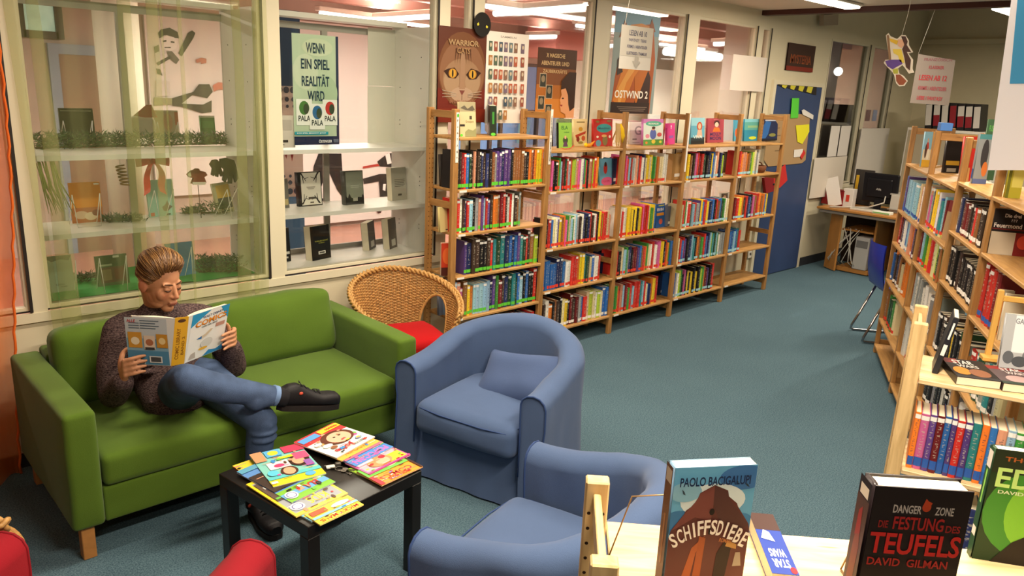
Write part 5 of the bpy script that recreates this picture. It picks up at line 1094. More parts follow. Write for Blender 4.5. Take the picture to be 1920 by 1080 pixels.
# hair: cap plus combed locks
def hair_pt(az, el, lift=0):
    d = Vector((sin(az)*cos(el), cos(az)*cos(el), sin(el))); c = Vector((0, -.012, .030)); r = Vector((.076, .096, .098)); return c+Vector((d.x*(r.x+lift), d.y*(r.y+lift), d.z*(r.z+lift)))
def hairline(az):
    a = abs((az+pi) % (2*pi)-pi)                # 0 = front
    if a < .5: return .46-.04*(a/.5)
    if a < 1.0: return .42-.50*(a-.5)/.5
    if a < 1.3: return -.08-.22*(a-1.0)/.3
    if a < 1.75: return -.30+.20*(a-1.3)/.45
    return -.10-.60*(a-1.75)/(pi-1.75)
def thick(az, el):
    a = abs((az+pi) % (2*pi)-pi); e0 = hairline(az); k = max(0, min(1, (el-e0)/.25)); top = max(0, min(1, (el-.25)/.5)); top = top*top*(3-2*top)
    return k*(.0065+.017*top+.012*top*max(0, cos(a))) - .006*(1-k)
hm = MB()
def hfn(u, v):
    az = 2*pi*u; e0 = hairline(az)-.06; el = e0+(pi/2-e0)*v; t = thick(az, el)
    t += (.0035*noise.noise(Vector((az*6, el*3, 0)))+.0018*sin(az*38+el*9+4*noise.noise(Vector((az*2, el*2, 3)))))*min(1, max(0, (el-e0)*4))
    return hp(*hair_pt(az, el, t))
hm.grid(hfn, 140, 40, closeu=True)
rnd = random.Random(11)
for k in range(420):
    az0 = rnd.uniform(-1.0, 1.3); el0 = hairline(az0)+rnd.uniform(.02, .8); pts = []; rs = []; L_ = rnd.uniform(.5, 1.1)
    p = Vector((az0, el0)); n = 10; lift = rnd.uniform(.0, .007)
    d3 = None; q = hair_pt(az0, el0); fl = Vector((-.35+rnd.uniform(-.15, .15), -1, .15)).normalized()
    for i in range(n):
        w = q-Vector((0, -.012, .030)); el = math.asin(max(-1, min(1, w.z/.098/max(1e-6, Vector((w.x/.076, w.y/.096, w.z/.098)).length)))); az = math.atan2(w.x/.076, w.y/.096)
        t = thick(az, el)+lift*sin(pi*min(1, i/(n-2)))+.0008; pts.append(hp(*hair_pt(az, el, t))); rs.append(.0030*(1-.75*i/(n-1)))
        nrm = w.normalized(); step = (fl-nrm*fl.dot(nrm)).normalized()*.011*L_*1.25; q = hair_pt(*(lambda ww: (math.atan2(ww.x/.076, ww.y/.096), math.asin(max(-1, min(1, ww.z/.098/Vector((ww.x/.076, ww.y/.096, ww.z/.098)).length)))))(w+step))
    hm.tube(pts, rs, 5, m=1+k % 2, flat=.6)
shift(hm.build('hair', [M_HAIR, mat('hair_light', '8E683C', .4, spec=.5), mat('hair_dark', '644529', .45, spec=.5)], person))
# sweater
sw = MB()
cap(sw, [Vector((1.155, 3.52, .845)), Vector((1.165, 3.555, .72)), Vector((1.165, 3.50, .60)), Vector((1.165, 3.445, .53)), Vector((1.16, 3.42, .505))], [.105, .155, .162, .158, .150], 26, flat=.80, up=(0, 1, 0))
cap(sw, [RSH+Vector((.03, 0, .010)), Vector((1.09, 3.548, .825)), Vector((1.27, 3.548, .818)), LSH+Vector((-.03, 0, .010))], [.074, .068, .068, .074], 20)
cap(sw, [RSH+Vector((.005, 0, 0)), RSH.lerp(REL, .5)+Vector((-.012, .0, 0)), REL, REL.lerp(RWR, .5)+Vector((0, 0, -.008)), RWR+Vector((0, .012, -.012))], [.074, .066, .060, .055, .044], 20)
cap(sw, [LSH-Vector((.005, 0, 0)), LSH.lerp(LEL, .5)+Vector((.012, 0, 0)), LEL, LEL.lerp(LWR, .5), LWR+Vector((.004, .012, -.014))], [.074, .066, .060, .055, .044], 20)
for k in range(7):      # knit folds at belly and elbows
    a = rnd.uniform(-.12, .12); sw.ell((1.13+a, 3.345+.012*k+rnd.uniform(-.005, .01), .52+.03*k), (.05, .014, .011), 12, 8)
def knit():
    m = bpy.data.materials.new('knit_sweater'); m.use_nodes = True; nt = m.node_tree; b = nt.nodes['Principled BSDF']; L = nt.links; N = nt.nodes.new
    tc = N('ShaderNodeTexCoord'); mp = N('ShaderNodeMapping'); mp.inputs['Scale'].default_value = (120, 120, 300); L.new(tc.outputs['Object'], mp.inputs[0])
    n = N('ShaderNodeTexNoise'); n.inputs['Scale'].default_value = 1; n.inputs['Detail'].default_value = 3; L.new(mp.outputs[0], n.inputs['Vector'])
    r = N('ShaderNodeValToRGB'); e = r.color_ramp.elements; e[0].position = .36; e[0].color = (*lin('2C2226'), 1); e[1].position = .66; e[1].color = (*lin('6C5A58'), 1); L.new(n.outputs['Fac'], r.inputs[0]); L.new(r.outputs[0], b.inputs['Base Color'])
    b.inputs['Roughness'].default_value = .95; b.inputs['Specular IOR Level'].default_value = .1
    bp = N('ShaderNodeBump'); bp.inputs['Strength'].default_value = .8; bp.inputs['Distance'].default_value = .004; L.new(n.outputs['Fac'], bp.inputs['Height']); L.new(bp.outputs[0], b.inputs['Normal']); MATS['knit_sweater'] = m; return m
shift(fuse(sw, 'sweater', knit(), person, .007, 4))
m = MB(); m.tube([Vector((1.150+.070*cos(2*pi*k/24), 3.520+.064*sin(2*pi*k/24), .862+.020*sin(2*pi*k/24))) for k in range(24)], .011, 8, closed=True); shift(m.build('collar', MATS['knit_sweater'], person))
# jeans
RHIP, LHIP = Vector((1.165, 3.365, .535)), Vector((1.315, 3.40, .530)); RKN, LKN = Vector((1.078, 3.0, .728)), Vector((1.372, 2.975, .470)); RAN, LAN = Vector((1.425, 2.95, .585)), Vector((1.335, 2.99, .13))
jn = MB()
cap(jn, [Vector((1.13, 3.42, .54)), Vector((1.22, 3.45, .545)), Vector((1.31, 3.42, .54))], [.080, .108, .102], 20)
cap(jn, [RHIP, RHIP.lerp(RKN, .5)+Vector((0, 0, .012)), RKN+Vector((0, .012, -.005))], [.098, .082, .064], 20)
cap(jn, [RKN, RKN.lerp(RAN, .35)+Vector((.01, .004, -.018)), RAN+Vector((-.005, 0, 0))], [.063, .062, .043], 20)
cap(jn, [LHIP, LHIP.lerp(LKN, .55)+Vector((.0, 0, .006)), LKN], [.098, .080, .066], 20)
cap(jn, [LKN, LKN.lerp(LAN, .35)+Vector((.005, .012, 0)), LAN], [.064, .061, .046], 20)
for c, r in ((RAN+Vector((-.03, 0, .004)), .046), (RAN+Vector((-.06, .004, .004)), .047), (LAN+Vector((0, 0, .05)), .050), (LKN+Vector((.0, -.004, -.04)), .066), (LKN+Vector((0, -.002, -.075)), .064), (RAN+Vector((-.09, .008, .002)), .050)):
    jn.ell(c, (r, r, r*.35 if c.z < .55 else r), 16, 8)
M_JEAN = mat('denim', '465878', .8, .35, 350, spec=.15, var=.32, vscale=9)
shift(fuse(jn, 'jeans', M_JEAN, person, .007, 3))
d = (RAN-RKN).normalized(); m = MB(); m.tube([RAN-d*.012, RAN+d*.008], .0455, 20, caps=False); m.tube([RAN-d*.013, RAN-d*.010], .0465, 20); shift(m.build('jeans_hem', mat('denim_light', '6A86B0', .8), person))
# socks and shoes
M_SHOE = mat('shoe_black', '17161A', .55, .2, 300); M_SOLE = mat('shoe_sole', '241F1E', .6)
shift(MB().tube([RAN-d*.02, RAN+d*.05], [.041, .042], 16).build('sock', mat('sock_black', '1C1B20', .9), person)); shift(MB().tube([LAN+Vector((0, 0, .0)), LAN-Vector((0, 0, .07))], [.040, .043], 16).build('sock', mat('sock_black'), person))
def shoe(heel, toe, up, lift):
    heel, toe = Vector(heel), Vector(toe); F = (toe-heel); L_ = F.length; F.normalize(); up = Vector(up); up = (up-F*up.dot(F)).normalized(); S = F.cross(up)
    st = [(0, .028, .055), (.03, .034, .082), (.12, .037, .098), (.25, .038, .104), (.38, .038, .088), (.52, .042, .068), (.68, .047, .056), (.84, .046, .060), (.94, .040, .056), (1.0, .022, .042)]
    def fn(u, v):
        k = v*(len(st)-1); i = min(int(k), len(st)-2); t = k-i; x, w, h = [st[i][q]+(st[i+1][q]-st[i][q])*t for q in range(3)]; a = 2*pi*u; yy = cos(a); zz = sin(a)
        w_ = w*(abs(yy)**.8)*(1 if yy > 0 else -1); z_ = h*.5+(h*.5)*(abs(zz)**.75)*(1 if zz > 0 else -1); return heel+F*(x*L_)+S*w_+up*(z_+.018)
    m = MB(); m.grid(fn, 28, 36, closeu=True); n0 = [fn(k/28, 0) for k in range(28)]; m.add(n0, [tuple(range(28))]); n1 = [fn(k/28, 1) for k in range(28)]; m.add(n1, [tuple(range(28))[::-1]])
    o = shift(m.build('shoe', M_SHOE, person)); fix_normals(o)
    out = []
    for k in range(40):
        a = 2*pi*k/40; x = .5-.515*cos(a); i = min(range(len(st)), key=lambda q: abs(st[q][0]-x)); w = .020 if x < .02 or x > .99 else .041+.009*max(0, min(1, (x-.35)/.3)); out.append((x*L_, w*abs(sin(a))**.6*(1 if sin(a) > 0 else -1)))
    m = MB(); m.prism(out, 0, .024, 0, lambda x, y, z: heel+F*x+S*y+up*z); fix_normals(m.build('sole', M_SOLE, o))
    m = MB()
    for k in range(5):
        x = .34+.075*k; h = .104-.052*(x-.25)/.3 if x < .55 else .070-.05*(x-.52); c = heel+F*(x*L_)+up*(.02+max(h, .058)); m.tube([c-S*.022-up*.006, c+up*.003, c+S*.022-up*.006], .0028, 5); 
        if k < 4: m.tube([c-S*.02-up*.004, c+F*.012+up*.002, c+F*.022+S*.02-up*.008], .0024, 5)
    m.tube([heel+F*(.30*L_)+up*.122, heel+F*(.26*L_)+S*.02+up*.138, heel+F*(.30*L_)+S*.045+up*.118, heel+F*(.32*L_)+S*.012+up*.118], .0022, 5)
    m.build('laces', mat('lace', '26252A', .8), o)
    m = MB(); m.ell(heel+F*(.30*L_)+S*.040+up*.085, (.010, .006, .008), 10, 6); m.build('badge', mat('shoe_badge', 'C8503A', .5), o)
    return o
shoe(RAN+Vector((.012, .01, -.072)), RAN+Vector((.288, -.035, -.118)), (.15, 0, 1), 0)
shoe((1.338, 3.04, .004), (1.322, 2.768, .004), (0, 0, 1), 0)
# ------------------------------------------------------------------ the comic book in the person's hands
cb = thing('comic_book', 'open comic book with yellow spine held up by the reading person', 'book', (1.13, 3.16, .735)); co = -Vector(cb.location)
LT, LB = at(247, 592, 1, 3.235), at(243, 694, 1, 3.285); RT, RB2 = at(425, 570, 1, 3.25), at(418, 661, 1, 3.31)
ST, SBt = at(341, 595, 1, 3.130), at(333, 684, 1, 3.185)
sw_ = (RT-LT).normalized()*.028
def panel(nm, B0, B1, T1, T0, th, m_):
    n = (B1-B0).cross(T0-B0).normalized(); 
    if n.y > 0: n = -n
    m = MB(); q = [p+co for p in (B0, B1, T1, T0)]; m.add(q+[p-n*th for p in q], [(0, 1, 2, 3), (7, 6, 5, 4), (0, 4, 5, 1), (1, 5, 6, 2), (2, 6, 7, 3), (3, 7, 4, 0)]); o = m.build(nm, m_, cb); return n
cm = mat('comic_cover', 'D8DAD8', .3, spec=.5)
SL0, SL1, SR0, SR1 = SBt-sw_, ST-sw_, SBt+sw_, ST+sw_
LB = LT+(SL0-SL1); RB2 = RT+(SR0-SR1)
panel('back_cover', LB, SL0, SL1, LT, .0015, cm); panel('spine', SL0, SR0, SR1, SL1, .0015, mat('comic_spine', 'E0AC2A', .35)); panel('front_cover', SR0, RB2, RT, SR1, .0015, cm)
def pages(nm, S0, S1, E0, E1):
    m = MB()
    def fn(u, v):
        b_ = S0.lerp(E0, u); t_ = S1.lerp(E1, u); p = b_.lerp(t_, .005+.985*v); return p+Vector((0, .003, 0))+co
    def fb(u, v): return fn(u, v)+Vector((0, .014+.024*sin(pi*min(1, u*1.25+.0))**1.0*(1-u*.6), 0))
    n, k = 14, 3; A = [fn(.01+.98*i/(n-1), j/(k-1)) for i in range(n) for j in range(k)]; B_ = [fb(.01+.98*i/(n-1), j/(k-1)) for i in range(n) for j in range(k)]; F = []
    for i in range(n-1):
        for j in range(k-1): F += [(i*k+j, (i+1)*k+j, (i+1)*k+j+1, i*k+j+1), (n*k+i*k+j, n*k+i*k+j+1, n*k+(i+1)*k+j+1, n*k+(i+1)*k+j)]
        F += [(i*k+k-1, (i+1)*k+k-1, n*k+(i+1)*k+k-1, n*k+i*k+k-1), (i*k, n*k+i*k, n*k+(i+1)*k, (i+1)*k)]
    F += [((n-1)*k+j, n*k+(n-1)*k+j, n*k+(n-1)*k+j+1, (n-1)*k+j+1) for j in range(k-1)]
    m.add(A+B_, F, 0, False); fix_normals(m.build(nm, mat('comic_pages', 'E4D8BC', .7), cb))
pages('pages', SL0, SL1, LB, LT); pages('pages', SR0, SR1, RB2, RT)
def pprint(nm, B0, B1, T0, shapes):
    U = (B1-B0); V = (T0-B0); w, h = U.length, (V-U.normalized()*V.dot(U.normalized())).length; out = []
    for s in shapes:
        if s[0] in 're': out.append((s[0], s[1]*w, s[2]*h, s[3]*w, s[4]*h, s[5]))
        elif s[0] == 'p': out.append(('p', [(x*w, y*h) for x, y in s[1]], s[2]))
        else: out.append(('t', s[1], s[2]*w, s[3]*h, s[4]*w, s[5]*h, s[6])+tuple(s[7:]))
    Un = U.normalized(); Vn = (V-Un*V.dot(Un)).normalized(); flat(nm, out, B0+co+Un.cross(Vn)*.0004, Un, Vn, cb, .0002)
pprint('back_print', LB, SL0, LT, [('r', .01, .55, .98, .97, 'B9C2C8'), ('r', .01, .01, .98, .55, '7FA6BC'), ('r', .01, .01, .98, .3, '4F86A8'), ('t', 'ALLE', .16, .9, .2, .06, 'B82A2E')]+[('r', .36, .905-.05*k, .8-.08*(k % 2), .925-.05*k, '5A6A78') for k in range(4)]+[('r', .1, .905-.05*k, .34, .925-.05*k, '6A7A88') for k in range(1, 4)]
       + [('r', .06, .36, .38, .68, 'C8923A'), ('e', .22, .5, .1, .08, 'E8DCC0'), ('r', .42, .34, .68, .62, 'D8C4B0'), ('e', .55, .48, .09, .07, 'A86A4A'), ('r', .72, .38, .98, .66, 'C08A34'), ('e', .85, .52, .08, .07, 'E0C890'), ('r', .44, .33, .66, .38, '3A3A3E'), ('r', .52, .06, .82, .2, 'D8DADA'), ('r', .55, .08, .79, .18, '4A4A4E'), ('r', .12, .03, .42, .1, 'D8DADA'), ('r', .14, .045, .40, .085, '3A4A5A')])
pprint('spine_print', SL0, SR0, SL1, [('r', 0, 0, 1, 1, 'E0AC2A'), ('t', 'COMIC LIBRARY', .34, .45, 2.7, .07, '8A5A14', 90), ('t', 'BAND 2', .74, .4, 1.6, .05, '8A5A14', 90), ('e', .5, .93, .3, .035, '5A3A1E')])
pprint('front_print', SR0, RB2, SR1, [('r', .01, .01, .99, .99, 'E2E2DE'), ('p', [(.01, .99), (.5, .99), (.25, .86), (.01, .72)], '2F8FC0'), ('p', [(.99, .99), (.75, .99), (.9, .8), (.99, .7)], '2F8FC0'), ('p', [(.45, .01), (.99, .01), (.99, .13), (.8, .07), (.6, .11)], '2F86C0'), ('t', 'WALT DISNEY', .56, .885, .55, .05, '2A3A6A', 3), ('t', 'COMICS', .53, .775, .82, .115, '7A3A14', 4), ('t', 'COMICS', .53, .78, .80, .10, 'E08A24', 4), ('t', 'VON DER SEITE', .5, .68, .42, .035, '3A3A40', 3), ('p', [(.25, .46), (.42, .5), (.55, .58), (.62, .56), (.48, .46), (.35, .42)], 'C8B8A0'), ('p', [(.2, .44), (.34, .48), (.34, .42)], '2F6AA8'), ('r', .68, .58, .92, .66, 'B88A7A'), ('e', .5, .3, .16, .1, 'C8C8C4'), ('e', .42, .2, .12, .03, 'D8A83A'), ('p', [(.08, .05), (.25, .05), (.22, .18), (.12, .16)], 'B0A8A0')])
# ------------------------------------------------------------------ books shown face-on in the wall bookcase
def B(bay, s): return WB[bay][s]
z = B(0, 0)
pbook(863, 893, 191, 257, z, 'beige map-patterned book standing face out on the top shelf, first bay', 'C4B48A', [('r', 0, .72, 1, 1, '9A9070'), ('p', [(.05, .82), (.3, .9), (.5, .8), (.8, .9), (.95, .78), (.8, .74), (.4, .76)], '5A5244'), ('r', .6, .5, .75, .6, '4A4032'), ('t', 'Grossjane', .6, .43, .5, .09, '8A7A50'), ('r', 0, .3, .3, .36, '2A2420'), ('p', [(.3, 0), (1, 0), (1, .25), (.8, .18), (.5, .22), (.3, .14)], '8A8A60'), ('e', .08, .05, .08, .04, '5CC23A')], .02, RAD(2))
pbook(931, 941, 196, 255, z, 'thick black and green book turned to show its spine on the top shelf', '1C2A1A', [('p', [(.1, .1), (.5, .2), (.9, .6), (.6, .95), (.3, .5)], '4A7A3A'), ('e', .5, .5, .3, .2, '6A9A5A')], .045, RAD(52), RAD(2), spine_shapes=[('r', .35, .4, .65, .8, '3A8A34'), ('e', .5, .06, .35, .05, '5CC23A')])
z = B(1, 0)
pbook(1026, 1037, 222, 275, z, 'dark book with a face, half hidden by the second bookcase post', '2E1E1A', [('e', .6, .55, .3, .2, '8A5A40')], .02, RAD(4))
pbook(1046, 1074, 223, 274, z, 'dark green book standing behind the lime green book', '1F7A52', [('r', 0, .8, 1, 1, '2A8A60')], .015, RAD(2), pyl=272)
pbook(1048, 1072, 230, 278, z, 'lime green picture book in front of the dark green one', '8CBF4A', [('t', 'ELA', .45, .8, .5, .14, '2A6A2A'), ('t', 'reist', .6, .62, .4, .06, '2A6A2A'), ('e', .5, .3, .2, .14, '3A4A2A'), ('e', .5, .42, .08, .07, 'D8A888'), ('p', [(.3, .05), (.7, .05), (.6, .25), (.4, .25)], '5A3A5A')], .02, RAD(2), spine_shapes=[('r', 0, 0, 1, 1, '14120F')])
pbook(1076, 1101, 223, 274, z, 'cream picture book with small red figures, top shelf of second bay', 'DCCB94', [('e', .5, .62, .15, .08, 'C89A3A'), ('p', [(.1, .4), (.9, .55), (.85, .45), (.15, .3)], 'B84A34'), ('e', .3, .25, .12, .1, '8A3A2A'), ('e', .7, .28, .14, .1, 'C0603A'), ('e', .5, .12, .2, .05, '9A8A4A'), ('r', .2, .86, .8, .9, '8A7A4A')], .02, RAD(2))
pbook(1113, 1148, 223, 275, z, 'red book with a teal oval title, top shelf of second bay', 'B0261F', [('e', .55, .66, .4, .16, '2E8A8A'), ('t', 'Mondmut', .55, .66, .6, .08, '1A4A5A'), ('e', .25, .12, .14, .12, '5A8A9A'), ('e', .6, .22, .14, .2, '7A6A3A'), ('e', .55, .38, .14, .05, 'C89A5A'), ('e', .2, .35, .06, .04, 'E0D8C0'), ('e', .85, .35, .06, .05, 'E0D8C0'), ('e', .2, .9, .1, .04, '8A6A3A'), ('e', .8, .92, .12, .04, '8A6A3A')], .022, RAD(2))
t = thing('book_easel', 'small pale wooden easel beside the red book on the top shelf', 'easel', at(1158, 273, 2, z)); m = MB()
for s in (-1, 1): m.cbox((s*.025, 0, .09), (.010, .012, .18), .001, R=Matrix.Rotation(RAD(8*s), 3, 'Y'))
m.cbox((0, 0, .10), (.07, .004, .15), .001); m.build('frame', mat('pale_wood', 'C8AC74', .5), t); MB().cbox((0, .04, .085), (.012, .008, .18), .001, R=Matrix.Rotation(RAD(22), 3, 'X')).build('back_leg', mat('pale_wood'), t)
t = thing('plush_banana', 'yellow plush banana hanging over the third bookcase post', 'toy', at(1164, 255, 1, WY0-.03)); MB().tube([(-.012, 0, .09), (0, -.01, .05), (.012, -.012, 0), (.018, -.005, -.05)], [.006, .014, .016, .005], 10).build('peel', mat('plush_yellow', 'E0B81E', .9), t)
t = thing('toy_bird', 'small yellow and orange bird figure lying on the shelf edge, second bay', 'toy', at(1104, 277, 2, z)); MB().ell((0, 0, .018), (.03, .016, .016), 14, 10).build('body', mat('toy_orange', 'D88A1E', .6), t); MB().ell((-.035, 0, .022), (.016, .015, .016), 12, 8).build('head', mat('plush_yellow'), t); MB().tube([(.02, 0, .022), (.065, .0, .05)], [.012, .004], 8).build('tail', mat('toy_orange'), t)
t = thing('red_ribbon', 'thin red ribbon lying below the lime green book', 'ribbon', at(1062, 280, 2, z)); MB().tube([(-.06, 0, .012), (-.03, -.008, .003), (.02, -.006, .004), (.06, 0, .014), (.08, .0, .03)], .005, 6, flat=.4).build('band', mat('ribbon_red', 'C84A3A', .5), t)
z = B(2, 0)
pbook(1180, 1207, 229, 271, z, 'white book with a large grey letter G, top shelf of third bay', 'D8D4CA', [('t', 'G', .58, .62, .45, .42, '9A968E'), ('r', .2, .2, .5, .26, '8A867E'), ('r', .2, .06, .7, .09, 'A09C94')], .018, RAD(3))
pbook(1206, 1243, 223, 273, z, 'pink and green picture book of a girl among flowers, third bay', 'C47AB8', [('r', 0, 0, 1, .84, 'D6E4DC'), ('r', 0, 0, 1, .22, '5A9A44'), ('e', .5, .82, .4, .1, '5AB094'), ('t', 'ROSALIE', .5, .82, .5, .06, 'F0F0E8'), ('e', .48, .42, .16, .2, '5A6AB0'), ('e', .48, .62, .07, .06, 'D8A080'), ('e', .5, .66, .09, .05, '4A2A1E'), ('e', .2, .35, .1, .08, 'D88AA0'), ('e', .8, .4, .12, .08, 'C85A5A'), ('e', .5, .14, .1, .08, 'E0C84A'), ('e', .15, .1, .06, .05, 'E08A3A'), ('e', .85, .12, .07, .05, 'D8D84A')], .022, RAD(2))
pbook(1251, 1265, 231, 272, z, 'narrow bright pink book, top shelf of third bay', 'D03A8A', [('t', '!', .5, .82, .12, .16, 'F0E8EC'), ('r', .2, .3, .8, .42, '8A5AA8'), ('r', 0, .0, .2, .08, 'D8402E')], .02, RAD(18), spine_shapes=[('r', .1, .2, .9, .8, 'B02A6A')])
z = B(3, 0)
pbook(1295, 1320, 221, 271, z, 'blue book with a red-haired figure, top shelf of fourth bay', '5AA0B8', [('r', 0, 0, 1, .26, '1E2E34'), ('r', 0, .7, 1, 1, '8AC0CC'), ('e', .62, .68, .2, .17, 'B04A24'), ('e', .62, .68, .11, .11, 'E0B090'), ('p', [(.4, .26), (.85, .26), (.78, .55), (.5, .55)], 'C8A890'), ('t', 'VIVA', .5, .28, .7, .12, 'C8E0E0'), ('r', 0, 0, 1, .14, '14181A')], .02, RAD(2))
pbook(1326, 1356, 222, 268, z, 'dark pink book with a dark-haired girl, top shelf of fourth bay', 'A0404E', [('e', .55, .8, .18, .12, '4A2A2A'), ('e', .55, .74, .12, .1, 'E8C8B0'), ('p', [(.3, .45), (.8, .45), (.7, .62), (.4, .62)], 'D8702A'), ('t', 'MOLLY', .5, .35, .7, .13, '3A2A5A'), ('t', 'MOON', .5, .18, .7, .14, '3A2A5A'), ('r', .35, .93, .7, .96, 'C87A80')], .022, RAD(2))
z = B(4, 0)
pbook(1376, 1390, 225, 265, z, 'light blue book half hidden by the fifth bookcase post', '4A9AB8', [('e', .3, .4, .2, .2, 'D8602A')], .015, RAD(3)); pbook(1395, 1423, 223, 265, z, 'turquoise book with a yellow fish, top shelf of fifth bay', '2E8AA8', [('r', 0, .5, 1, .85, '5AA8A0'), ('r', .2, .6, .9, .7, '8AB88A'), ('e', .55, .14, .25, .07, 'C8D83A'), ('r', 0, .85, 1, 1, '7AC0CC')], .018, RAD(3))
pbook(1425, 1457, 223, 264, z, 'dark blue book with leaping dolphins, top shelf of fifth bay', '1E2A52', [('p', [(.05, .1), (.1, .6), (.3, .9), (.6, .85), (.55, .7), (.45, .3), (.3, .1)], '2F6AB0'), ('r', .25, .9, .95, .96, 'B8C0D0'), ('e', .7, .25, .2, .08, '8A8A4A'), ('r', .0, 0, 1, .08, '141A2E')], .018, RAD(3))
# lower shelves
pbook(828, 845, 289, 350, B(0, 1), 'dark grey book standing sideways behind the first post, second shelf', '34302E', [('r', .3, .12, .8, .22, 'D8D4CC'), ('r', .3, .02, .7, .08, 'D8D4CC')], .02, RAD(8))
pbook(826, 842, 388, 436, B(0, 2), 'cream folder standing behind the first post, third shelf', 'D8C888', [('r', .6, .05, .9, .1, '5A5A50')], .02, RAD(6))
pbook(827, 849, 456, 517, B(0, 3), 'red and orange book standing face out at the left of the fourth shelf', 'B8381E', [('r', 0, .0, 1, .25, '4A2018'), ('e', .5, .6, .4, .25, 'D0602A')], .03, RAD(-25), RAD(3), spine='R')
pbook(824, 836, 537, 592, B(0, 4), 'pink and grey book behind the first post, fifth shelf', '8A94A8', [('r', 0, .8, 1, 1, 'C86A80')], .02, RAD(5))
pbook(1125, 1147, 297, 348, B(1, 1), 'light blue and pink picture book standing face out, second bay', '6AAAC8', [('e', .6, .14, .5, .16, 'D0608A'), ('e', .45, .62, .16, .2, 'C03A34'), ('e', .45, .78, .1, .09, '3A2A28'), ('t', 'LUZI', .55, .14, .5, .07, 'B02A4A')], .015, RAD(2))
def filebox(px0, px1, pyt, pyb, z, label, col, yaw=0, depth=.22, name='magazine_file', A=None):
    A = A or at(px0, pyb, 2, z); lo, hi = .02, .5
    for _ in range(25):
        mm = (lo+hi)/2
        if proj((A.x+mm*cos(yaw), A.y+mm*sin(yaw), z))[0] < px1: lo = mm
        else: hi = mm
    w = lo; lo, hi = .03, .5
    for _ in range(25):
        mm = (lo+hi)/2
        if proj((A.x+w/2, A.y, z+mm))[1] > pyt: lo = mm
        else: hi = mm
    h = lo; t = thing(name, label, 'file box', (A.x, A.y, z+.0005), yaw); th = .003; m = MB()
    m.b(0, w, 0, th, 0, h); m.b(0, w, depth-th, depth, 0, h*.6); m.b(th, w-th, th, depth-th, 0, th)
    for x in (0, w-th): m.prism([(0.003, 0), (depth-.003, 0), (depth-.003, h*.6), (depth*.45, h), (.003, h)], x, x+th, 0, lambda a, b_, c: Vector((c, a, b_)))
    fix_normals(m.build('box', mat('card_'+col, col, .6), t)); MB().b(w*.2, w*.8, -.0015, -.0002, h*.12, h*.24).build('label_card', mat('paper_E4E0D6'), t); return t
filebox(1147, 1159, 297, 346, B(1, 1), 'dark blue magazine file at the right of the second shelf, second bay', '2A3A58')
filebox(1128, 1143, 474, 513, B(1, 3), 'navy magazine file at the right of the fourth shelf, second bay', '1E2648')
filebox(1258, 1284, 288, 338, B(2, 1), 'brown cardboard magazine file, second shelf of third bay', 'B08A54')
pbook(1229, 1246, 382, 428, B(2, 2), 'blue and orange paperback standing face out, third bay', '1F5AA0', [('r', .1, .5, .9, .62, 'E0942A'), ('t', 'BIBI', .5, .76, .7, .12, 'D8D8E0'), ('e', .55, .25, .2, .12, 'C85A4A'), ('r', .3, .9, .9, .94, 'C8C83A')], .015, RAD(3))
filebox(1248, 1266, 386, 425, B(2, 2), 'grey magazine file with white labels, third shelf of third bay', '6A6E7A'); filebox(1235, 1251, 514, 554, B(2, 4), 'navy magazine file at the right of the bottom shelf, third bay', '1E2A4A')
pbook(1360, 1376, 284, 324, B(3, 1), 'camouflage patterned folder, second shelf of fourth bay', '5A4A34', [('e', .4, .6, .3, .14, '8A7A54'), ('e', .6, .8, .2, .1, '3A3224'), ('r', .2, .1, .6, .22, 'D8D4C8')], .03, RAD(5))
pbook(1350, 1367, 361, 414, B(3, 2), 'white book with a small portrait photo, third shelf of fourth bay', 'D8D2C6', [('r', .05, .65, .75, .97, '5A4A40'), ('e', .4, .8, .2, .1, 'C89A7A'), ('r', .2, .2, .8, .23, '8A8680'), ('r', .2, .3, .7, .33, '8A8680')], .015, RAD(3))
t = thing('small_basket', 'small brown basket on the second shelf of the fifth bay', 'basket', at(1436, 325, 2, B(4, 1))+Vector((0, .1, 0))); MB().lathe([(0, .004), (.07, .004), (.085, .03), (.088, .07), (.08, .07), (.07, .02), (0, .012)], 20).build('basket', mat('basket_brown', '6A4026', .8, .6, 80), t); MB().tube([(.085*cos(pi*k/10), 0, .07+.03*sin(pi*k/10)) for k in range(11)], .006, 6).build('handle', mat('basket_brown'), t)

# ------------------------------------------------------------------ displayed books in the slanting bookcase
FY = RA+pi
def RX(px, y, z):
    """point on a shelf of the slanting bookcase, y behind its front, seen in image column px"""
    lo, hi = .06, 4
    for _ in range(40):
        m_ = (lo+hi)/2
        if proj(FR @ Vector((m_, y, z)))[0] < px: lo = m_
        else: hi = m_
    return FR @ Vector((lo, y, z))
z = RB[0][0]
pbook(1720, 1741, 247, 302, z, 'picture book with knights on horses and a yellow base, farthest bay top shelf', '8AB8CC', [('r', 0, 0, 1, .2, 'D8A83A'), ('r', 0, .2, 1, .5, 'D8CCB0'), ('e', .5, .55, .2, .16, 'B84A3E'), ('e', .35, .45, .14, .2, '5A4238'), ('e', .65, .36, .16, .16, 'E4DCC8'), ('e', .5, .76, .1, .06, 'C8A088')], .015, RAD(-40), RAD(4), A=FR @ Vector((.34, .03, z)))
filebox(1743, 1757, 247, 305, z, 'tan cardboard magazine file beside the knights picture book', 'B4874A', RAD(-40), .1, A=RX(1743, .13, z))
z = RB[1][0]
pbook(1768, 1797, 256, 317, z, 'black book with a yellow band in a wooden frame, second bay top shelf', '231E1C', [('r', .1, .22, .95, .34, 'B8902E'), ('r', .2, .04, .8, .14, '9A9284')], .02, RAD(-38), RAD(4), A=RX(1768, 0.1, z))
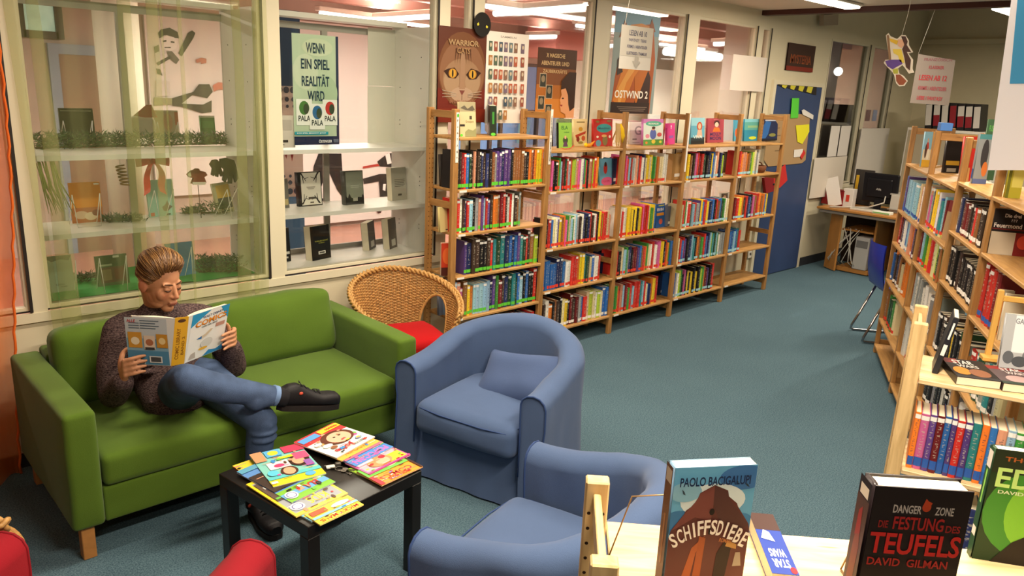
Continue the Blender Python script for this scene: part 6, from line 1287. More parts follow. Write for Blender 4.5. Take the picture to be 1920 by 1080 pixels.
pbook(1800, 1822, 256, 322, z, 'red book with a dark toy in front, second bay top shelf', 'B02A22', [('e', .3, .7, .2, .16, '2A2620'), ('e', .3, .88, .14, .06, 'C8C0A0'), ('r', .0, .0, .7, .3, 'B88A54')], .02, RAD(-38), RAD(6), A=RX(1800, 0.1, z))
z = RB[1][1]
pbook(1764, 1790, 378, 447, z, 'tan backed book with a dark red top, second shelf of second bay', 'A88A62', [('r', 0, .72, 1, 1, '7A1E20')], .03, FY+RAD(14), RAD(3), A=RX(1764, 0.01, z))
z = RB[2][0]
pbook(1834, 1862, 224, 352, z, 'green topped comic standing behind the grey comic, third bay', '3A5A3E', [('r', .05, .4, 1, .62, 'A83A2E'), ('t', 'FUSSBALL', .5, .85, .7, .1, '5AA04A'), ('e', .3, .5, .14, .16, 'C8A088'), ('e', .7, .5, .14, .16, 'B08870')], .012, RAD(-52), RAD(3), pyl=346, A=RX(1834, 0.12, z))
pbook(1822, 1848, 252, 356, z, 'grey comic with a dark figure, front of the third bay top shelf', '8A9296', [('e', .55, .6, .25, .3, '3A3A3E'), ('r', 0, .9, 1, 1, '4A8A90'), ('e', .7, .3, .2, .15, 'C8743A'), ('r', 0, 0, 1, .1, '5A6A9A')], .02, RAD(-50), RAD(2), pyl=348, spine_shapes=[('r', .1, .1, .9, .3, '2F4A8A')], A=RX(1822, 0.03, z))
# nearest tall bay
z = RB[3][0]
pbook(1868, 1935, 394, 470, z, 'black and red book with a blank beige panel standing face out on the right', '1A1516', [('t', 'Die drei', .42, .86, .36, .08, 'D8D0C8'), ('t', '???', .46, .76, .14, .06, 'B0A8A8'), ('t', 'Feuermond', .34, .64, .62, .10, 'E4DCD4'), ('r', 0, .0, .55, .5, 'BDB09A'), ('r', .55, 0, 1, .5, '7A1E1A'), ('e', .75, .3, .15, .15, 'C0402A'), ('r', 0, .55, 1, .575, '6A1E1E')], .02, RA-pi/2, RAD(3), A=FR @ Vector((RS[3]+.04, .0, z)))
pbook(1876, 1912, 305, 372, 1.56, 'yellow green book above the black and red book on the right', 'A8A02E', [('r', .3, .3, 1, .9, 'C8C060'), ('r', .0, 0, .2, 1, '6A6A1E')], .03, RA-pi/2, RAD(3), A=FR @ Vector((RS[3]+.05, .02, 1.56)))
bpy.context.view_layer.update()
o = MB().cbox(((RS[3]+RS[4])/2, .128, 1.551), (RS[4]-RS[3]-.034, .30, .018), .003).build('shelf_board', PX, right_case)
z = RB[3][1]
for k, (a, b_, c, lb) in enumerate(((1842, 1886, 'C9BFA8', 'white and orange comic with a cartoon collage, its cover facing out on the right'), (1892, 1940, 'CFC4AC', 'blank backed cream book at the right edge beside the cartoon comic'))):
    pbook(a, b_, 545+k*10, 590+k*8, z, lb, c, [] if k else [('r', 0, .0, .35, .9, 'C87A34'), ('e', .17, .55, .12, .12, 'E0A05A'), ('t', 'LUCKY', .68, .9, .5, .06, '4A4A4A'), ('t', 'GESCHICHTEN', .68, .82, .56, .05, '4A4A4A'), ('r', .04, .04, .3, .2, '2A2A2A')], .02, RA-pi/2, RAD(2), A=FR @ Vector((RS[3]+.34+.09*k, .005, z)))
def lying(label, quad, ztop, th, col, shapes=(), name='book', cat='book', group=None, pages=True, rough=.35, bend=0):
    """book or magazine lying flat; quad = image corners of its top face: reading bottom-left, bottom-right, top-right, top-left"""
    q = [at(x, y, 2, ztop) for x, y in quad]; c = sum(q, Vector())/4; U = ((q[1]-q[0])+(q[2]-q[3])); w = U.length/2; U.normalize(); V = ((q[3]-q[0])+(q[2]-q[1])); V -= U*V.dot(U); h = V.length/2; V.normalize()
    a = math.atan2(U.y, U.x); t = thing(name, label, cat, (c.x, c.y, ztop-th), a, group); m = MB(); s = 1 if U.cross(V).z > 0 else -1
    m.b(-w/2, w/2, -h/2, h/2, th-.0006, th); m.b(-w/2, w/2, -h/2, h/2, 0, .0006); e = w/2 if name == 'book' else -w/2; m.b(-w/2, -w/2+.0008, -h/2, h/2, .0006, th-.0006); m.build('cover', mat('cover_'+col, col, rough, spec=.5), t)
    MB().b(-w/2+.0009, w/2-.0008, -h/2+.0008, h/2-.0008, .0007, th-.0007).build('page_block', M_PAGES, t)
    out = []
    for sh in [clampsh(q_, 1, 1) for q_ in shapes]:
        if sh[0] in 're': out.append((sh[0], (sh[1]-.5)*w if sh[0] == 'r' else (sh[1]-.5)*w, (sh[2]-.5)*h, (sh[3]-.5)*w if sh[0] == 'r' else sh[3]*w, (sh[4]-.5)*h if sh[0] == 'r' else sh[4]*h, sh[5]))
        elif sh[0] == 'p': out.append(('p', [((x-.5)*w, (y-.5)*h) for x, y in sh[1]], sh[2]))
        else: out.append(('t', sh[1], (sh[2]-.5)*w, (sh[3]-.5)*h, sh[4]*w, sh[5]*h, sh[6])+tuple(sh[7:]))
    if out: flat('cover_print', out, (0, 0, th), (1, 0, 0), (0, 1, 0), t, .00015)
    return t
# top of the low bookcase on the right
SWS = [('r', 0, 0, 1, 1, '1C1614'), ('r', 0, .75, .35, 1, '7A1E18'), ('t', 'STAR', .45, .82, .5, .2, 'D8D4CC'), ('t', 'WARS', .5, .62, .5, .14, 'C8C4BC'), ('e', .25, .35, .2, .2, 'C8802A'), ('e', .65, .3, .25, .2, '8A5A40'), ('r', 0, 0, 1, .1, '2A2A2E')]
zt = 1.052
lying('dark space adventure paperback lying on the low right bookcase, left one', [(1776, 704), (1857, 713), (1860, 681), (1782, 671)], zt+.028, .027, '1C1614', SWS)
lying('dark space adventure paperback lying on the low right bookcase, right one', [(1862, 716), (1945, 726), (1940, 694), (1864, 686)], zt+.028, .027, '2A1E1E', [('r', 0, 0, 1, 1, '5A4A4C'), ('r', 0, .8, 1, 1, '8A2A28'), ('t', 'STAR', .55, .84, .5, .18, 'E0D8D4'), ('t', 'WARS', .6, .64, .5, .14, 'D8CCC8'), ('e', .5, .3, .3, .2, 'B89A98'), ('r', 0, 0, 1, .14, '2A3A2E')])
q = at(1885, 690, 2, zt); t = thing('book_easel', 'pale wooden easel holding the silver book on the low right bookcase', 'easel', (q.x+.05, q.y+.02, zt), RAD(-60)); m = MB(); m.cbox((-.055, .0, .135), (.018, .02, .27), .002); m.cbox((.09, 0, .135), (.018, .02, .27), .002); m.cbox((.02, -.018, .02), (.2, .05, .015), .002); m.cbox((.02, 0, .24), (.13, .014, .02), .002); m.build('frame', mat('pale_wood2', 'C89C50', .5), t)
pbook(1872, 1945, 592, 688, zt+.03, 'shiny silver covered book standing on the wooden easel at the right', 'A8ACB0', [('r', .25, .3, .7, .98, 'D8DCE0'), ('e', .2, .2, .14, .12, '5A5E64'), ('e', .75, .25, .2, .14, '6A6E74'), ('e', .5, .14, .2, .1, '4A4E54'), ('t', 'GALAXIS', .55, .88, .6, .1, '7A7E86')], .02, RAD(-60), RAD(8), rough=.2)
t = thing('leaning_paperback', 'dark paperback leaning against the end post of the low right bookcase', 'book', at(1752, 700, 2, zt), RAD(-72)); m = MB(); m.M = Matrix.Rotation(RAD(9), 4, 'Y'); m.cbox((0, .06, .105), (.018, .13, .21), .002); m.build('cover', mat('cover_23242A', '23242A', .4), t); m = MB(); m.M = Matrix.Rotation(RAD(9), 4, 'Y'); m.b(-.0065, .0065, .0, .1235, .2095, .2105); m.build('page_block', M_PAGES, t); m = MB(); m.M = Matrix.Rotation(RAD(9), 4, 'Y'); m.b(-.006, .006, -.0065, -.0055, .07, .11); m.b(-.003, .003, -.0065, -.0055, .13, .19); m.build('spine_label', mat('sticker_white'), t)
# ------------------------------------------------------------------ novels on the nearest bookcase
zn = 1.14
ship = [('r', 0, 0, 1, 1, '6AB4E0'), ('e', .1, .55, .2, .1, '3A7AB0'), ('e', .85, .9, .3, .1, '3F78B8'), ('e', .5, .72, .4, .14, 'DCEEF4'), ('e', .9, .5, .14, .1, '3F86BC'), ('e', .15, .8, .2, .08, '8AC0DC'),
        ('p', [(.0, .0), (.0, .30), (.02, .36), (.16, .49), (.18, .52), (.26, .56), (.31, .62), (.33, .66), (.5, .72), (.67, .67), (.69, .62), (.8, .56), (.82, .53), (.98, .38), (1, .33), (1, 0)], '5E302C'),
        ('p', [(.33, .655), (.5, .715), (.51, .56), (.5, .42), (.3, .46), (.1, .38), (.03, .36), (.16, .485), (.31, .61)], '7A423C'), ('p', [(.51, .56), (.5, .715), (.67, .66), (.69, .61), (.98, .37), (.8, .30), (.6, .42)], '52302E'),
        ('p', [(.08, .0), (.18, .0), (.3, .2), (.45, .3), (.36, .16), (.3, .0)], 'A8582E'), ('p', [(.34, 0), (.44, 0), (.46, .28), (.38, .3)], 'A0522A'), ('p', [(.6, 0), (.75, 0), (.8, .2), (.7, .24), (.62, .14)], '241414'), ('p', [(.84, .02), (.95, .02), (.92, .14), (.86, .14)], 'A89A88'), ('p', [(.72, .2), (.86, .17), (.86, .21), (.74, .25)], 'B4884A'),
        ('e', .5, .50, .032, .028, '140C0C'), ('r', .485, .44, .515, .5, '1E1212'), ('t', 'PAOLO BACIGALUPI', .5, .885, .86, .075, '122A54'), ('p', [(.86, .73), (.9, .72), (.93, .69), (.89, .705)], '2A3A4A'), ('p', [(.1, .7), (.12, .66), (.15, .65), (.13, .68)], '2A3A4A'), ('p', [(.75, .76), (.78, .74), (.77, .73)], '2A3A4A')]
word = 'SCHIFFSDIEBE'
for i, ch in enumerate(word):
    f = (i-(len(word)-1)/2)/((len(word)-1)/2); ship.append(('t', ch, .5+.44*f, .375-.11*f*f-.012*f, .074 if ch != 'I' else .026, .125, 'F0EAE2', -26*f))
ship.append(('t', 'ROMAN', .7, .255, .15, .034, 'B4703A', -12))
ship = [q[:3]+(min(.97, q[3]+(.13 if q[1] != 'PAOLO BACIGALUPI' else 0)),)+q[4:] if q[0] == 't' else (('p', [(x, y+.13 if y > .001 else y) for x, y in q[1]], q[2]) if q[0] == 'p' else (q if q[0] == 'r' and q[3] == 1 else (q[:2]+(q[2]+.13,)+q[3:] if q[0] == 'e' and q[1] == .5 and q[2] == .5 else q))) for q in ship]
dbook('thick paperback with a rusty ship bow under a blue sky, on the nearest bookcase', (.977, .617, zn), .143, .222, .027, RAD(-33.3), '6E8EA8', ship, 0, spine_shapes=[('r', 0, 0, 1, 1, '5A3024'), ('r', .1, .86, .9, .97, 'B8AFA4'), ('t', 'PAOLO BACIGALUPI', .55, .35, 1.9, .055, 'C8A078', 90) if False else ('r', .4, .18, .62, .6, '8A5A3E')])
dz = [('r', 0, 0, 1, 1, '1A1112'), ('t', 'DANGER', .36, .84, .29, .062, 'B0A8A4'), ('t', 'ZONE', .74, .84, .19, .062, 'B0A8A4'), ('e', .55, .865, .045, .035, 'B0401E'), ('p', [(.51, .88), (.53, .93), (.56, .91), (.6, .9), (.58, .86)], 'B0401E'), ('t', 'DIE', .14, .72, .1, .055, '8A1E1C'), ('t', 'FESTUNG', .50, .735, .52, .10, '9A1E1C'), ('t', 'DES', .86, .71, .15, .055, '8A1E1C'), ('t', 'TEUFELS', .5, .575, .94, .165, 'C02420'), ('t', 'DAVID  GILMAN', .46, .43, .84, .062, 'A0241E'), ('p', [(0, 0), (1, 0), (1, .2), (.6, .26), (.3, .2), (0, .24)], '3A1E18'), ('p', [(.2, 0), (.5, 0), (.45, .2), (.3, .16)], '6A3A24')]
dbook('thick black novel with large red letters on the nearest bookcase', (1.166, .376, zn), .150, .230, .043, RAD(-46), '1E1416', dz, 0, hard=True, spine_shapes=[('r', 0, 0, 1, .86, '4A3026'), ('r', .15, .87, .85, .95, 'D8D0C4'), ('p', [(.2, .1), (.7, .2), (.8, .5), (.5, .75), (.3, .5)], '7A3A28'), ('p', [(.3, .55), (.7, .6), (.6, .8), (.35, .75)], '8A2420')])
ed = [('r', 0, 0, 1, 1, '1E3A1E'), ('e', .6, .45, .6, .4, '3F8A2E'), ('e', .55, .45, .3, .3, '7AC03A'), ('r', 0, .8, 1, 1, '24301E'), ('t', 'THOMAS', .42, .925, .6, .04, 'B0602A'), ('t', 'EDEN', .52, .76, .9, .17, 'BFE88A'), ('t', 'DAVID UND JUNA', .52, .63, .8, .04, 'D8E8C8'), ('p', [(.2, 0), (1, 0), (1, .3), (.85, .36), (.6, .3), (.4, .2)], '1A1412'), ('e', .78, .46, .16, .14, 'C08A68'), ('e', .80, .54, .17, .09, '3A2418'), ('p', [(.6, .02), (.72, .02), (.82, .28), (.74, .3)], 'B88060')]
dbook('green novel with a thoughtful young man on its cover at the far right', (1.496, .298, zn), .145, .222, .019, RAD(-56), '27402A', ed, 0, spine_shapes=[('r', 0, 0, 1, 1, '2A4A2A'), ('r', .1, .82, 1, .97, 'D8D4CC'), ('r', .35, .5, .65, .8, '8ACB5A'), ('r', .1, .2, .9, .28, 'E0DCD4')])
lying('blue science fiction paperback lying behind the ship novel', [(1447, 965), (1424, 962), (1425, 1073), (1502, 1079)], zn+.030, .029, '1E3A8A', [('r', 0, 0, 1, 1, '22398A'), ('r', 0, 0, 1, .3, '3A2420'), ('t', 'STAR', .5, .84, .62, .13, 'E8E8F0'), ('t', 'WARS', .5, .68, .62, .13, 'E8E8F0'), ('e', .14, .94, .12, .05, 'C8202A'), ('p', [(.4, .5), (.9, .45), (.7, .3), (.5, .34)], 'C8C8D8')])
for (p, w, h, yaw, lb) in (((1.02, .655), .10, .13, -33, 'thin wire stand behind the ship novel on the nearest bookcase'), ((1.305, .355), .11, .13, -46, 'thin wire stand behind the black novel on the nearest bookcase')):
    t = thing('book_stand', lb, 'stand', (p[0], p[1], zn), RAD(yaw)); m = MB(); m.tube([(-w/2-.035, .03, .003), (-w/2-.005, .02, h), (w/2, .02, h), (w/2+.035, .03, .003)], .0016, 6); m.tube([(-w/2-.035, .03, .003), (-w/2-.03, -.05, .003), (w/2+.03, -.05, .003), (w/2+.035, .03, .003)], .0016, 6); m.build('wire', mat('brass_wire', '9A7A50', .35, metal=.6), t)
# white sheet taped to the tall post
t, w, h = facing('taped_sheet', 'large white paper sheet with a blue picture taped to the tall bookcase post', 'paper', [(1898, -14), (1990, -14), (1950, 319), (1852, 319)], 3.90, 'D8D6DC', [])
q = [at(x, y, 0, 3.8985)-Vector(t.location) for x, y in ((1909, -14), (1990, -14), (1980, 156), (1893, 157))]; m = MB(); m.add(q, [(0, 1, 2, 3)]); m.build('blue_picture', ink('3A8AB8'), t)

# ------------------------------------------------------------------ magazines and keys on the coffee table
ZT = .4502; stack = []
def busy(sd):
    r_ = random.Random(sd); out = []
    for k in range(26):
        x, y = r_.random()*.9, .2+r_.random()*.75; c = r_.choice(['F0EDE6', 'D8302E', 'E8D23A', '3A86C8', 'D85AA0', '2A2422', '6AB84A', 'C89070', 'E0A080', '5A3A2A'])
        if k % 3 == 0: out.append(('r', x, y, min(1, x+.03+.1*r_.random()), min(1, y+.02+.05*r_.random()), c))
        elif k % 3 == 1: out.append(('r', x, y, min(1, x+.12+.15*r_.random()), min(1, y+.012), c))
        else: out.append(('e', x, y, .02+.04*r_.random(), .02+.03*r_.random(), c))
    return out
def flipv(q):
    if q[0] == 'r': return ('r', q[1], 1-q[4], q[3], 1-q[2], q[5])
    if q[0] == 'e': return ('e', q[1], 1-q[2], *q[3:])
    if q[0] == 'p': return ('p', [(x, 1-y) for x, y in q[1]], q[2])
    return (q[0], q[1], q[2], 1-q[3], *q[4:])
def mag(label, quad, lvl, col, shapes, th=.0045):
    shapes = [flipv(q) for q in shapes]; quad = quad[::-1]
    return lying(label, quad, ZT+lvl*.0052+th, th, col, list(shapes[:2])+busy(label)[:14]+list(shapes[2:])+busy(label)[14:], 'magazine', 'magazine', 'magazines on the coffee table')
def faces(c1='D8A080', c2='4A2A1E', bg='E8E0DC'): return [('e', .5, .45, .2, .22, c2), ('e', .48, .47, .14, .17, c1)]
mag('red and yellow magazine at the back left under the pop magazine', [(475, 902), (540, 880), (500, 850), (437, 874)], 0, 'C8283A', [('r', 0, 0, 1, .4, 'E0C83A'), ('r', 0, .45, 1, .6, 'D83A5A')])
mag('light blue comic magazine at the front corner of the table', [(650, 941), (585, 979), (553, 960), (628, 925)], 0, '7AC0D8', [('r', 0, 0, 1, 1, '6FB8D8'), ('t', 'MICKY MAUS', .5, .2, .85, .2, 'D8302A'), ('r', 0, .4, 1, .5, 'E0C84A'), ('r', .1, .6, .5, .9, 'E8E4DA')])
mag('yellow comic magazine with red letters at the front edge of the table', [(682, 945), (603, 984), (568, 965), (652, 929)], 1, 'E0C83A', [('r', 0, 0, 1, 1, 'E2D048'), ('t', 'MICKY MAUS', .5, .17, .85, .2, 'D8302A'), ('r', 0, .35, 1, .5, '8AC8D8'), ('e', .3, .7, .2, .14, 'E8E4DA'), ('r', .6, .6, .95, .9, 'C85A3A')])
mag('yellow bordered children magazine at the left of the table', [(654, 922), (560, 969), (457, 908), (556, 872)], 1, 'E8D024', [('r', .05, .06, .95, .94, '9AA0A8'), ('t', 'KIDS', .42, .18, .36, .14, 'E8DC2A'), ('e', .82, .16, .12, .08, 'E8E8F0'), ('e', .82, .16, .09, .06, '4A3A8A'), ('e', .82, .16, .075, .05, 'E8E8F0'), ('r', .05, .4, .95, .9, '5A4A40'), ('e', .5, .7, .3, .15, 'B88A60')])
mag('blue and green magazine above the yellow bordered magazine', [(635, 899), (551, 942), (440, 886), (520, 855)], 2, '5A8AC8', [('r', 0, 0, 1, .28, '7AB83A'), ('r', 0, .1, 1, .2, '6AA8D8'), ('t', 'ELA', .35, .16, .3, .1, 'D83A2A'), ('e', .85, .12, .12, .08, 'E8E8F0'), ('e', .85, .12, .09, .06, '3A3A8A'), ('e', .85, .12, .075, .05, 'E8E8F0'), ('r', 0, .3, 1, .78, '3A2E28'), ('e', .45, .52, .3, .14, 'B4805A'), ('e', .5, .86, .14, .08, 'C89A78'), ('r', 0, .9, 1, 1, '5A9AB8')])
mag('open-topped pop star magazine with many small photos on the left pile', [(617, 886), (520, 911), (460, 856), (556, 833)], 3.2, '7AC0B8', [('r', 0, 0, 1, .16, 'E8D82A'), ('t', 'POP', .8, .09, .2, .1, 'F0E83A'), ('e', .25, .1, .1, .06, '5AA8D8'), ('r', .0, .16, 1, .24, '5ABAC0'), ('e', .55, .3, .16, .13, '4A2A1E'), ('e', .55, .3, .11, .1, 'D8A080'), ('r', .45, .42, .85, .62, 'E8E0E0'), ('e', .65, .5, .1, .05, 'C83A6A'), ('e', .25, .52, .2, .16, '3A2018'), ('e', .27, .52, .12, .11, 'D8A080'), ('r', .02, .55, .3, .75, 'E0507A'), ('r', .0, .8, .4, 1, 'D83A5A'), ('r', .45, .78, .75, .98, '5AA8D8'), ('e', .6, .88, .1, .07, 'E8C83A'), ('r', .78, .7, 1, 1, 'C8906A'), ('r', .3, .66, .6, .72, 'E8D82A'), ('e', .85, .32, .1, .08, '5ABCD8'), ('r', .05, .3, .2, .48, '8A5AA8')])
mag('lime edged comic at the right pile, lowest', [(771, 876), (712, 911), (655, 877), (716, 848)], 0, '9AC83A', [('r', 0, 0, 1, .3, 'D83A2A')])
mag('orange comic with red letters at the right corner of the table', [(791, 875), (716, 911), (668, 884), (748, 851)], 1, 'E08A24', [('r', 0, 0, 1, .5, 'E8962A'), ('t', 'COMICS', .5, .26, .72, .2, 'C8281E'), ('t', 'MICKY MAUS', .5, .1, .5, .1, 'C8281E'), ('r', .9, 0, 1, 1, 'C82A3A'), ('r', 0, .5, 1, 1, '6AB84A'), ('e', .4, .75, .2, .14, 'E8E0D0'), ('r', 0, 0, .05, 1, '3A1A14')])
mag('pink and yellow girls magazine with a flower at the right pile', [(769, 853), (692, 891), (648, 867), (724, 832)], 2, 'D85AA0', [('r', .04, .08, .96, .96, 'E2A8B8'), ('r', .03, .08, .45, .5, 'E8D83A'), ('e', .55, .35, .26, .26, 'C89060'), ('e', .5, .32, .14, .18, 'E0B090'), ('e', .42, .5, .07, .09, 'C8283A'), ('r', .6, .5, .96, .9, 'D8C8D8'), ('r', 0, 0, 1, .07, 'D0408A')])
mag('blue magazine with pink letters in the right pile', [(735, 837), (666, 877), (622, 852), (694, 820)], 3, '3A7AC8', [('r', 0, 0, 1, .4, '4A86D0'), ('t', 'POPCORN', .5, .18, .85, .24, 'E868B8'), ('r', 0, .4, 1, .6, 'C86A8A'), ('e', .5, .7, .2, .16, 'D8A080')])
mag('orange magazine under the white girls magazine', [(714, 826), (642, 864), (560, 832), (634, 799)], 4, 'E0A03A', [('r', 0, 0, 1, .3, 'E8B04A'), ('t', 'MADCHEN', .5, .12, .6, .1, 'C8602A'), ('e', .5, .2, .1, .06, 'D8A080')])
mag('white girls magazine with a smiling face on top of the right pile', [(704, 816), (631, 861), (551, 827), (624, 795)], 5.2, 'E4E0DC', [('r', 0, .0, 1, 1, 'DCE4E0'), ('r', 0, .68, 1, 1, 'C83A3E'), ('r', 0, .82, .5, .96, 'E0C83A'), ('r', .55, .78, .98, .94, '5A9AD8'), ('e', .42, .52, .34, .25, '5A2E1E'), ('e', .40, .50, .24, .2, 'E0B094'), ('p', [(.33, .38), (.47, .36), (.45, .41), (.36, .42)], 'C04A4A'), ('e', .34, .55, .03, .02, '3A2A24'), ('e', .47, .55, .03, .02, '3A2A24'), ('t', 'Jolie', .62, .16, .45, .16, 'C82A34'), ('t', 'PRETTY', .3, .1, .3, .06, '5A5A60'), ('e', .2, .22, .07, .05, '4A9AD8'), ('e', .2, .22, .05, .035, 'E8D83A'), ('e', .78, .4, .1, .06, 'F0ECE8'), ('e', .86, .55, .08, .06, 'F0ECE8'), ('e', .75, .28, .07, .05, '8A5A3A'), ('t', 'TRENDS', .2, .88, .3, .06, 'C8302A')])
q = at(636, 880, 2, ZT); t = thing('key_bunch', 'bunch of silver keys with a white tag between the magazine piles', 'keys', (q.x, q.y, ZT), RAD(-20)); M_KEY = mat('key_metal', 'A8A49C', .3, metal=.9)
MB().tube([(.016*cos(2*pi*k/20), .016*sin(2*pi*k/20), .004) for k in range(20)], .0013, 6, closed=True).build('ring', M_KEY, t)
for k, (a, L_) in enumerate(((-60, .055), (-35, .05), (150, .045))):
    m = MB(); R = Matrix.Rotation(RAD(a), 3, 'Z'); o_ = R @ Vector((.016, 0, .003+.002*k)); m.prism([(.011*cos(2*pi*i/14)+.01, .011*sin(2*pi*i/14)) for i in range(14)], 0, .002, 0, lambda x, y, zz: o_+R @ Vector((x, y, zz))); m.prism([(.02, -.003), (L_, -.003), (L_, -.006), (L_-.006, -.006), (L_-.008, -.003), (L_-.014, -.006), (L_-.018, -.003), (L_-.018, .003), (L_, .003), (L_, .0), (.02, .003)][:10], 0, .002, 0, lambda x, y, zz: o_+R @ Vector((x, y, zz))); fix_normals(m.build('key', M_KEY, t))
MB().soft((-.03, .02, .006), (.035, .022, .008), .003, n=2).build('key_tag', mat('key_tag', 'D8D4CC', .5), t); MB().soft((.0, .024, .012), (.024, .018, .014), .005, n=2).build('key_fob', mat('key_fob', '5A5650', .4, metal=.5), t)

# ------------------------------------------------------------------ desk corner at the far end
M_DESK = mat('beech_veneer', 'A8743A', .45, var=.12, vscale=12, stretch=(1, 1, .2)); DX, DT = 8.76, .745
dk = thing('computer_desk', 'brown wooden computer desk with side panels beside the office window', 'desk', (DX, 3.55, 0))
MB().cbox((.40, -.05, DT-.013), (.82, 1.04, .026), .004).build('desktop', M_DESK, dk); MB().cbox((.02, -.05, DT-.045), (.02, .98, .035), .002).build('edge_rail', mat('grey_rail', '7A746C', .5), dk)
m = MB(); m.M = Matrix.Translation((.15, .28, .36)) @ Matrix.Rotation(RAD(-35), 4, 'Z'); m.cbox((0, 0, 0), (.025, .22, .70), .003); m.build('side_panel', M_DESK, dk)
MB().cbox((.45, -.16, .36), (.5, .025, .70), .003).build('side_panel', M_DESK, dk); MB().cbox((.45, -.52, .36), (.5, .025, .70), .003).build('side_panel', M_DESK, dk)
MB().cbox((.42, .03, .035), (.5, .37, .05), .003).build('plinth', M_DESK, dk); MB().cbox((.42, .03, .50), (.5, .36, .02), .003).build('inner_shelf', M_DESK, dk); MB().cbox((.70, .0, .36), (.015, .8, .68), .002).build('back_panel', mat('dark_back', '3A2A20', .7), dk)
t = thing('computer_tower', 'pale grey computer tower standing inside the desk', 'computer', (DX+.36, 3.50, .062)); MB().cbox((0, 0, .19), (.40, .16, .38), .006).build('case', mat('pc_grey', 'A8A6A2', .45), t); MB().cbox((-.203, 0, .30), (.006, .13, .08), .002).build('drive_panel', mat('pc_dark', '6A6866', .5), t)
m = MB(); rnd = random.Random(5)
for k in range(9):
    y0, y1 = rnd.uniform(3.55, 3.8), rnd.uniform(3.5, 3.85); m.tube([(DX+rnd.uniform(.1, .25), y0, .52), (DX+.08+rnd.uniform(0, .1), (y0+y1)/2, .3+rnd.uniform(-.08, .1)), (DX+.1, y1+.02, .12+rnd.uniform(0, .08)), (DX+.2, y1, .07)], .005, 5)
tag(m.build('cable_tangle', mat('cable_grey', 'B8B4AA', .5)), 'tangle of pale cables inside the computer desk', 'cables', kind='stuff')
q = at(1645, 392, 2, DT); t = thing('monitor', 'black computer monitor seen from behind on the desk', 'monitor', (DX+.42, q.y+.0*0+.0, DT), 0); t.location = (at(1645, 388, 0, DX+.42).x, at(1645, 388, 0, DX+.42).y, DT); M_MON = mat('monitor_black', '17161A', .4)
MB().cbox((0, 0, .25), (.045, .40, .34), .012, R=Matrix.Rotation(RAD(-6), 3, 'Y')).build('screen_case', M_MON, t); MB().cbox((-.03, 0, .25), (.03, .28, .22), .012, R=Matrix.Rotation(RAD(-6), 3, 'Y')).build('back_bulge', M_MON, t); MB().cbox((-.01, 0, .06), (.03, .08, .12), .008).build('stand_neck', M_MON, t); MB().cbox((.01, 0, .009), (.18, .24, .018), .006).build('stand_foot', M_MON, t)
flat('badge', [('t', 'Alfa', .0, 0, .06, .025, 'A8A4A0'), ('r', .06, .07, .1, .09, 'B8B4AE')], (-.047, 0, .24), (0, -1, 0), (0, 0, 1), t, .001)
MB().tube([(-.05, -.09, .17), (-.09, -.1, .10), (-.12, .05, .03), (-.28, .28, .012), (-.40, .38, .01)], .008, 6).build('video_cable', mat('cable_grey'), t)
def deskitem(name, label, cat, px, py, X, d, col, parts=None, rz=0, z=DT):
    q = at(px, py, 0, X); t = thing(name, label, cat, (X, q.y, z), rz); MB().cbox((0, 0, d[2]/2), d, .004).build('body', mat('item_'+col, col, .5), t)
    for n_, c_, dd, cc in (parts or []): MB().cbox(c_, dd, .002).build(n_, mat('item_'+cc, cc, .5), t)
    return t
deskitem('card_box', 'dark red box at the left end of the computer desk', 'box', 1562, 388, DX+.35, (.12, .26, .17), '8A1E1E', [('lid', (0, 0, .175), (.125, .265, .012), '7A1A1A')])
t = deskitem('paper_sheet', 'white paper sheet leaning in front of the dark red box', 'paper', 1566, 385, DX+.24, (.004, .16, .34), 'E4E0DC'); t.rotation_euler = (RAD(-20), RAD(8), 0); 
deskitem('white_carton', 'white carton with red print beside the dark red box', 'box', 1590, 388, DX+.35, (.1, .12, .21), 'DCD8D2', [('print', (-.0515, 0, .1), (.002, .04, .08), 'C8402E')]); deskitem('ruler', 'yellow ruler standing upright behind the desk items', 'ruler', 1600, 385, DX+.55, (.006, .035, .36), 'C8A02A', z=DT)
deskitem('keyboard', 'pale keyboard lying on the desk before the monitor', 'keyboard', 1622, 395, DX+.18, (.14, .30, .022), 'CFCABE', [('keys', (0, 0, .024), (.11, .27, .006), 'A8A49A')]); deskitem('green_white_box', 'flat white and green box on the desk right of the keyboard', 'box', 1655, 398, DX+.12, (.10, .20, .03), 'D8DCD0', [('stripe', (-.0515, 0, .015), (.002, .18, .012), '6AA85A')])
deskitem('second_screen', 'dark screen standing behind the black monitor', 'screen', 1620, 340, DX+.66, (.03, .22, .42), '3A3634', [('stand', (.03, 0, .01), (.1, .2, .02), '2A2826')]); deskitem('printer', 'pale grey printer at the right of the desk', 'printer', 1690, 392, DX+.5, (.3, .16, .2), 'B8B4AC', [('tray', (-.16, 0, .04), (.06, .18, .01), '8A867E'), ('lid', (0, 0, .205), (.28, .2, .012), 'A09C94')])
# papers on the office window
sheet('crumpled_paper', 'large crumpled white paper taped below the office window', 'paper', 8.66, 9.52, .83, 1.30, W-.055, 'CFC8BC', [], curl=.02)
sheet('window_paper', 'left white sheet taped inside the office window', 'paper', 9.02, 9.26, 1.30, 1.66, W-.03, 'D8D4CE', []); sheet('window_paper', 'right white sheet taped inside the office window', 'paper', 9.29, 9.56, 1.30, 1.66, W-.03, 'D6D2CC', [])
t = sheet('white_board', 'tall white board leaning in the office window behind the monitor', 'board', 9.80, 10.68, .95, 1.63, W-.06, 'D4CFC6', [], .012)
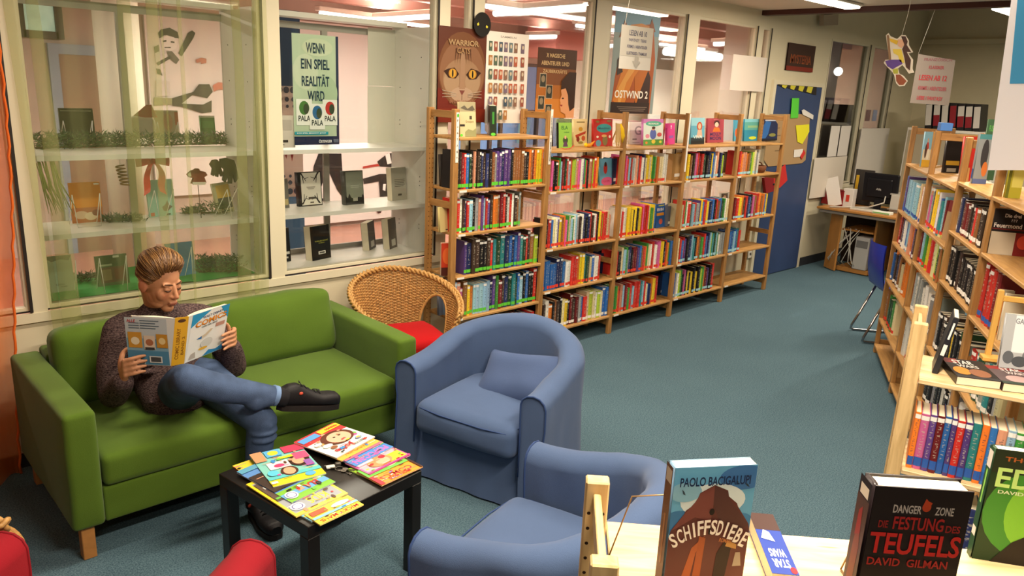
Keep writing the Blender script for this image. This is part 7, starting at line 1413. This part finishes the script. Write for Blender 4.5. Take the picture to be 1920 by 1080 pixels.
# office behind the window
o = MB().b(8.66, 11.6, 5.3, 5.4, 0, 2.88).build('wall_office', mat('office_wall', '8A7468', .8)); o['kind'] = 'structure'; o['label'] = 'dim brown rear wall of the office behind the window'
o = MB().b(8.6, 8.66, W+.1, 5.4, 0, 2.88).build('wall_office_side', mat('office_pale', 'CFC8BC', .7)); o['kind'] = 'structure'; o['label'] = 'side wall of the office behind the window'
q = at(1572, 134, 1, 5.15); t = thing('office_lamp', 'small round glowing lamp seen through the office window', 'lamp', q); MB().ell((0, 0, 0), (.06, .06, .06), 16, 10).build('globe', M_TUBE, t); MB().tube([(0, 0, .06), (0, 0, 2.86-q.z)], .006, 6).build('cord', M_DARK, t)
a, b_ = at(1575, 190, 1, 5.0), at(1690, 260, 1, 5.0); b_.x = min(b_.x, 11.45); t = thing('office_cupboard', 'dark cupboard with files seen through the office window', 'cupboard', ((a.x+b_.x)/2, 5.05, 0)); m = MB(); m.b(-(b_.x-a.x)/2, (b_.x-a.x)/2, -.2, .2, 0, 1.90); m.build('body', mat('cupboard_brown', '4E3C34', .6), t)
for k in range(6): MB().b(-(b_.x-a.x)/2+.1+k*.24, -(b_.x-a.x)/2+.25+k*.24, -.21, -.2005, 1.68, 1.84).build('file_label', mat('item_'+('C8C0B8' if k != 2 else 'B05A4A'), 'C8C0B8' if k != 2 else 'B05A4A', .5), t)
# tall cabinet with ring binders behind the slanting bookcase
XB = 10.5; a, b_ = at(1726, 240, 0, XB), at(1852, 244, 0, XB); ZB = a.z-.0
t = thing('tall_cabinet', 'plain pale cabinet carrying ring binders behind the slanting bookcase', 'cabinet', (XB+.2, (a.y+b_.y)/2, 0)); MB().cbox((0, 0, ZB/2), (.42, abs(a.y-b_.y)+.3, ZB), .004).build('body', M_SHELFW, t); MB().cbox((-.215, 0, ZB/2), (.012, abs(a.y-b_.y)+.26, ZB-.06), .003).build('door', mat('cabinet_door', 'B0A48C', .5), t)
cols = ['k', 'r', 'k', 'R', 'r', 'r', 'k']
for k in range(7):
    q = at(1740+15.2*k, 239, 0, XB); t = thing('ring_binder', 'ring binder on the tall cabinet, %s from the left%s' % (ORD[k], ', dark red with white label' if cols[k] != 'k' else ', black with white label'), 'binder', (XB, q.y, ZB), 0, 'ring binders'); t.rotation_euler = (RAD(-6), 0, 0)
    MB().cbox((.13, 0, .16), (.27, .078, .32), .003).build('cover', mat('binder_black', '1C1A1C', .5), t)
    MB().b(-.0075, -.0058, -.034, .034, .04, .29).build('spine_card', mat('binder_red', '8E1F2A', .5) if cols[k] == 'R' else mat('binder_white', 'CFCAC2', .5), t)
    if cols[k] == 'r': MB().b(-.0095, -.0078, -.034, .034, .04, .17).build('spine_card', mat('binder_red', '8E1F2A', .5), t)
q = at(1772, 236, 0, 5.35); t = thing('blue_box', 'small blue and white box on top of the slanting bookcase', 'box', (5.45, q.y+.03, 1.792), RA); MB().cbox((0, 0, .025), (.1, .07, .05), .003).build('carton', mat('item_4A7AC0', '4A7AC0', .5), t); MB().cbox((0, -.037, .03), (.06, .002, .03), .0005).build('print', mat('item_E4E0DC'), t)
# blue tubular chair and white table at the right
CHR = RAD(-61.8-90+10); ch = thing('tubular_chair', 'blue plastic chair on a chrome sled frame behind the slanting bookcase', 'chair', (6.67, 2.25, 0), CHR); M_CHR = mat('chrome', 'B0AEB0', .15, metal=1.0); M_PL = mat('plastic_blue', '1F2F9A', .3, spec=.5)
for s in (-1, 1):
    m = MB(); m.tube([(s*.17, -.13, .44), (s*.18, -.28, .05), (s*.18, -.285, .02), (s*.18, -.26, .012), (s*.18, .25, .012), (s*.18, .27, .03), (s*.17, .20, .42)], .011, 8); m.build('sled_leg', M_CHR, ch)
m = MB(); m.tube([(-.17, -.13, .44), (.17, -.13, .44)], .01, 8); m.tube([(-.17, .2, .42), (.17, .2, .42)], .01, 8); m.build('cross_bar', M_CHR, ch)
def seatfn(u, v):
    x = (u-.5)*.42
    if v < .55: k = v/.55; y = .22-.40*k; zz = .455-.02*sin(pi*k)+.03*(2*u-1)**2*k; w = 1
    else: k = (v-.55)/.45; a = k; y = -.18-.09*a-.02*sin(pi*a); zz = .45+.02*a+.36*a; w = 1-.14*a*a; y += .05*(2*u-1)**2*a
    return Vector((x*w, y, zz))
def seatb(u, v): return seatfn(u, v)-Vector((0, .008 if v > .55 else 0, .008 if v <= .55 else 0))
m = MB(); m.grid(seatfn, 16, 30); m.grid(seatb, 16, 30); m.build('seat_shell', M_PL, ch)
wt = thing('white_table', 'white topped table beyond the blue chair', 'table', (7.02, 1.72, 0), RA); MB().cbox((0, 0, .725), (.9, .7, .025), .004).build('tabletop', M_SHELFW, wt)
for sx in (-1, 1):
    for sy in (-1, 1): MB().tube([(sx*.4, sy*.3, 0), (sx*.4, sy*.3, .713)], .016, 8).build('leg', M_CHR, wt)
